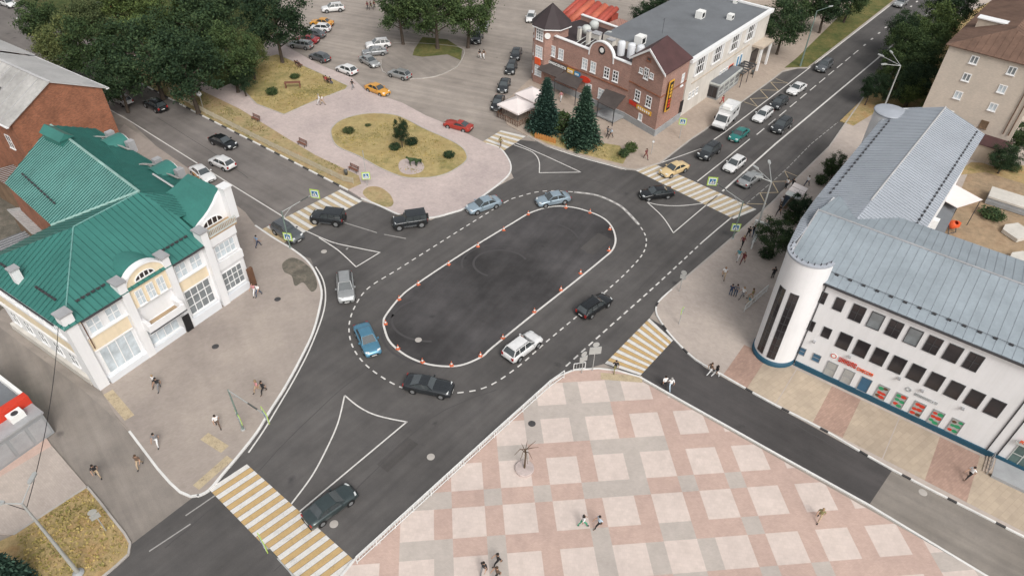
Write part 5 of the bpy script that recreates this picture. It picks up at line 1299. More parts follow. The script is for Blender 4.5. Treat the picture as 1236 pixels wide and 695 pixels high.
def car_proto(k):
    S = KINDS[k]; P = []; W2 = S['W'] / 2; dk = S['deck']; Lr, Lf = dk[0][0], dk[-1][0]
    t = bpy.data.objects.new('car', None); C.objects.link(t); t.empty_display_size = .5
    bo = body_mesh(k).build('body', ['car_white', 'plastic_black'], t); 
    for p in bo.data.polygons: p.use_smooth = len(p.vertices) == 4 and p.material_index == 0
    # greenhouse
    rb, rt, ft, fb = S['gh']; wb = W2 * (.90 if k != 'offroad' else .94); wt = W2 * (.70 if k != 'offroad' else .84); zb = S['belt'] - .02; zr = S['zr']
    B0 = {s: [Vector((x, s * wb * (.96 if x in (rb, fb) else 1), zb)) for x in (rb, fb)] for s in (-1, 1)}
    T0 = {s: [Vector((x, s * wt, zr - .05)) for x in (rt, ft)] for s in (-1, 1)}
    g = MB()
    nseg = 5
    def roofpt(f, s):   # roof skin, crowned
        x = rt + (ft - rt) * f; return Vector((x, s * wt, zr - .05 - .02 * (2 * f - 1) ** 2))
    for s in (-1, 1):
        q = [B0[s][0], B0[s][1], T0[s][1], T0[s][0]]
        g.face(q if s < 0 else q[::-1], 0)
    g.face([B0[1][1], B0[-1][1], T0[-1][1], T0[1][1]][::-1], 0); g.face([B0[-1][0], B0[1][0], T0[1][0], T0[-1][0]][::-1], 0)
    cols_ = [-1, -.82, -.4, 0, .4, .82, 1]
    zc = lambda f, c: zr - .05 + (.05 if k != 'offroad' else .03) * (1 - abs(c) ** 3) * (1 - .5 * (2 * f - 1) ** 4) - (.0)
    for i in range(nseg):
        f0, f1 = i / nseg, (i + 1) / nseg
        for c0, c1 in zip(cols_, cols_[1:]):
            g.face([(rt + (ft - rt) * f0, c0 * wt, zc(f0, c0)), (rt + (ft - rt) * f1, c0 * wt, zc(f1, c0)), (rt + (ft - rt) * f1, c1 * wt, zc(f1, c1)), (rt + (ft - rt) * f0, c1 * wt, zc(f0, c1))], 0)
    g.build('cabin', 'car_white', t)
    def pane(name, quad, inset=.05, out=.012, mi='car_glass'):
        quad = [Vector(q) for q in quad]; c = sum(quad, Vector()) / len(quad); n = (quad[1] - quad[0]).cross(quad[2] - quad[0]).normalized()
        q = [p + (c - p).normalized() * inset * 1.35 + n * out for p in quad]
        m = MB(); m.face(q); return m.build(name, mi, t)
    pane('windscreen', [B0[-1][1], B0[1][1], T0[1][1], T0[-1][1]])
    pane('rear_window', [B0[1][0], B0[-1][0], T0[-1][0], T0[1][0]], .07)
    for s in (-1, 1):
        cutx = [rb] + sorted(S['split']) + [fb]
        for i in range(len(cutx) - 1):
            def lim(x, lo):     # position on bottom / top edge
                fbm = (x - rb) / (fb - rb); return (B0[s][0].lerp(B0[s][1], fbm), T0[s][0].lerp(T0[s][1], max(0, min(1, (x - rt) / (ft - rt)))))
            a, c = lim(cutx[i], 1), lim(cutx[i + 1], 0)
            q = [a[0], c[0], c[1], a[1]]
            pane('side_window', q if s < 0 else [q[1], q[0], q[3], q[2]], .045)
    # lamps, bumper strips, mirrors, plates
    for s in (-1, 1):
        x = Lf - .16; z = dk[-2][1] - .10
        m = MB(); m.solid([(x - .12, s * W2 * .48, z + .05), (x + .03, s * W2 * .46, z - .0), (x - .06, s * W2 * .86, z + .0), (x - .24, s * W2 * .89, z + .06)], (0, 0, .10)); m.build('headlight', 'lamp_clear', t)
        m = MB(); h = .16 if k in ('sedan', 'muscle') else .34
        m.box(Lr - .015, Lr + .12, s * W2 * .62 if s > 0 else -W2 * .89, s * W2 * .89 if s > 0 else -W2 * .62, dk[1][1] - h - .02, dk[1][1] - .02); m.build('tail_light', 'lamp_red', t)
        m = MB(); y = s * (W2 + .09); m.box(fb - .42, fb - .26, min(y - .09, y + .09), max(y - .09, y + .09), S['belt'] - .02, S['belt'] + .12); m.build('mirror', 'car_white', t)
    m = MB(); z = dk[-1][1]; m.box(Lf - .06, Lf + .02, -W2 * .5, W2 * .5, z - .16, z + .02); m.build('grille', 'plastic_black', t)
    m = MB(); m.box(Lf + .021, Lf + .03, -.26, .26, z - .2, z - .09); m.build('number_plate', 'plate', t)
    m = MB(); m.box(Lr - .03, Lr - .012, -.26, .26, dk[0][1] - .06, dk[0][1] + .05); m.build('number_plate', 'plate', t)
    m = MB(); m.box(Lr - .05, Lr + .1, -W2 * .84, W2 * .84, S['cl'] + .1, S['cl'] + .2); m.build('rear_bumper', 'plastic_black', t)
    # wheels
    for wx in S['wx']:
        for s in (-1, 1):
            r = S['wr']; y0, y1 = s * (W2 - .19), s * (W2 + .022)
            m = MB(); m.tube((wx, y0, r), (wx, y1, r), r, r, 20); w = m.build('wheel', 'tyre', t)
            m = MB(); yy = s * (W2 + .03); m.tube((wx, s * (W2 - .02), r), (wx, yy, r), r * .66, r * .62, 16); m.build('rim', 'rim', w)
    if k in ('suv', 'wagon'):
        for s in (-1, 1):
            m = MB(); m.tube((rt + .1, s * wt * .93, zr + .02), (ft - .1, s * wt * .93, zr + .02), .025, n=6); m.build('roof_rail', 'plastic_black', t)
    if k == 'offroad':
        m = MB(); m.tube((Lr - .24, 0, 1.0), (Lr - .01, 0, 1.0), .38, .38, 18); sp = m.build('spare_wheel', 'tyre', t)
        for s in (-1, 1):
            m = MB(); y = s * (W2 + .05); m.box(-.8, .95, min(y, y - .14 * s), max(y, y - .14 * s), .42, .48); m.build('running_board', 'chrome', t)
        for s in (-1, 1):
            for wx in S['wx']:
                m = MB(); m.lathe([(S['wr'] + .06, 0), (S['wr'] + .16, 0), (S['wr'] + .16, .1), (S['wr'] + .06, .1)], 12, 0, 0, 0, 0, math.pi); o = m.build('wheel_flare', 'plastic_black', t); o.rotation_euler = (R(90), 0, 0); o.location = (wx, W2 + .07 if s > 0 else -W2 + .03, S['wr'])
    return t
PROTO = {}
def car(kind, px, nose, col, label, group=None, z=.0, nose_z=.75, name='parked_car', sc=1.0):
    first = kind not in PROTO
    if first: PROTO[kind] = car_proto(kind)
    t = PROTO[kind] if first else copy_tree(PROTO[kind])
    c, n = at(*px, nose_z), at(*nose, nose_z)
    t.name = name; t.location = (c.x, c.y, z + .017); t.rotation_euler = (0, 0, math.atan2(n.y - c.y, n.x - c.x)); t.scale = (sc, sc, sc)
    tag(t, label, 'car'); 
    if group: t['group'] = group
    elif 'group' in t: del t['group']
    for ch in t.children:
        if ch.name.startswith(('body', 'cabin', 'mirror')): setmat(ch, 0, col)
    return t
GM, GJ, GP, GL, GC = 'cars driving round the roundabout', 'cars on the main road', 'cars in the far parking lot', 'cars on the left road', 'cars standing along the brick building'
car('sedan', (398.5, 608), (422, 591), 'car_darkgreen', 'dark grey-green sedan stopped at the bottom zebra crossing', GM, name='car')
car('muscle', (517.5, 464), (544, 469), 'car_dark', 'black two-door coupe just below the white oval', GM, name='car')
car('sedan', (443, 408), (451, 425), 'car_blue', 'bright blue sedan between the oval and the dashed ring', GM, name='car')
car('suv', (417, 346), (418.5, 365), 'car_silver', 'silver SUV heading down beside the left kerb', GM, name='car')
car('suv', (631, 417), (651, 402), 'car_white', 'white SUV just outside the lower right side of the oval', GM, name='car')
car('wagon', (718, 367), (736, 355), 'car_black', 'black estate car with red tail lights, right of the oval', GM, name='car')
car('offroad', (494.5, 266), (474, 269), 'car_dark', 'black boxy long off-roader beside the pink pavement kerb', GM, name='car', sc=1.02)
car('offroad', (396, 262), (379, 260), 'car_dark', 'dark boxy off-roader with spare wheel on the left zebra crossing', GL, name='car')
car('suv', (346.5, 279), (361, 288), 'car_grey', 'dark grey SUV under the crossing sign by the white corner building', GL, name='car')
car('sedan', (583.5, 246), (565, 252), 'car_paleblue', 'pale blue old sedan by the curved pink kerb', GM, name='car', sc=1.03)
car('sedan', (667.5, 239), (649, 242.5), 'car_paleblue', 'silver-blue sedan at the top of the oval', GM, name='car')
car('sedan', (792.5, 232), (775, 234), 'car_black', 'black sedan in front of the upper right zebra crossing', GM, name='car')
car('sedan', (814, 203), (799, 209), 'car_cream', 'yellow cream taxi on the upper right zebra crossing', GJ, name='taxi')
car('suv', (856, 182), (846, 189.5), 'car_dark', 'black SUV waiting behind the cream taxi', GJ, name='car')
car('hatch', (887, 197), (878, 204), 'car_white', 'white hatchback in the lane left of the centre line', GJ, name='car')
car('sedan', (906, 214.5), (916, 207.5), 'car_silver', 'silver sedan right of the centre line driving away', GJ, name='car')
car('sedan', (892.5, 161), (884.5, 167), 'car_teal', 'teal green sedan beside the white box truck', GJ, name='car', sc=.94)
car('wagon', (921, 138), (912, 145), 'car_white', 'white estate car behind the teal sedan', GJ, name='car')
car('hatch', (940.5, 123), (932, 129), 'car_dark', 'dark hatchback between the two white cars in the kerb lane', GJ, name='car')
car('suv', (943.5, 151), (935, 157.5), 'car_dark', 'dark SUV alone in the inner lane', GJ, name='car')
car('sedan', (962, 106), (953, 112), 'car_white', 'white sedan last in the queue along the kerb', GJ, name='car')
car('suv', (995, 79), (986, 86), 'car_grey', 'dark grey SUV farther up the main road beyond the queue', GJ, name='car')
car('suv', (1088, 3), (1079, 9), 'car_silver', 'silver car farthest up the main road at the picture edge', GJ, name='car')
car('sedan', (269, 170), (284, 176), 'car_black', 'black sedan on the left road beside the striped kerb', GL, name='car')
car('hatch', (267.5, 195), (252, 188), 'car_white', 'white hatchback on the left road driving away', GL, name='car')
car('sedan', (244, 208), (256, 217), 'car_white', 'white taxi with yellow doors parked behind the green roof edge', GL, name='taxi')
car('suv', (187, 126), (172, 118), 'car_black', 'black car under the trees at the top of the left road', GL, name='car')
car('suv', (401.5, 9.5), (387, 11), 'car_white', 'white SUV parked alone at the top of the parking lot', GP)
car('sedan', (388, 26.5), (373, 25), 'car_yellow', 'orange-yellow car farthest up the parked row', GP)
car('hatch', (386, 33), (372, 32), 'car_white', 'white hatchback in the parked row next to the orange one', GP)
car('sedan', (378, 40), (364, 38.5), 'car_grey', 'grey sedan in the parked row between white and red', GP)
car('sedan', (370, 46.5), (356, 45), 'car_crimson', 'red car in the parked row under the tree', GP)
car('wagon', (363, 53), (349, 51), 'car_silver', 'silver estate at the near end of the parked row', GP)
car('hatch', (385.5, 68), (375, 64.5), 'car_grey', 'dark grey hatchback standing below the parked row', GP)
car('suv', (456, 53), (442, 54.5), 'car_white', 'white SUV parked by the island behind a grey-blue car', GP)
car('sedan', (452, 61.5), (440, 62.5), 'car_lightgrey', 'grey-blue sedan parked between the white SUV and silver sedan', GP)
car('sedan', (446, 73), (456, 78.5), 'car_silver', 'silver sedan nosing out from the parking island', GP)
car('hatch', (418, 83), (406, 78.5), 'car_white', 'white hatchback rolling through the parking lot', GP, name='car')
car('hatch', (482, 88.5), (469, 85), 'car_silver', 'silver hatchback with black sunroof by the island kerb', GP, name='car')
car('sedan', (455.5, 107), (471, 113), 'car_yellow', 'orange-yellow taxi on the edge of the pink paving', GP, name='taxi')
car('muscle', (553, 150), (538.5, 146.5), 'car_red', 'red fastback coupe alone near the oval lawn', GP, name='car', sc=.94)
car('sedan', (601, 123), (598, 131), 'car_black', 'black sedan nearest the white tents', GC)
car('sedan', (608.5, 102), (605.5, 110), 'car_dark', 'dark sedan second from the white tents', GC)
car('hatch', (617, 81), (614, 88.5), 'car_black', 'black hatchback third from the white tents', GC)
car('sedan', (623, 64), (620.5, 71), 'car_dark', 'dark sedan farthest from the tents, by the turret', GC)
car('suv', (584, 30), (581, 37), 'car_silver', 'silver car parked under the right end of the trees', GP)
car('suv', (576, 45), (573, 52), 'car_black', 'black SUV parked below the silver one at the tree edge', GP)
car('hatch', (641, 20), (639, 27), 'car_white', 'white hatchback behind the octagonal turret', GC)
car('hatch', (738, 20), (737, 27), 'car_grey', 'grey hatchback standing behind the brick building yard', GC)
car('suv', (128, 5), (114, 1), 'car_black', 'black SUV among the trees at the top left', GL)
car('hatch', (9, 3), (20, 7), 'car_white', 'white car at the top left corner', GL)
car('hatch', (146, 119), (133, 113), 'car_white', 'white car under the tree behind the brick gable', GL)
# doors of the white taxi are yellow
for o in list(C.objects):
    if o.get('label', '').startswith('white taxi with yellow'):
        for s in (-1, 1):
            b = MB(); y = s * .895; b.solid([(-1.0, y, .42), (.75, y, .42), (.75, y, .82), (-1.0, y, .82)], (0, .012 * s, 0)); b.build('door', 'car_yellow', o)

# white box truck in the bay
def truck():
    c, n = at(876, 141, 1.3), at(863.5, 153.5, 1.3)
    t = thing('box_truck', 'white box truck with dark window band standing in the bay', 'truck', (c.x, c.y, .017), math.atan2(n.y - c.y, n.x - c.x), None)
    b = MB(); b.box(-3.0, .95, -1.05, 1.05, .75, 2.85, 0); bo = b.build('cargo_box', ['car_white'], t)
    b = MB(); b.box(-3.04, .99, -1.09, -1.0, 2.82, 2.9); b.box(-3.04, .99, 1.0, 1.09, 2.82, 2.9); b.box(-3.04, -2.95, -1.09, 1.09, 2.82, 2.9); b.box(.9, .99, -1.09, 1.09, 2.82, 2.9); b.build('box_frame', 'steel_pale', bo)
    cab = [(.98, .5), (2.9, .5), (3.0, .75), (2.95, 1.1), (2.2, 1.35), (1.65, 2.25), (.98, 2.3)]
    b = MB(); b.solid([(x, -.97, z) for x, z in cab], (0, 1.94, 0)); cb = b.build('cab', 'car_white', t)
    b = MB(); b.face([(2.21, -.86, 1.38), (2.21, .86, 1.38), (1.68, .8, 2.2), (1.68, -.8, 2.2)]); o = b.build('windscreen', 'car_glass', t); o.location = (.012, 0, .008)
    for s in (-1, 1):
        b = MB(); q = [(1.1, s * .98, 1.4), (2.05, s * .98, 1.4), (1.62, s * .98, 2.1), (1.1, s * .98, 2.1)]; b.face(q if s < 0 else q[::-1]); b.build('side_window', 'car_glass', t)
        b = MB(); b.box(2.9, 3.02, s * .55 - .2, s * .55 + .2, .78, 1.0); b.build('headlight', 'lamp_clear', t)
        b = MB(); b.box(-3.03, -2.99, s * .85 - .1, s * .85 + .1, .8, 1.1); b.build('tail_light', 'lamp_red', t)
        for k, x in enumerate((-2.3, -.9)):
            b = MB(); y = s * 1.06; b.box(x, x + .9, min(y, y + .01 * s), max(y, y + .01 * s), 1.9, 2.35); b.build('box_window', 'car_glass', bo)
        b = MB(); b.box(1.9, 2.0, s * 1.1 - .1, s * 1.1 + .1, 1.5, 1.9); b.build('mirror', 'plastic_black', t)
        for wx in (-1.9, 2.1):
            b = MB(); b.tube((wx, s * .75, .4), (wx, s * 1.02, .4), .4, n=18); w = b.build('wheel', 'tyre', t)
            b = MB(); b.tube((wx, s * .99, .4), (wx, s * 1.03, .4), .24, n=14); b.build('rim', 'rim', w)
    b = MB(); b.box(-2.9, 2.85, -.8, .8, .42, .74); b.build('chassis', 'plastic_black', t)
    b = MB(); b.box(2.85, 3.06, -.95, .95, .42, .72); b.build('front_bumper', 'plastic_black', t)
    b = MB(); b.box(-.2, .8, -.6, .6, 2.86, 3.25); b.build('cooling_unit', 'sign_white', t)
truck()
# ================================================================== TREES AND PLANTS
leafy('leaf_dark', (.020, .042, .027), (.060, .095, .048))
leafy('leaf_mid', (.036, .064, .030), (.092, .132, .056))
leafy('leaf_olive', (.056, .078, .038), (.13, .155, .075))
leafy('needle', (.010, .026, .024), (.030, .060, .052))
leafy('needle_tip', (.035, .075, .070), (.06, .11, .095))
leafy('grass_blade', (.20, .19, .07), (.44, .35, .17))
mat('bark', (.085, .065, .050), .95, .3, 1.5, 10)
def leaf(b, p, s, rg, up=.5):
    n = Vector((rg.gauss(0, 1), rg.gauss(0, 1), rg.gauss(0, 1) + up)).normalized(); a = n.orthogonal().normalized()
    a = Quaternion(n, rg.uniform(0, 6.28)) @ a; c = n.cross(a)
    b.face([p - a * s, p + c * s * .55, p + a * s, p - c * s * .55])
TREES = {}
def tree_meshes(kind, seed, leafm, nclump, per, spread, ls, h=10.0):
    """trunk with limbs and a crown of leaf clumps for a tree 10 m high"""
    rg = random.Random(seed); tb = MB(); cb = MB()
    base = Vector((0, 0, 0)); top = Vector((rg.uniform(-.4, .4), rg.uniform(-.4, .4), h * .62))
    tb.tube(base, Vector((0, 0, .25)), .34, .26, 10); tb.tube((0, 0, .25), top * .5, .26, .19, 10); tb.tube(top * .5, top, .19, .07, 8)
    tips = []
    for k in range(11):
        f = .34 + .6 * k / 11; p = top * f; an = k * 2.4 + rg.uniform(-.4, .4); L = spread * rg.uniform(.6, .95) * (1.15 - .55 * f)
        m = p + Vector((math.cos(an) * L * .5, math.sin(an) * L * .5, L * .32)); e = p + Vector((math.cos(an) * L, math.sin(an) * L, L * .55))
        tb.tube(p, m, .09, .06, 6); tb.tube(m, e, .06, .02, 5); tips.append(e)
        for q in range(2):
            an2 = an + rg.uniform(-.9, .9); e2 = m + Vector((math.cos(an2), math.sin(an2), rg.uniform(.3, .9))) * L * .5
            tb.tube(m, e2, .045, .015, 5); tips.append(e2)
    cen = []
    while len(cen) < nclump:
        v = Vector((rg.uniform(-1, 1), rg.uniform(-1, 1), rg.uniform(-1, 1)))
        if not .35 < v.length < 1: continue
        lob = 1 + .22 * math.sin(3 * math.atan2(v.y, v.x) + seed) + .12 * math.sin(5 * math.atan2(v.y, v.x) + 2 * seed + 3 * v.z)
        p = Vector((v.x * spread * lob, v.y * spread * lob, h * .62 + v.z * h * .37))
        cen.append(p)
    for p in cen + tips:
        r_ = rg.uniform(.55, 1.15); n = int(per * r_)
        for k in range(n):
            d = Vector((rg.gauss(0, .5), rg.gauss(0, .5), rg.gauss(0, .36))) * r_
            leaf(cb, p + d, ls * rg.uniform(.6, 1.25), rg)
    t = tb.build('trunk', 'bark'); c = cb.build('crown', leafm); TREES[kind] = (t.data, c.data)
    bpy.data.objects.remove(t); bpy.data.objects.remove(c)
tree_meshes('a', 1, 'leaf_dark', 68, 130, 3.9, .16); tree_meshes('b', 2, 'leaf_mid', 70, 125, 4.2, .16); tree_meshes('c', 5, 'leaf_olive', 54, 120, 3.7, .16); tree_meshes('d', 9, 'leaf_dark', 76, 130, 4.5, .165)
def tree(kind, px, zc, h, label, wide=1.0, group=None, name='deciduous_tree', ground=.1):
    """px: where the middle of the crown shows; zc its height"""
    c = at(px[0], px[1], zc); t = thing(name, label, 'tree', (c.x, c.y, ground), random.uniform(0, 6.28), group)
    s = h / 10; t.scale = (s * wide, s * wide, s)
    for nm, d in zip(('trunk', 'crown'), TREES[kind]):
        o = bpy.data.objects.new(nm, d); C.objects.link(o); o.parent = t
    return t
GT, GR, GB = 'trees in the park at the upper left', 'trees along the right side of the main road', 'trees behind the brick building and pale block'
for k, px, z, h, wd, lab in (
    ('c', (70, 48), 7, 11, 1.0, 'pale olive tree nearest the end of the pale metal roof'), ('b', (112, 62), 7, 12, 1.05, 'broad green tree above the pale roof ridge'),
    ('a', (140, 96), 5.5, 9.5, 1.0, 'dark tree against the right corner of the brick gable'), ('c', (100, 22), 7, 11, 1.0, 'light olive tree behind the tree above the pale roof'),
    ('d', (178, 62), 8, 13, 1.1, 'biggest dark tree in the middle of the park mass'), ('a', (222, 78), 8, 13, 1.05, 'dark tree at the front edge of the park above the left road'),
    ('b', (185, 18), 8, 12, 1.1, 'mid green tree at the top edge over the park mass'), ('d', (236, 28), 8, 13, 1.1, 'large tree with a bushy top behind the front dark tree'),
    ('b', (276, 66), 6.5, 11, .95, 'green tree on the right fringe of the park mass'), ('a', (292, 96), 3, 5.5, 1.0, 'small dark tree at the edge of the park lawn'),
    ('d', (330, 22), 8, 13, .95, 'tall dark tree beside the row of parked cars'), ('c', (300, 62), 5, 8, 1.0, 'small olive tree between the park path and parked row'),
    ('a', (45, 20), 7, 10, 1.0, 'dark tree by the road end at the upper left corner'), ('b', (150, -8), 8, 12, 1.1, 'tree cut off by the top edge over the hidden black SUV'),
    ('a', (255, -8), 8, 12, 1.1, 'tree cut off by the top edge at the middle of the park')):
    tree(k, px, z, h, lab, wd, GT)
for k, px, z, h, wd, lab in (
    ('a', (483, 12), 6.5, 12, .95, 'dark round tree on the left of the parking island'), ('b', (526, 17), 6.5, 13, 1.05, 'broad green tree in the middle of the parking island'),
    ('b', (564, 16), 6.5, 12, 1.0, 'green tree at the right end of the parking island'), ('d', (510, -12), 7, 11, 1.1, 'tree behind the parking island at the top edge')):
    tree(k, px, z, h, lab, wd, 'trees on the parking island')
for k, px, z, h, wd, lab in (
    ('d', (948, 28), 6, 10, .95, 'dark round tree against the end of the pale block'), ('a', (1000, 4), 6, 10, 1.0, 'dark tree over the pavement behind the single arm lamp'),
    ('d', (968, -4), 7, 11, 1.0, 'dark tree at the top edge beyond the pale block'), ('b', (1030, -8), 6, 9, 1.0, 'tree at the top edge beside the grass strip'),
    ('d', (800, 8), 5, 8, 1.0, 'dark tree behind the flat grey roof'), ('a', (775, 22), 3.5, 6, 1.0, 'smaller dark tree left of the flat grey roof')):
    tree(k, px, z, h, lab, wd, GB)
for k, px, z, h, wd, lab in (
    ('b', (1092, 58), 5, 9, 1.0, 'green tree beside the three-armed street lamp'), ('d', (1112, 78), 5, 9, 1.0, 'dark tree at the corner of the beige flats'),
    ('b', (1128, 32), 6, 10, 1.0, 'bright green tree in front of the brown roof'), ('d', (1152, 8), 6, 10, 1.05, 'dark tree at the top edge by the flats'),
    ('a', (1105, 102), 4, 7.5, 1.0, 'low dark tree behind the rounded far tower'), ('b', (1098, 112), 3, 5.5, 1.1, 'small green tree just behind the wing roof end'),
    ('c', (1128, 122), 3, 4.5, 1.0, 'small olive tree against the wall of the beige flats'), ('a', (1052, 106), 3.2, 5.5, .8, 'small dark tree at the kerb before the three-armed lamp'),
    ('b', (1080, 84), 4, 7, .9, 'green tree at the road edge where the kerb disappears'), ('d', (1076, 110), 3, 6, .9, 'dark bushy tree just before the far rounded tower'), ('a', (1090, 36), 5, 8.5, .9, 'dark tree hiding the right kerb beyond the three-armed lamp'), ('b', (1118, 56), 5, 9, 1.0, 'mid green tree between the lamp and the brown roof')):
    tree(k, px, z, h, lab, wd, GR)
for k, px, z, h, wd, lab in (('d', (936, 288), 2.2, 4.6, 1.15, 'dense dark bush tree on the pavement beside the white tower'), ('a', (965, 252), 2, 4, 1.0, 'dark bush tree under the metal roof edge by the bus shelter'), ('b', (1008, 203), 2, 4.2, .9, 'green bush tree along the wing roof edge'),
                            ('a', (484, 160), 2.6, 4.8, .62, 'small dark tree on the oval dry lawn'), ('d', (1214, 192), 2.5, 4.5, 1.1, 'dark green bush tree at the back of the dirt yard'), ('a', (1232, 168), 3, 5.5, 1.0, 'dark tree at the right edge beside the beige flats')):
    tree(k, px, z, h, lab, wd)
def shrub_mesh(nm, seed, m, n, ls):
    rg = random.Random(seed); b = MB()
    for k in range(n):
        v = Vector((rg.gauss(0, 1), rg.gauss(0, 1), rg.gauss(0, 1))).normalized() * rg.uniform(.55, 1) * (1 + .15 * math.sin(k))
        leaf(b, Vector((v.x, v.y, .75 + v.z * .72)), ls * rg.uniform(.6, 1.2), rg)
    o = b.build('foliage', m); TREES[nm] = o.data; bpy.data.objects.remove(o)
    s = MB()
    for k in range(6): s.tube((.08 * math.cos(k), .08 * math.sin(k), 0), (.4 * math.cos(k * 1.05), .4 * math.sin(k * 1.05), .9), .035, .012, 5)
    o = s.build('stem', 'bark'); TREES[nm + '_stem'] = o.data; bpy.data.objects.remove(o)
shrub_mesh('shrub', 3, 'leaf_dark', 900, .13); shrub_mesh('shrub_green', 4, 'leaf_mid', 900, .13); shrub_mesh('shrub_olive', 8, 'leaf_olive', 700, .14)
def shrub(kind, px, r, label, sz=1.0, z=.14):
    c = at(px[0], px[1], z); t = thing('shrub', label, 'shrub', (c.x, c.y, z - .03), random.uniform(0, 6)); t.scale = (r, r, r * sz)
    for nm, d in (('foliage', TREES[kind]), ('stem', TREES[kind + '_stem'])):
        o = bpy.data.objects.new(nm, d); C.objects.link(o); o.parent = t
for a in (('shrub_olive', (421, 160), .95, 'low olive shrub at the left end of the oval lawn', .6), ('shrub', (542, 190), .85, 'dark round shrub at the right end of the oval lawn', .8), ('shrub', (477, 180), .9, 'dark low shrub left of the paved ring', .7),
          ('shrub', (497, 174), 1.0, 'dark spreading shrub under the small tree on the oval lawn', .7), ('shrub_olive', (444, 152), .5, 'faint olive tuft in the upper left of the oval lawn', .4),
          ('shrub', (329, 114), 1.0, 'round dark shrub on the park lawn', .8), ('shrub_green', (356, 94), .9, 'low green shrub behind the wooden frame', .5), ('shrub', (752.5, 189), .85, 'dark green ball shrub nearest the kerb at the brick corner', 1.0), ('shrub_green', (761, 183), .95, 'taller green ball shrub beside the kerb ball shrub', 1.1),
          ('shrub_green', (676, 155), 2.3, 'wide green hedge mound between the two spruces', .75), ('shrub_green', (683, 172), .8, 'small green shrub at the foot of the right spruce', .9), ('shrub', (640, 150), .8, 'dark shrub at the foot of the left spruce', .7),
          ('shrub_olive', (1205, 203), 1.1, 'yellow green shrub on the yard verge', .7), ('shrub_olive', (1222, 206), 1.0, 'second yellowish shrub near the right edge of the yard verge', .7), ('shrub', (1196, 262), 1.6, 'dark weedy bush at the foot of the slab stack', .5),
          ('shrub', (1000, 212), .9, 'small dark shrub under the wing eave', 1.2), ('shrub_green', (990, 222), .9, 'green shrub under the wing eave next to the bus shelter', 1.1), ('shrub_green', (954, 268), 1.2, 'green shrub between the bush trees', .9), ('shrub', (925, 310), 1.0, 'low shrub at the tower foot', .8)):
    shrub(*a)
# spruces ------------------------------------------------------------
def spruce_mesh(seed, H=9.0, Rb=2.2):
    rg = random.Random(seed); b = MB(); tr = MB(); tr.tube((0, 0, 0), (0, 0, H * .97), .2, .02, 8)
    z = .35; lev = 0
    while z < H * .985:
        f = z / H; Rl = Rb * (1 - f) ** .85 + .08; n = max(5, int(15 * (1 - f) + 5)); a0 = rg.uniform(0, 6.28)
        for k in range(n):
            an = a0 + 2 * math.pi * k / n + rg.uniform(-.15, .15); L = Rl * rg.uniform(.72, 1.08); d = Vector((math.cos(an), math.sin(an), 0)); sd = Vector((-d.y, d.x, 0)); m = max(3, int(L / .24))
            for q in range(m):
                t = (q + .5) / m; p = d * (L * t) + Vector((0, 0, z + .18 - L * (.28 * t + .16 * t * t)))
                wd = (.34 * (1 - t) + .13) * min(1.3, .5 + L * .4)
                for s in (-1, 1):
                    e = p + sd * (s * wd) + d * (.16) + Vector((0, 0, -.07 + rg.uniform(-.05, .05)))
                    b.face([p - d * .1, p + d * .1, e + d * .07, e - d * .05], 1 if q == m - 1 and rg.random() < .7 else 0)
                if q % 2 == 0: b.face([p - d * .14, p + sd * .05, p + d * .16 + Vector((0, 0, -.12)), p - sd * .05 + Vector((0, 0, -.2))])
        z += .21 + .12 * (1 - f); lev += 1
    o1, o2 = tr.build('trunk', 'bark'), b.build('crown', ['needle', 'needle_tip'])
    ds = [(o.name.split('.')[0], o.data) for o in (o1, o2)]
    for o in (o1, o2): bpy.data.objects.remove(o)
    return ds
SPR = spruce_mesh(4)
def spruce(px, h, label, wide=1.0):
    c = at(px[0], px[1], .12); t = thing('spruce_tree', label, 'spruce', (c.x, c.y, .1), random.uniform(0, 6)); s = h / 9; t.scale = (s * wide, s * wide, s)
    for nm, d in SPR:
        o = bpy.data.objects.new(nm, d); C.objects.link(o); o.parent = t
spruce((657, 157), 8.6, 'left blue-green spruce beside the white tents', 1.5); spruce((702, 173), 9.2, 'right blue-green spruce in front of the porch', 1.5)
spruce((12, 712), 7.5, 'dark spruce at the bottom left corner beside the tall lamp post', 1.15)
# tufts of grass on the rough verge: nobody could count them
def tufts(name, poly, n, z, s, seed, m='grass_blade'):
    rg = random.Random(seed); b = MB(); P = W(poly, z); xs = [p.x for p in P]; ys = [p.y for p in P]
    def ins(x, y):
        c = False
        for (a, q) in zip(P, P[1:] + P[:1]):
            if (a.y > y) != (q.y > y) and x < (q.x - a.x) * (y - a.y) / (q.y - a.y) + a.x: c = not c
        return c
    pat = [(rg.uniform(min(xs), max(xs)), rg.uniform(min(ys), max(ys))) for _ in range(40)]
    k = 0
    while k < n:
        cx, cy = rg.choice(pat); x, y = rg.gauss(cx, 1.2), rg.gauss(cy, 1.2); k += 1
        if ins(x, y): leaf(b, Vector((x, y, z + .04 + rg.random() * s)), s * rg.uniform(.5, 1.2), rg, .2)
    return tag(b.build(name, m), kind='stuff')
tufts('grass', [(105, 589), (133, 626), (155, 657), (150, 668), (118, 690), (20, 700), (22, 646)], 3000, .13, .13, 5)
tufts('grass', [(343, 137), (417, 108), (367, 82), (335, 68), (290, 98), (312, 125)], 3000, .16, .14, 6)
tufts('grass', [(402, 160), (430, 142), (480, 142), (555, 178), (560, 192), (510, 212), (460, 200), (410, 176)], 2600, .17, .12, 7)
tufts('grass', [(215, 98), (249, 140), (330, 181), (420, 227), (432, 214), (345, 168)], 3500, .14, .15, 8)
tufts('grass', [(642, 163), (700, 184), (750, 196), (746, 178), (690, 168)], 1200, .15, .13, 9)

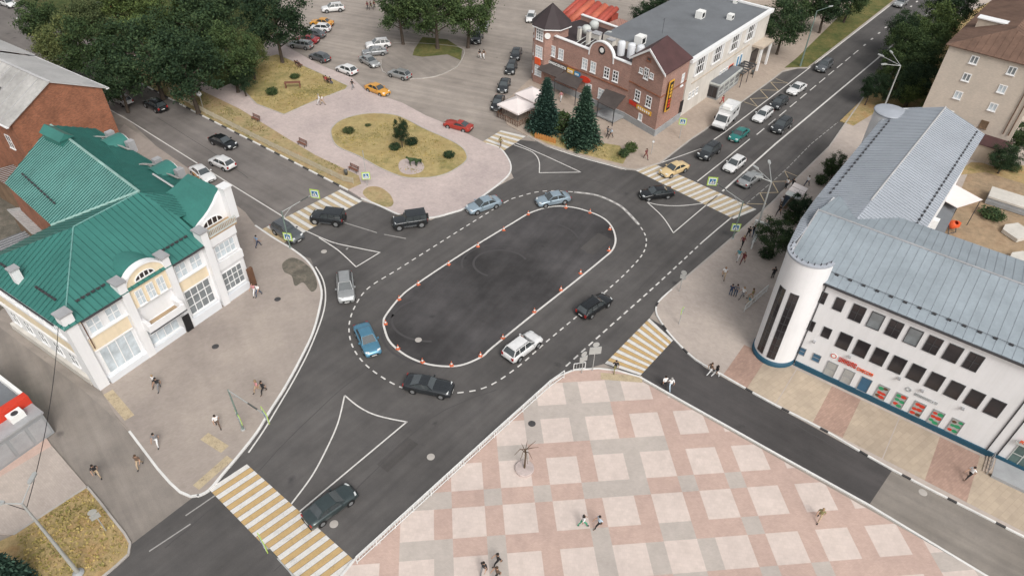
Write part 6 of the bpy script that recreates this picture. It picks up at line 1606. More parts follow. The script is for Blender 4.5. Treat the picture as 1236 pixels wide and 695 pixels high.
# ================================================================== STREET FURNITURE
paint('galvanised', (.46, .47, .46), .5, .3, 0); paint('pole_dark', (.10, .105, .10), .5, .2, 0); paint('pole_green', (.20, .27, .24), .5, .2, 0); paint('rail_white', (.70, .71, .70), .5, 0, 0)
paint('cone_orange', (.62, .16, .075), .5, 0, 0); paint('cone_white', (.8, .8, .78), .5, 0, 0); paint('sign_lime', (.42, .60, .10), .4, 0, 0); paint('sign_face_white', (.8, .8, .8), .4, 0, 0); paint('sign_face_blue', (.03, .16, .32), .4, 0, 0); paint('bench_wood', (.20, .085, .055), .7, 0, 0); paint('rust_metal', (.11, .07, .04), .7, .2, 0)
def cone_proto():
    t = bpy.data.objects.new('traffic_cone', None); C.objects.link(t)
    b = MB(); b.box(-.24, .24, -.24, .24, 0, .05); b.build('base', 'cone_orange', t)
    b = MB(); b.lathe([(.19, .05), (.135, .28)], 14, 0); b.lathe([(.137, .28), (.09, .48)], 14, 1); b.lathe([(.088, .48), (.035, .75), (0, .75)], 14, 0); b.build('body', ['cone_orange', 'cone_white'], t)
    return t
CP = None
for i, p in enumerate([(577, 297.6), (541.7, 319.5), (505, 343.5), (608, 278), (637.6, 259), (683, 251), (712, 257), (736, 277), (735, 302.5), (700.6, 330), (677, 350), (645, 376.5), (482, 361.5), (465.6, 391), (480.5, 421), (510, 437), (545, 441), (580, 429.5), (607, 408)]):
    CP = CP or cone_proto(); t = CP if i == 0 else copy_tree(CP)
    c = at(*p, 0); t.location = (c.x, c.y, .02); t.rotation_euler = (0, 0, i * 1.1); t.scale = (.8, .8, .82)
    tag(t, 'small orange and white traffic cone standing on the white oval line', 'traffic cone', 'traffic cones round the white oval')
def ped_sign(parent, c, ang, s=.72):
    """pedestrian crossing sign: lime border, white square, blue field with a walking figure"""
    o = bpy.data.objects.new('sign_board', None)
    b = MB(); b.box(-s, s, -.03, .03, -s, s, 0); b.box(-s * .78, s * .78, -.045, -.031, -s * .78, s * .78, 1)
    b.box(-s * .62, s * .62, -.055, -.046, -s * .62, s * .62, 2)
    y0, y1 = -.064, -.056
    b.solid([(-s * .5, y0, -s * .5), (s * .5, y0, -s * .5), (0, y0, s * .52)], (0, .008, 0), 1)
    y0, y1 = -.072, -.065
    for q in (((-.05, .05), (.14, .26)), ((-.09, .07), (-.12, .12))): b.box(q[0][0] * s, q[0][1] * s, y0, y1, q[1][0] * s, q[1][1] * s, 3)
    b.solid([(-.08 * s, y0, -.12 * s), (.0, y0, -.12 * s), (-.14 * s, y0, -.42 * s), (-.22 * s, y0, -.42 * s)], (0, .007, 0), 3); b.solid([(.0, y0, -.12 * s), (.07 * s, y0, -.12 * s), (.2 * s, y0, -.42 * s), (.12 * s, y0, -.42 * s)], (0, .007, 0), 3)
    o = b.build('sign_board', ['sign_lime', 'sign_face_white', 'sign_face_blue', 'sign_black'], parent); o.location = c; o.rotation_euler = (0, 0, ang); return o
def crossing_post(base, top_px, H, arm_px, label, face, low=True):
    c = at(base[0], base[1], .12) if top_px is None else at(top_px[0], top_px[1], H)
    t = thing('crossing_sign_post', label, 'sign post', (c.x, c.y, .1))
    b = MB(); b.tube((0, 0, 0), (0, 0, H), .09, .065, 10); b.build('pole', 'pole_green', t)
    b = MB(); b.lathe([(.2, 0), (.2, .12), (.1, .16)], 12); b.build('base', 'galvanised', t)
    e = at(arm_px[0], arm_px[1], H); d = e - Vector((c.x, c.y, H)); d.z = 0
    b = MB(); b.tube((0, 0, H - .1), (d.x, d.y, H), .055, .045, 8); b.tube((0, 0, H - .9), (d.x * .3, d.y * .3, H - .05), .03, n=6); a = b.build('arm', 'galvanised', t)
    b = MB(); q = d * .55; b.tube((q.x, q.y, H - .02), (d.x * .8, d.y * .8, H), .075, n=8); b.build('signal_box', 'pole_dark', t)
    ped_sign(t, (d.x, d.y, H - .1), face, .6)
    if low: ped_sign(t, (0, 0, 1.75), face, .55)
    return t
tocam = lambda p: math.atan2(p[1], p[0]) + R(90) if False else 0.0
crossing_post((347, 300), (340, 256), 5.4, (380, 234), 'cantilever crossing sign post over the left zebra, at the white corner building', R(-12))
crossing_post((885, 292), (897, 244), 5.6, (860, 219), 'cantilever crossing sign post at the upper right zebra', R(-5))
crossing_post((295, 527), (275.5, 471), 5.6, (320, 501), 'cantilever crossing sign post near the bottom zebra on the left pavement', R(-50))
crossing_post((0, 0), (358, 698), 5.4, (317, 655), 'cantilever crossing sign arm rising at the bottom picture edge', R(-50), False)
def plain_post(base, H, label, kind, face=0.0, s=.45, z=None):
    c = at(base[0], base[1], .12); t = thing('sign_post', label, 'sign post', (c.x, c.y, .1))
    b = MB(); b.tube((0, 0, 0), (0, 0, H), .045, n=8); b.build('pole', 'galvanised', t)
    z = z or H - s
    if kind == 'ped': ped_sign(t, (0, -.08, z), face, s)
    elif kind == 'round':
        b = MB(); b.lathe([(0, .03), (s * .8, .03)], 18, 0); b.lathe([(s * .8, .032), (s, .032), (s, 0), (0, 0)], 18, 1); o = b.build('sign_board', ['sign_face_white', 'galvanised'], t); o.location = (0, -.06, z); o.rotation_euler = (R(90), 0, face)
    else:
        b = MB(); b.box(-s, s, -.03, .03, -s * .8, s * .8, 0); b.lathe([(0, 0)], 3) if 0 else None; o = b.build('sign_board', ['galvanised'], t); o.location = (0, -.08, z); o.rotation_euler = (0, 0, face)
        b = MB(); b.lathe([(0, .02), (.33, .02), (.33, 0)], 16); o2 = b.build('sign_disc', 'galvanised', t); o2.location = (0, -.08, z + s * .8 + .36); o2.rotation_euler = (R(90), 0, face)
    return t
plain_post((443.5, 224), 5.4, 'tall crossing sign post on the pink paving at the left zebra', 'ped', R(8), .55, 1.6)
plain_post((820, 167), 3.4, 'crossing sign on the pavement below the brick corner tower', 'ped', R(-10), .55)
plain_post((246, 133), 3.2, 'round sign on a thin post in the roadside verge', 'round', R(10), .42)
plain_post((715, 447), 3.6, 'grey sign board with a disc seen from behind at the plaza corner', 'back', R(10), .6)
plain_post((702, 450), 2.6, 'smaller grey sign seen from behind by the railing end', 'back', R(30), .45)
plain_post((819.5, 391), 2.4, 'narrow green-backed sign post on the right pavement by the small zebra', 'ped', R(60), .32)
plain_post((128, 640), 2.6, 'short pale post with a tilted board in the corner verge', 'back', R(40), .35)
plain_post((786, 186), 2.3, 'thin yellow post on the pavement before the upper right zebra', 'round', R(0), .2)
plain_post((820, 352), 2.6, 'grey sign post at the right pavement kerb corner', 'back', R(-30), .32)
# street lamps
def lamp(top, H, heads, label, m='pole_green', r=.13, base_pad=False):
    c = at(top[0], top[1], H); t = thing('street_lamp', label, 'street lamp', (c.x, c.y, .1))
    b = MB(); b.tube((0, 0, 0), (0, 0, H * .35), r * 1.25, r, 12); b.tube((0, 0, H * .35), (0, 0, H), r, r * .6, 12); b.build('pole', m, t)
    if base_pad:
        b = MB(); b.lathe([(.42, -.02), (.42, .1), (.17, .3)], 16); b.build('base', 'plinth_grey', t)
    for h in heads:
        e = at(h[0], h[1], H + .3); d = e - Vector((c.x, c.y, H + .3)); d.z = 0
        b = MB(); b.tube((0, 0, H - .05), (d.x * .85, d.y * .85, H + .3), .05, .04, 7); a = b.build('arm', m, t)
        u = d.normalized(); s = Vector((-u.y, u.x, 0)); p = Vector((d.x, d.y, H + .3))
        b = MB(); q = [p - u * .55 - s * .09, p - u * .3 - s * .17, p + u * .3 - s * .14, p + u * .42, p + u * .3 + s * .14, p - u * .3 + s * .17, p - u * .55 + s * .09]
        b.solid(q, (0, 0, .14)); b.build('lamp_head', 'galvanised', a)
    return t
lamp((27, 608), 9.8, [(41, 577), (-4, 609)], 'tall grey lamp post leaning across the view in the corner verge', 'galvanised', .13, True)
lamp((986, 14), 10, [(1003, 9)], 'single arm green lamp post on the grass strip of the main road')
lamp((1087, 80), 10, [(1075, 64), (1062, 68), (1066, 79)], 'three-armed white lamp post between the trees by the flats', 'galvanised')
lamp((931, 220), 9, [(928, 197), (911, 203), (915, 215)], 'three-armed lamp post beside the right zigzag bay', 'galvanised')
def cable(a, c, sag, label):
    t = MB(); n = 14
    P = [a.lerp(c, k / n) - Vector((0, 0, sag * 4 * (k / n) * (1 - k / n))) for k in range(n + 1)]
    for p, q in zip(P, P[1:]): t.tube(p - a, q - a, .028, n=5, caps=False)
    o = t.build('overhead_cable', 'sign_black', None, False, tuple(a)); tag(o, label, 'cable')
_lp = at(27, 608, 9.8)
cable(Vector((_lp.x, _lp.y, 9.2)), Vector((-40.7, 44.6, 8.3)), .9, 'thin dark cable from the tall lamp post to the corner building')
cable(Vector((_lp.x, _lp.y, 9.0)), Vector((_lp.x - 9, _lp.y + 3.0, 8.6)), .3, 'thin dark cable from the tall lamp post to the left picture edge')
# railings
def railing(pts, label, h=1.05, m='rail_white', step=2.0, group=None, name='railing', pick=.28):
    P = resample(pts, step); t = thing(name, label, 'railing', (P[0].x, P[0].y, .12), 0, group); o = P[0]
    for p in P:
        b = MB(); q = p - o; b.tube((q.x, q.y, 0), (q.x, q.y, h), .045, n=6); b.build('post', m, t)
    b = MB()
    for z in (h, h * .2):
        for p, q in zip(P, P[1:]): b.tube((p.x - o.x, p.y - o.y, z), (q.x - o.x, q.y - o.y, z), .04, n=5)
    for p, q in zip(P, P[1:]):
        n = int((q - p).length / pick)
        for k in range(1, n): f = p.lerp(q, k / n) - o; b.tube((f.x, f.y, h * .2), (f.x, f.y, h), .018, n=4, caps=False)
    b.build('rail_panel', m, t); return t
railing([p + Vector((.26, -.24)) for p in W([(428, 676), (597.1, 521.9), (661, 464.5), (677, 453.5), (692, 448)], .12)], 'long white railing along the plaza edge beside the main road')
railing(W([(692, 447.5), (706, 445.5)], .12), 'short white railing end at the plaza corner', step=1.2)
railing(W([(846, 374), (872, 356), (893, 336)], .12) if 0 else W([(898, 376), (925, 352)], .12), 'white ramp handrail beside the tower', step=1.2)
def frame(px, w, rz, label):
    c = at(px[0], px[1], .12); t = thing('white_barrier', label, 'barrier', (c.x, c.y, .1), rz)
    for x in (-w / 2, w / 2):
        b = MB(); b.box(x - .09, x + .09, -.09, .09, 0, 1.1); b.build('post', 'rail_white', t)
    b = MB(); b.box(-w / 2 - .1, w / 2 + .1, -.11, .11, .95, 1.15); b.build('beam', 'rail_white', t)
frame((918, 277), 1.7, R(-36), 'white beam barrier on the right pavement near the bush'); frame((909, 296), 1.6, R(60), 'white beam barrier turned along the path by the bush')
# low wire fence of the verge
fp = W([(205, 112), (249, 138), (330, 179), (425, 224), (433, 214)], .13)
def verge_fence():
    P = resample(fp, 2.2); o = P[0]; t = thing('verge_fence', 'low beige mesh fence along the verge of the left road', 'fence', (o.x, o.y, .13))
    for p in P:
        b = MB(); q = p - o; b.box(q.x - .05, q.x + .05, q.y - .05, q.y + .05, 0, 1.0); b.build('post', 'fence_beige', t)
    b = MB()
    for z in (.15, .55, .92):
        for p, q in zip(P, P[1:]): b.tube((p.x - o.x, p.y - o.y, z), (q.x - o.x, q.y - o.y, z), .025, n=4, caps=False)
    for p, q in zip(P, P[1:]):
        for k in range(11):
            f = p.lerp(q, k / 11) - o; g = p.lerp(q, (k + 1) / 11) - o; b.tube((f.x, f.y, .1), (g.x, g.y, .95), .03, n=4, caps=False); b.tube((g.x, g.y, .1), (f.x, f.y, .95), .03, n=4, caps=False)
    b.build('mesh_panel', 'fence_beige', t)
paint('fence_beige', (.46, .41, .31), .8, 0, 0); verge_fence()
def bench(px, rz, label, z=.12):
    c = at(px[0], px[1], z); t = thing('park_bench', label, 'bench', (c.x, c.y, z), rz)
    b = MB(); [b.box(-.9, .9, y, y + .11, .43, .47) for y in (-.22, -.08, .06)]; b.build('seat', 'bench_wood', t)
    b = MB(); [b.box(-.9, .9, .22 + .03 * k, .25 + .03 * k, .55 + .15 * k, .66 + .15 * k) for k in range(3)]; b.build('backrest', 'bench_wood', t)
    for x in (-.7, .7):
        b = MB(); b.box(x - .03, x + .03, -.2, -.14, 0, .43); b.box(x - .03, x + .03, .14, .2, 0, .43); b.box(x - .03, x + .03, .2, .26, .3, .98); b.build('leg', 'pole_dark', t)
for p, a, l in (((309, 146), -36, 'brown bench farthest up the walk beside the verge'), ((365, 176), -36, 'brown bench in the middle of the walk beside the verge'), ((427, 207), -36, 'brown bench nearest the left zebra'), ((396, 99), 140, 'bench with two people on the far side of the park lawn'), ((361, 80), 140, 'bench by the tree at the far corner of the park lawn')):
    bench(p, R(a), l)
def bin_(px, label):
    c = at(px[0], px[1], .12); t = thing('litter_bin', label, 'bin', (c.x, c.y, .13)); b = MB(); b.lathe([(0, .02), (.2, .02), (.26, .75), (.22, .75), (.2, .6), (0, .6)], 14); b.build('bucket', 'pole_dark', t, True); b = MB(); b.tube((-.3, 0, 0), (-.3, 0, .9), .025, n=6); b.build('stand', 'pole_dark', t)
bin_((418, 211), 'dark litter bin beside the bench nearest the left zebra'); bin_((908, 90), 'dark litter bin on the pavement near the steel shelter'); bin_((867, 152), 'dark bin at the kerb next to the white truck')
# wooden frame, planter, sculpture, topiary
def wood_frame():
    c = at(354, 106, .14); t = thing('garden_table', 'brown wooden frame table standing on the park lawn', 'table', (c.x, c.y, .14), R(10))
    b = MB(); b.box(-1.3, 1.3, -.35, .35, .9, 1.0); b.build('tabletop', 'bench_wood', t)
    for x in (-1.15, 1.15): b = MB(); b.box(x - .07, x + .07, -.3, .3, 0, .9); b.build('leg', 'bench_wood', t)
wood_frame()
def planter():
    c = at(658, 170, .14); t = thing('wooden_planter', 'orange wooden fence planter at the kerb between the spruces', 'planter', (c.x, c.y, .14), R(-28))
    for k in range(9):
        b = MB(); b.solid([(-1.8 + .4 * k, 0, 0), (-1.45 + .4 * k, 0, 0), (-1.45 + .4 * k, 0, .75), (-1.62 + .4 * k, 0, .95), (-1.8 + .4 * k, 0, .75)], (0, .06, 0)); b.build('picket', 'picket_orange', t)
    b = MB(); b.box(-1.8, 1.75, .061, .12, .3, .42); b.build('rail', 'picket_orange', t)
paint('picket_orange', (.50, .22, .06), .8, 0, 0); planter()
def sculpture():
    c = at(633, 566, .12); t = thing('metal_sculpture', 'rusty metal tree sculpture on a round pink base on the plaza', 'sculpture', (c.x, c.y, .12))
    b = MB(); b.lathe([(.85, 0), (.85, .2), (.8, .24), (0, .24)], 28); b.build('base', 'pave_pink', t)
    b = MB(); b.tube((0, 0, .24), (.03, .05, 1.6), .085, .065, 8); b.tube((.03, .05, 1.6), (0, 0, 2.9), .065, .05, 8); b.build('trunk', 'rust_metal', t)
    rg = random.Random(6)
    for k in range(9):
        an = k * .7; L = rg.uniform(.5, 1.25); z0 = 2.9 - .12 * (k % 5); b = MB(); m = Vector((math.cos(an) * L * .5, math.sin(an) * L * .5, z0 + .25)); e = Vector((math.cos(an) * L, math.sin(an) * L, z0 + (.35 if k < 5 else -.35)))
        b.tube((0, 0, z0), m, .04, .03, 6); b.tube(m, e, .03, .015, 6); b.build('branch', 'rust_metal', t)
sculpture()
# ================================================================== PEOPLE
for nm, c in (('skin', (.42, .25, .17)), ('cloth_white', (.74, .74, .74)), ('cloth_black', (.018, .018, .020)), ('cloth_navy', (.03, .045, .09)), ('cloth_grey', (.20, .20, .21)), ('cloth_blue', (.20, .33, .50)), ('cloth_paleblue', (.45, .56, .66)),
              ('cloth_pink', (.55, .26, .27)), ('cloth_red', (.32, .04, .045)), ('cloth_maroon', (.14, .03, .035)), ('cloth_green', (.05, .30, .17)), ('cloth_olive', (.22, .20, .09)), ('cloth_tan', (.45, .34, .23)), ('cloth_brown', (.13, .085, .06)), ('cloth_yellow', (.60, .44, .08)), ('cloth_teal', (.08, .28, .32)), ('denim', (.06, .09, .15)),
              ('hair_dark', (.020, .014, .011)), ('hair_brown', (.075, .042, .022)), ('hair_fair', (.33, .23, .12)), ('hair_grey', (.35, .34, .33))):
    mat(nm, c, .85, .10, 3, 20)
def skin_bake(name, joints, edges, root):
    """grow one continuous surface round a skeleton: joints {name: (pos, radius)}"""
    names = list(joints); me = bpy.data.meshes.new(name); me.from_pydata([joints[n][0] for n in names], [(names.index(a), names.index(b_)) for a, b_ in edges], [])
    o = bpy.data.objects.new(name, me); C.objects.link(o)
    m = o.modifiers.new('skin', 'SKIN'); m.use_smooth_shade = True
    for i, n in enumerate(names):
        sv = me.skin_vertices[0].data[i]; r_ = joints[n][1]; sv.radius = r_ if isinstance(r_, tuple) else (r_, r_); sv.use_root = n == root
    s = o.modifiers.new('sub', 'SUBSURF'); s.levels = 1; s.render_levels = 1
    dg = bpy.context.evaluated_depsgraph_get(); dg.update()
    out = bpy.data.meshes.new_from_object(o.evaluated_get(dg)); out.name = name
    bpy.data.objects.remove(o); return out
def seg_dist(p, a, b_):
    a, b_ = Vector(a), Vector(b_); d = b_ - a; t = max(0, min(1, (p - a).dot(d) / max(1e-9, d.dot(d)))); return (p - a - d * t).length
def person_mesh(pose):
    j = dict(pelvis=((0, 0, .96), (.115, .15)), waist=((0, 0, 1.12), (.10, .13)), chest=((.01, 0, 1.32), (.115, .165)), neck0=((0, 0, 1.455), (.06, .075)), neck=((.01, 0, 1.50), .05), jaw=((.03, 0, 1.565), (.07, .062)), head=((.025, 0, 1.635), (.098, .078)), crown=((.01, 0, 1.705), (.075, .06)))
    walk = {'walk': 1, 'walk2': -1}.get(pose, 0)
    for s, sd in ((1, 'l'), (-1, 'r')):
        f = s * walk
        j['sho' + sd] = ((0, s * .185, 1.405), .062)
        j['elb' + sd] = ((-.05 - f * .12, s * .235, 1.13), .046)
        j['wri' + sd] = ((.08 - f * .22, s * .225, .90 + abs(f) * .03), .033)
        j['hnd' + sd] = ((.115 - f * .25, s * .215, .82 + abs(f) * .03), (.02, .042))
        j['hip' + sd] = ((0, s * .095, .90), .092)
        j['kne' + sd] = ((.05 + f * .20, s * .10, .50), .062)
        j['ank' + sd] = ((0 + f * .30 - (.06 if f < 0 else 0), s * .105, .09 + (.06 if f < 0 else 0)), .042)
        j['toe' + sd] = ((.17 + f * .31 - (.06 if f < 0 else 0), s * .115, .045 + (.02 if f < 0 else 0)), (.04, .048))
        if pose == 'phone' and s > 0: j['elbl'] = ((.10, .23, 1.14), .046); j['wril'] = ((.27, .12, 1.28), .033); j['hndl'] = ((.32, .09, 1.34), (.02, .04))
        if pose == 'sit':
            j['kne' + sd] = ((.44, s * .11, .94), .066); j['ank' + sd] = ((.46, s * .11, .54), .042); j['toe' + sd] = ((.62, s * .12, .50), (.04, .048))
            j['elb' + sd] = ((.03, s * .24, 1.14), .046); j['wri' + sd] = ((.26, s * .17, 1.03), .033); j['hnd' + sd] = ((.34, s * .14, 1.02), (.02, .042))
    E = [('pelvis', 'waist'), ('waist', 'chest'), ('chest', 'neck0'), ('neck0', 'neck'), ('neck', 'jaw'), ('jaw', 'head'), ('head', 'crown')]
    for sd in 'lr': E += [('chest', 'sho' + sd), ('sho' + sd, 'elb' + sd), ('elb' + sd, 'wri' + sd), ('wri' + sd, 'hnd' + sd), ('pelvis', 'hip' + sd), ('hip' + sd, 'kne' + sd), ('kne' + sd, 'ank' + sd), ('ank' + sd, 'toe' + sd)]
    me = skin_bake('person_body', j, E, 'pelvis')
    zone = {}
    for a, b_ in E:
        k = a[:3] + b_[:3]
        zone[(a, b_)] = 0 if a in ('pelvis', 'waist', 'chest') and b_[:3] not in ('hip',) else 3 if a in ('neck0', 'neck', 'jaw', 'head') else 0 if a[:3] == 'sho' else 3 if a[:3] in ('elb', 'wri') else 2 if a[:3] == 'ank' else 1
    # fingers, nose and ears belong to the same body surface
    bm = bmesh.new(); bm.from_mesh(me)
    def prism5(p, d, w, L, up):
        d = d.normalized(); s = d.cross(up).normalized(); u = s.cross(d); v = []
        for t, q in ((0, 1), (.55, .95), (1, .6)):
            bend = u * (-.35 * L * t * t)
            for a, c in ((-1, -1), (1, -1), (1, 1), (-1, 1)): v.append(bm.verts.new(p + d * (L * t) + bend + s * (a * w * q) + u * (c * w * q)))
        for r_ in range(2):
            for k in range(4): bm.faces.new((v[r_ * 4 + k], v[r_ * 4 + (k + 1) % 4], v[r_ * 4 + 4 + (k + 1) % 4], v[r_ * 4 + 4 + k]))
        bm.faces.new(v[8:12]); bm.faces.new(v[0:4][::-1])
    for sd, s in (('l', 1), ('r', -1)):
        h = Vector(j['hnd' + sd][0]); d = h - Vector(j['wri' + sd][0]); pal = Vector((0, s, 0)); wdt = d.normalized().cross(pal).normalized()
        for k, L in enumerate((.062, .072, .068, .054)): prism5(h + d.normalized() * .02 + wdt * ((k - 1.5) * .02), d, .008, L, pal)
        prism5(h - d * .3 + wdt * .036, d * .7 + wdt * .06, .009, .055, pal)
    hd = Vector(j['head'][0])
    prism5(hd + Vector((.088, 0, -.005)), Vector((.6, 0, -.8)), .012, .045, Vector((0, 0, 1)))
    for s in (-1, 1): prism5(hd + Vector((-.005, s * .074, -.03)), Vector((-.2, s * .25, 1)), .014, .055, Vector((0, s, 0)))
    bm.to_mesh(me); bm.free()
    for _ in range(4): me.materials.append(M['skin'])
    for p in me.polygons:
        c = p.center; best = min(zone, key=lambda e: seg_dist(c, j[e[0]][0], j[e[1]][0])); z = zone[best]
        p.material_index = z; p.use_smooth = True
        if best[0][:3] == 'sho' and c.z < 1.2 and pose != 'phone': p.material_index = 3
    hb = MB(); hb.lathe([(.0, .115), (.055, .10), (.088, .055), (.10, 0), (.092, -.04), (.08, -.045), (.085, .0)], 12); hm = hb.build('hair', 'skin', None, True); hd_ = hm.data; bpy.data.objects.remove(hm)
    hl = MB(); hl.lathe([(.0, .115), (.055, .10), (.088, .055), (.10, 0), (.105, -.10), (.11, -.2), (.09, -.22), (.085, .0)], 12, 0, 0, 0, R(50), R(310)); hm = hl.build('hair', 'skin', None, True); hl_ = hm.data; bpy.data.objects.remove(hm)
    return me, hd_, hl_, j
PM = {}
sk = MB(); sk.lathe([(.155, 1.06), (.17, .95), (.25, .62), (.255, .6), (.2, .8), (.14, 1.05)], 14); SKIRT = sk.build('skirt', 'skin', None, True); SKD = SKIRT.data; bpy.data.objects.remove(SKIRT)
SKD.materials.clear(); SKD.materials.append(M['skin'])
def person(px, face, pose, top, leg, hair, label, z=.12, skirt=None, longh=False, h=1.0, group='people walking about the crossing'):
    """px: the feet; face: heading in degrees from +x"""
    if pose not in PM: PM[pose] = person_mesh(pose)
    me, hs, hl, j = PM[pose]; c = at(px[0], px[1], z)
    o = bpy.data.objects.new('person', me); C.objects.link(o); o.location = (c.x, c.y, z + .004 - (.5 * h - .0 if pose == 'sit' else 0)); o.rotation_euler = (0, 0, R(face)); o.scale = (h * 1.14, h * 1.12, h)
    for i, m in enumerate((top, leg, 'cloth_black' if leg != 'cloth_black' else 'cloth_brown', 'skin')): setmat(o, i, m)
    tag(o, label, 'person', group)
    a = bpy.data.objects.new('hair', hl if longh else hs); C.objects.link(a); a.parent = o; a.location = (.012, 0, 1.645); setmat(a, 0, hair)
    if skirt:
        s = bpy.data.objects.new('skirt', SKD); C.objects.link(s); s.parent = o; setmat(s, 0, skirt); 
    return o
PP = person
PP((722, 636), 200, 'walk', 'cloth_paleblue', 'cloth_black', 'hair_dark', 'man in a pale blue shirt and dark trousers walking on the plaza')
PP((703, 635), 20, 'walk2', 'cloth_white', 'cloth_green', 'hair_dark', 'woman in white with green shorts walking on the plaza', longh=True)
PP((987, 627), 230, 'walk', 'cloth_olive', 'cloth_tan', 'hair_fair', 'person in olive with tan shorts alone on the right of the plaza')
PP((601, 681), 200, 'walk', 'cloth_black', 'cloth_black', 'hair_dark', 'person in black highest of the three at the bottom of the plaza')
PP((584, 691), 250, 'walk2', 'cloth_black', 'cloth_grey', 'hair_dark', 'person in black with grey trousers, lower left of three on the bottom plaza')
PP((600, 697), 210, 'walk', 'cloth_brown', 'cloth_black', 'hair_brown', 'person in brown cut by the bottom edge of the plaza view')
PP((742, 449), 90, 'walk2', 'cloth_black', 'cloth_olive', 'hair_dark', 'person in dark clothes stepping off the small zebra onto the plaza', z=.02)
PP((801, 468), 100, 'walk', 'cloth_white', 'cloth_black', 'hair_dark', 'left one of two people in white crossing the side street', z=.015)
PP((808, 470), 100, 'walk2', 'cloth_white', 'cloth_paleblue', 'hair_grey', 'right one of two people in white crossing the side street', z=.015, longh=True)
PP((856, 452), 20, 'walk', 'cloth_brown', 'cloth_white', 'hair_brown', 'person in a brown top with light trousers at the side street kerb')
PP((863, 455), 20, 'walk2', 'cloth_black', 'cloth_white', 'hair_dark', 'person in a black top with white trousers at the side street kerb', longh=True)
PP((1167, 577), 200, 'walk', 'cloth_white', 'cloth_black', 'hair_dark', 'person in white and black by the steps of the white office building', z=.13)
PP((873, 336), 250, 'walk', 'cloth_white', 'cloth_tan', 'hair_fair', 'person in white walking alone in the middle of the right pavement', longh=True)
PP((881, 357), 60, 'phone', 'cloth_navy', 'denim', 'hair_dark', 'person in navy on the left of the standing group on the right pavement')
PP((887, 357), 240, 'phone', 'cloth_grey', 'denim', 'hair_dark', 'person in a grey top second in the standing group on the right pavement')
PP((895, 360), 200, 'walk', 'cloth_white', 'cloth_grey', 'hair_fair', 'person in a white top third in the standing group on the right pavement', longh=True)
PP((906, 362), 160, 'walk2', 'cloth_olive', 'cloth_tan', 'hair_brown', 'person in olive at the right of the standing group')
PP((903, 367), 180, 'walk', 'cloth_teal', 'cloth_tan', 'hair_fair', 'child in teal in front of the person in olive', h=.65)
PP((890, 314), 230, 'walk', 'cloth_teal', 'cloth_white', 'hair_dark', 'person in teal and white on the pavement below the crossing sign post')
PP((896, 318), 230, 'walk2', 'cloth_maroon', 'cloth_maroon', 'hair_dark', 'person in dark maroon beside the person in teal', longh=True)
PP((895, 298), 50, 'walk', 'cloth_maroon', 'cloth_black', 'hair_fair', 'person in a dark red top walking up towards the zebra')
PP((902, 287), 50, 'walk2', 'cloth_black', 'cloth_black', 'hair_dark', 'left one of two people in black below the white barriers')
PP((908, 285), 50, 'walk', 'cloth_black', 'denim', 'hair_brown', 'right one of two people in black below the white barriers')
PP((926, 275), 40, 'walk', 'cloth_black', 'cloth_grey', 'hair_dark', 'person in black beside the white beam barrier and bush')
PP((939, 260), 220, 'walk2', 'cloth_black', 'cloth_black', 'hair_dark', 'person in black on the pavement between bush and bus bay')
PP((942, 250), 220, 'phone', 'cloth_white', 'cloth_brown', 'hair_dark', 'person in a white shirt standing below the bus shelter')
PP((948, 228), 200, 'phone', 'cloth_white', 'cloth_black', 'hair_dark', 'person in a white shirt standing at the upper end of the bus shelter')
PP((955, 228), 200, 'walk', 'cloth_black', 'cloth_black', 'hair_brown', 'person in black between the shelter and the person in white')
PP((973, 225), 30, 'walk2', 'cloth_white', 'cloth_navy', 'hair_dark', 'person in white walking away past the bus shelter')
PP((932, 336), 100, 'phone', 'cloth_black', 'cloth_black', 'hair_dark', 'person in black against the white tower')
PP((779, 192), 300, 'walk', 'cloth_maroon', 'cloth_maroon', 'hair_brown', 'person in dark red waiting before the upper right zebra')
PP((733, 165), 220, 'walk', 'cloth_grey', 'cloth_black', 'hair_dark', 'person in grey walking below the brick corner tower')
PP((737, 167), 220, 'walk2', 'cloth_paleblue', 'cloth_black', 'hair_grey', 'person in pale blue next to the person in grey below the brick tower')
PP((604, 178), 60, 'walk', 'cloth_olive', 'cloth_brown', 'hair_dark', 'person in olive crossing the small zebra by the tents', z=.02)
PP((871, 127), 300, 'walk', 'cloth_red', 'cloth_red', 'hair_dark', 'person in red on the pavement behind the white truck')
PP((426, 108), 60, 'walk', 'cloth_black', 'cloth_grey', 'hair_dark', 'person in black standing on the pink paving near the orange taxi')
PP((386, 126), 200, 'walk', 'cloth_white', 'cloth_white', 'hair_grey', 'left one of two people in white at the park lawn edge')
PP((390, 127), 200, 'walk2', 'cloth_white', 'cloth_tan', 'hair_fair', 'right one of two people in white at the park lawn edge')
PP((444, 12), 240, 'walk', 'cloth_maroon', 'cloth_black', 'hair_dark', 'left one of three people in dark clothes at the top of the parking lot', z=.02)
PP((448, 12), 240, 'walk2', 'cloth_black', 'cloth_black', 'hair_dark', 'middle one of three people in dark clothes at the top of the parking lot', z=.02)
PP((452, 11), 240, 'walk', 'cloth_maroon', 'cloth_black', 'hair_brown', 'right one of three people in dark clothes at the top of the parking lot', z=.02)
PP((579, 71), 300, 'walk', 'cloth_black', 'cloth_white', 'hair_dark', 'person in black with white trousers left of a pair below the trees', z=.02)
PP((584, 71), 300, 'walk2', 'cloth_brown', 'cloth_white', 'hair_dark', 'person in brown with white trousers right of a pair below the trees', z=.02)
PP((319, 474), 230, 'walk', 'cloth_black', 'cloth_black', 'hair_dark', 'person in black walking near the left pavement kerb')
PP((312, 473), 230, 'walk2', 'cloth_pink', 'cloth_tan', 'hair_fair', 'person in pink beside the person in black near the left kerb', longh=True)
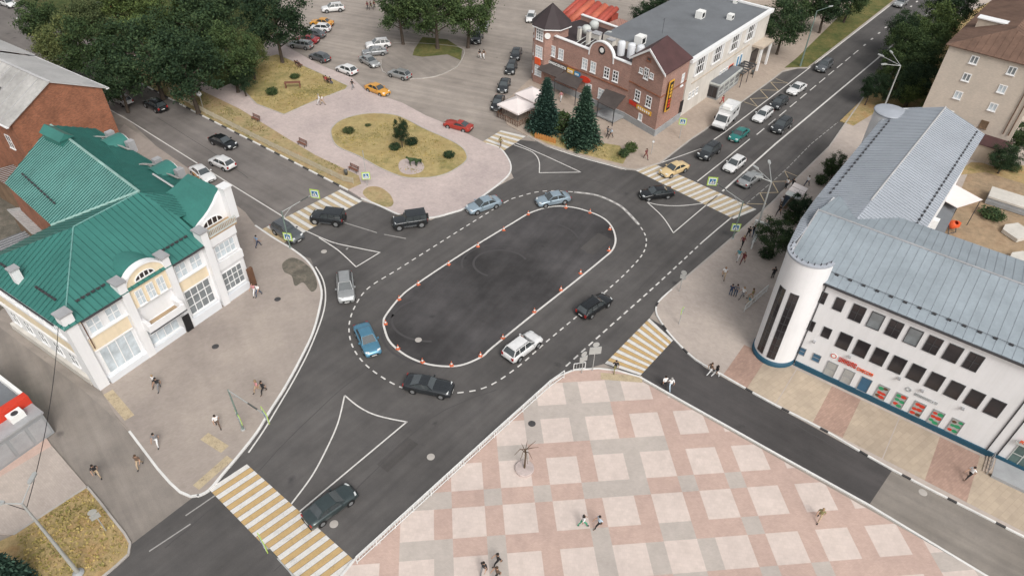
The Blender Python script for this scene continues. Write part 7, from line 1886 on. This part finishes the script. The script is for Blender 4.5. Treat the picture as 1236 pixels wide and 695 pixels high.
PP((264, 515), 300, 'walk', 'cloth_white', 'cloth_brown', 'hair_dark', 'person in a white shirt alone on the left pavement')
PP((191, 537), 280, 'walk', 'cloth_grey', 'cloth_white', 'hair_dark', 'person in grey with white shorts by the lane kerb')
PP((170, 563), 280, 'walk2', 'cloth_brown', 'cloth_tan', 'hair_brown', 'person in brown walking in the lane by its kerb', z=.02)
PP((119, 575), 310, 'walk', 'cloth_black', 'cloth_tan', 'hair_dark', 'person in black walking in the lane near the corner verge', z=.02)
PP((193, 470), 260, 'walk', 'cloth_black', 'cloth_grey', 'hair_dark', 'person in black and grey on the left pavement before the white building')
PP((189, 466), 260, 'walk2', 'cloth_white', 'cloth_black', 'hair_fair', 'person in white just behind the person in black and grey', h=.95)
PP((308, 356), 250, 'walk', 'cloth_pink', 'cloth_white', 'hair_brown', 'person in pink and white at the corner of the white building', longh=True)
PP((313, 357), 250, 'walk2', 'cloth_white', 'denim', 'hair_dark', 'person in white and jeans at the corner of the white building')
PP((312, 298), 40, 'walk', 'cloth_blue', 'cloth_navy', 'hair_dark', 'person in blue beside the white corner building near the left zebra')
PP((394, 99.5), 310, 'sit', 'cloth_red', 'cloth_black', 'hair_dark', 'person in red sitting on the park bench', z=.12, group='people sitting on benches')
PP((399, 101), 310, 'sit', 'cloth_black', 'denim', 'hair_dark', 'person in black sitting on the park bench', z=.12, group='people sitting on benches')
PP((360, 81), 310, 'sit', 'cloth_black', 'cloth_brown', 'hair_dark', 'person in black sitting on the bench by the tree', z=.12, group='people sitting on benches')
PP((677, 122), 240, 'walk', 'cloth_pink', 'cloth_white', 'hair_brown', 'person in pink between the two spruces')
# topiary animals on the oval lawn
def topiary():
    j = dict(rump=((-.55, 0, .95), .26), belly=((0, 0, .95), .25), chest=((.5, 0, 1.0), .27), neck=((.75, 0, 1.3), .15), head=((.95, 0, 1.5), .13), muz=((1.15, 0, 1.4), .075), ear1=((.9, .1, 1.68), .035), ear2=((.9, -.1, 1.68), .035), tail=((-.85, 0, .85), .06))
    E = [('rump', 'belly'), ('belly', 'chest'), ('chest', 'neck'), ('neck', 'head'), ('head', 'muz'), ('head', 'ear1'), ('head', 'ear2'), ('rump', 'tail')]
    for s, sd in ((1, 'l'), (-1, 'r')):
        j['fs' + sd] = ((.5, s * .16, .75), .11); j['fk' + sd] = ((.52, s * .16, .4), .065); j['ff' + sd] = ((.5, s * .16, .03), .055)
        j['hs' + sd] = ((-.52, s * .16, .72), .14); j['hk' + sd] = ((-.45, s * .16, .5), .085); j['hh' + sd] = ((-.62, s * .16, .33), .06); j['hf' + sd] = ((-.58, s * .16, .03), .055)
        E += [('chest', 'fs' + sd), ('fs' + sd, 'fk' + sd), ('fk' + sd, 'ff' + sd), ('rump', 'hs' + sd), ('hs' + sd, 'hk' + sd), ('hk' + sd, 'hh' + sd), ('hh' + sd, 'hf' + sd)]
    me = skin_bake('topiary_animal', j, E, 'belly'); me.materials.append(M['leaf_dark'])
    for i, (p, a, l) in enumerate((((499, 199), 200, 'dark green animal sculpture on the left of the paved ring'), ((505, 199.5), 230, 'dark green animal sculpture on the right of the paved ring'))):
        c = at(p[0], p[1], .17); o = bpy.data.objects.new('animal_sculpture', me); C.objects.link(o); o.location = (c.x, c.y, .175); o.rotation_euler = (0, 0, R(a)); o.scale = (.9 - .1 * i,) * 3; tag(o, l, 'sculpture')
topiary()

# ================================================================== LIGHT
w = bpy.data.worlds.new('World'); SC.world = w; w.use_nodes = True
nt = w.node_tree; bg = nt.nodes['Background']
sky = nt.nodes.new('ShaderNodeTexSky'); sky.sky_type = 'NISHITA'; sky.sun_disc = False
SUN_EL, SUN_AZ = R(46), R(158)      # azimuth clockwise from +y
sky.sun_elevation = SUN_EL; sky.sun_rotation = SUN_AZ; sky.air_density = 1.6; sky.dust_density = 6; sky.ozone_density = 1.2
hs = nt.nodes.new('ShaderNodeHueSaturation'); hs.inputs['Saturation'].default_value = .22
nt.links.new(sky.outputs[0], hs.inputs['Color']); nt.links.new(hs.outputs[0], bg.inputs['Color']); bg.inputs['Strength'].default_value = .13
sl = bpy.data.lights.new('sun', 'SUN'); sl.energy = 1.3; sl.angle = R(22); sl.color = (1, .965, .92)
so = bpy.data.objects.new('sun', sl); C.objects.link(so)
d = Vector((math.sin(SUN_AZ) * math.cos(SUN_EL), math.cos(SUN_AZ) * math.cos(SUN_EL), math.sin(SUN_EL)))
so.rotation_euler = d.to_track_quat('Z', 'Y').to_euler(); so.location = d * 100
v = SC.view_settings; v.view_transform = 'Standard'; v.look = 'None'; v.gamma = 1; v.use_curve_mapping = False; v.exposure = 0.10
SC.cycles.max_bounces = 5; SC.cycles.diffuse_bounces = 3; SC.cycles.glossy_bounces = 2; SC.cycles.transmission_bounces = 2
SC.cycles.use_denoising = True
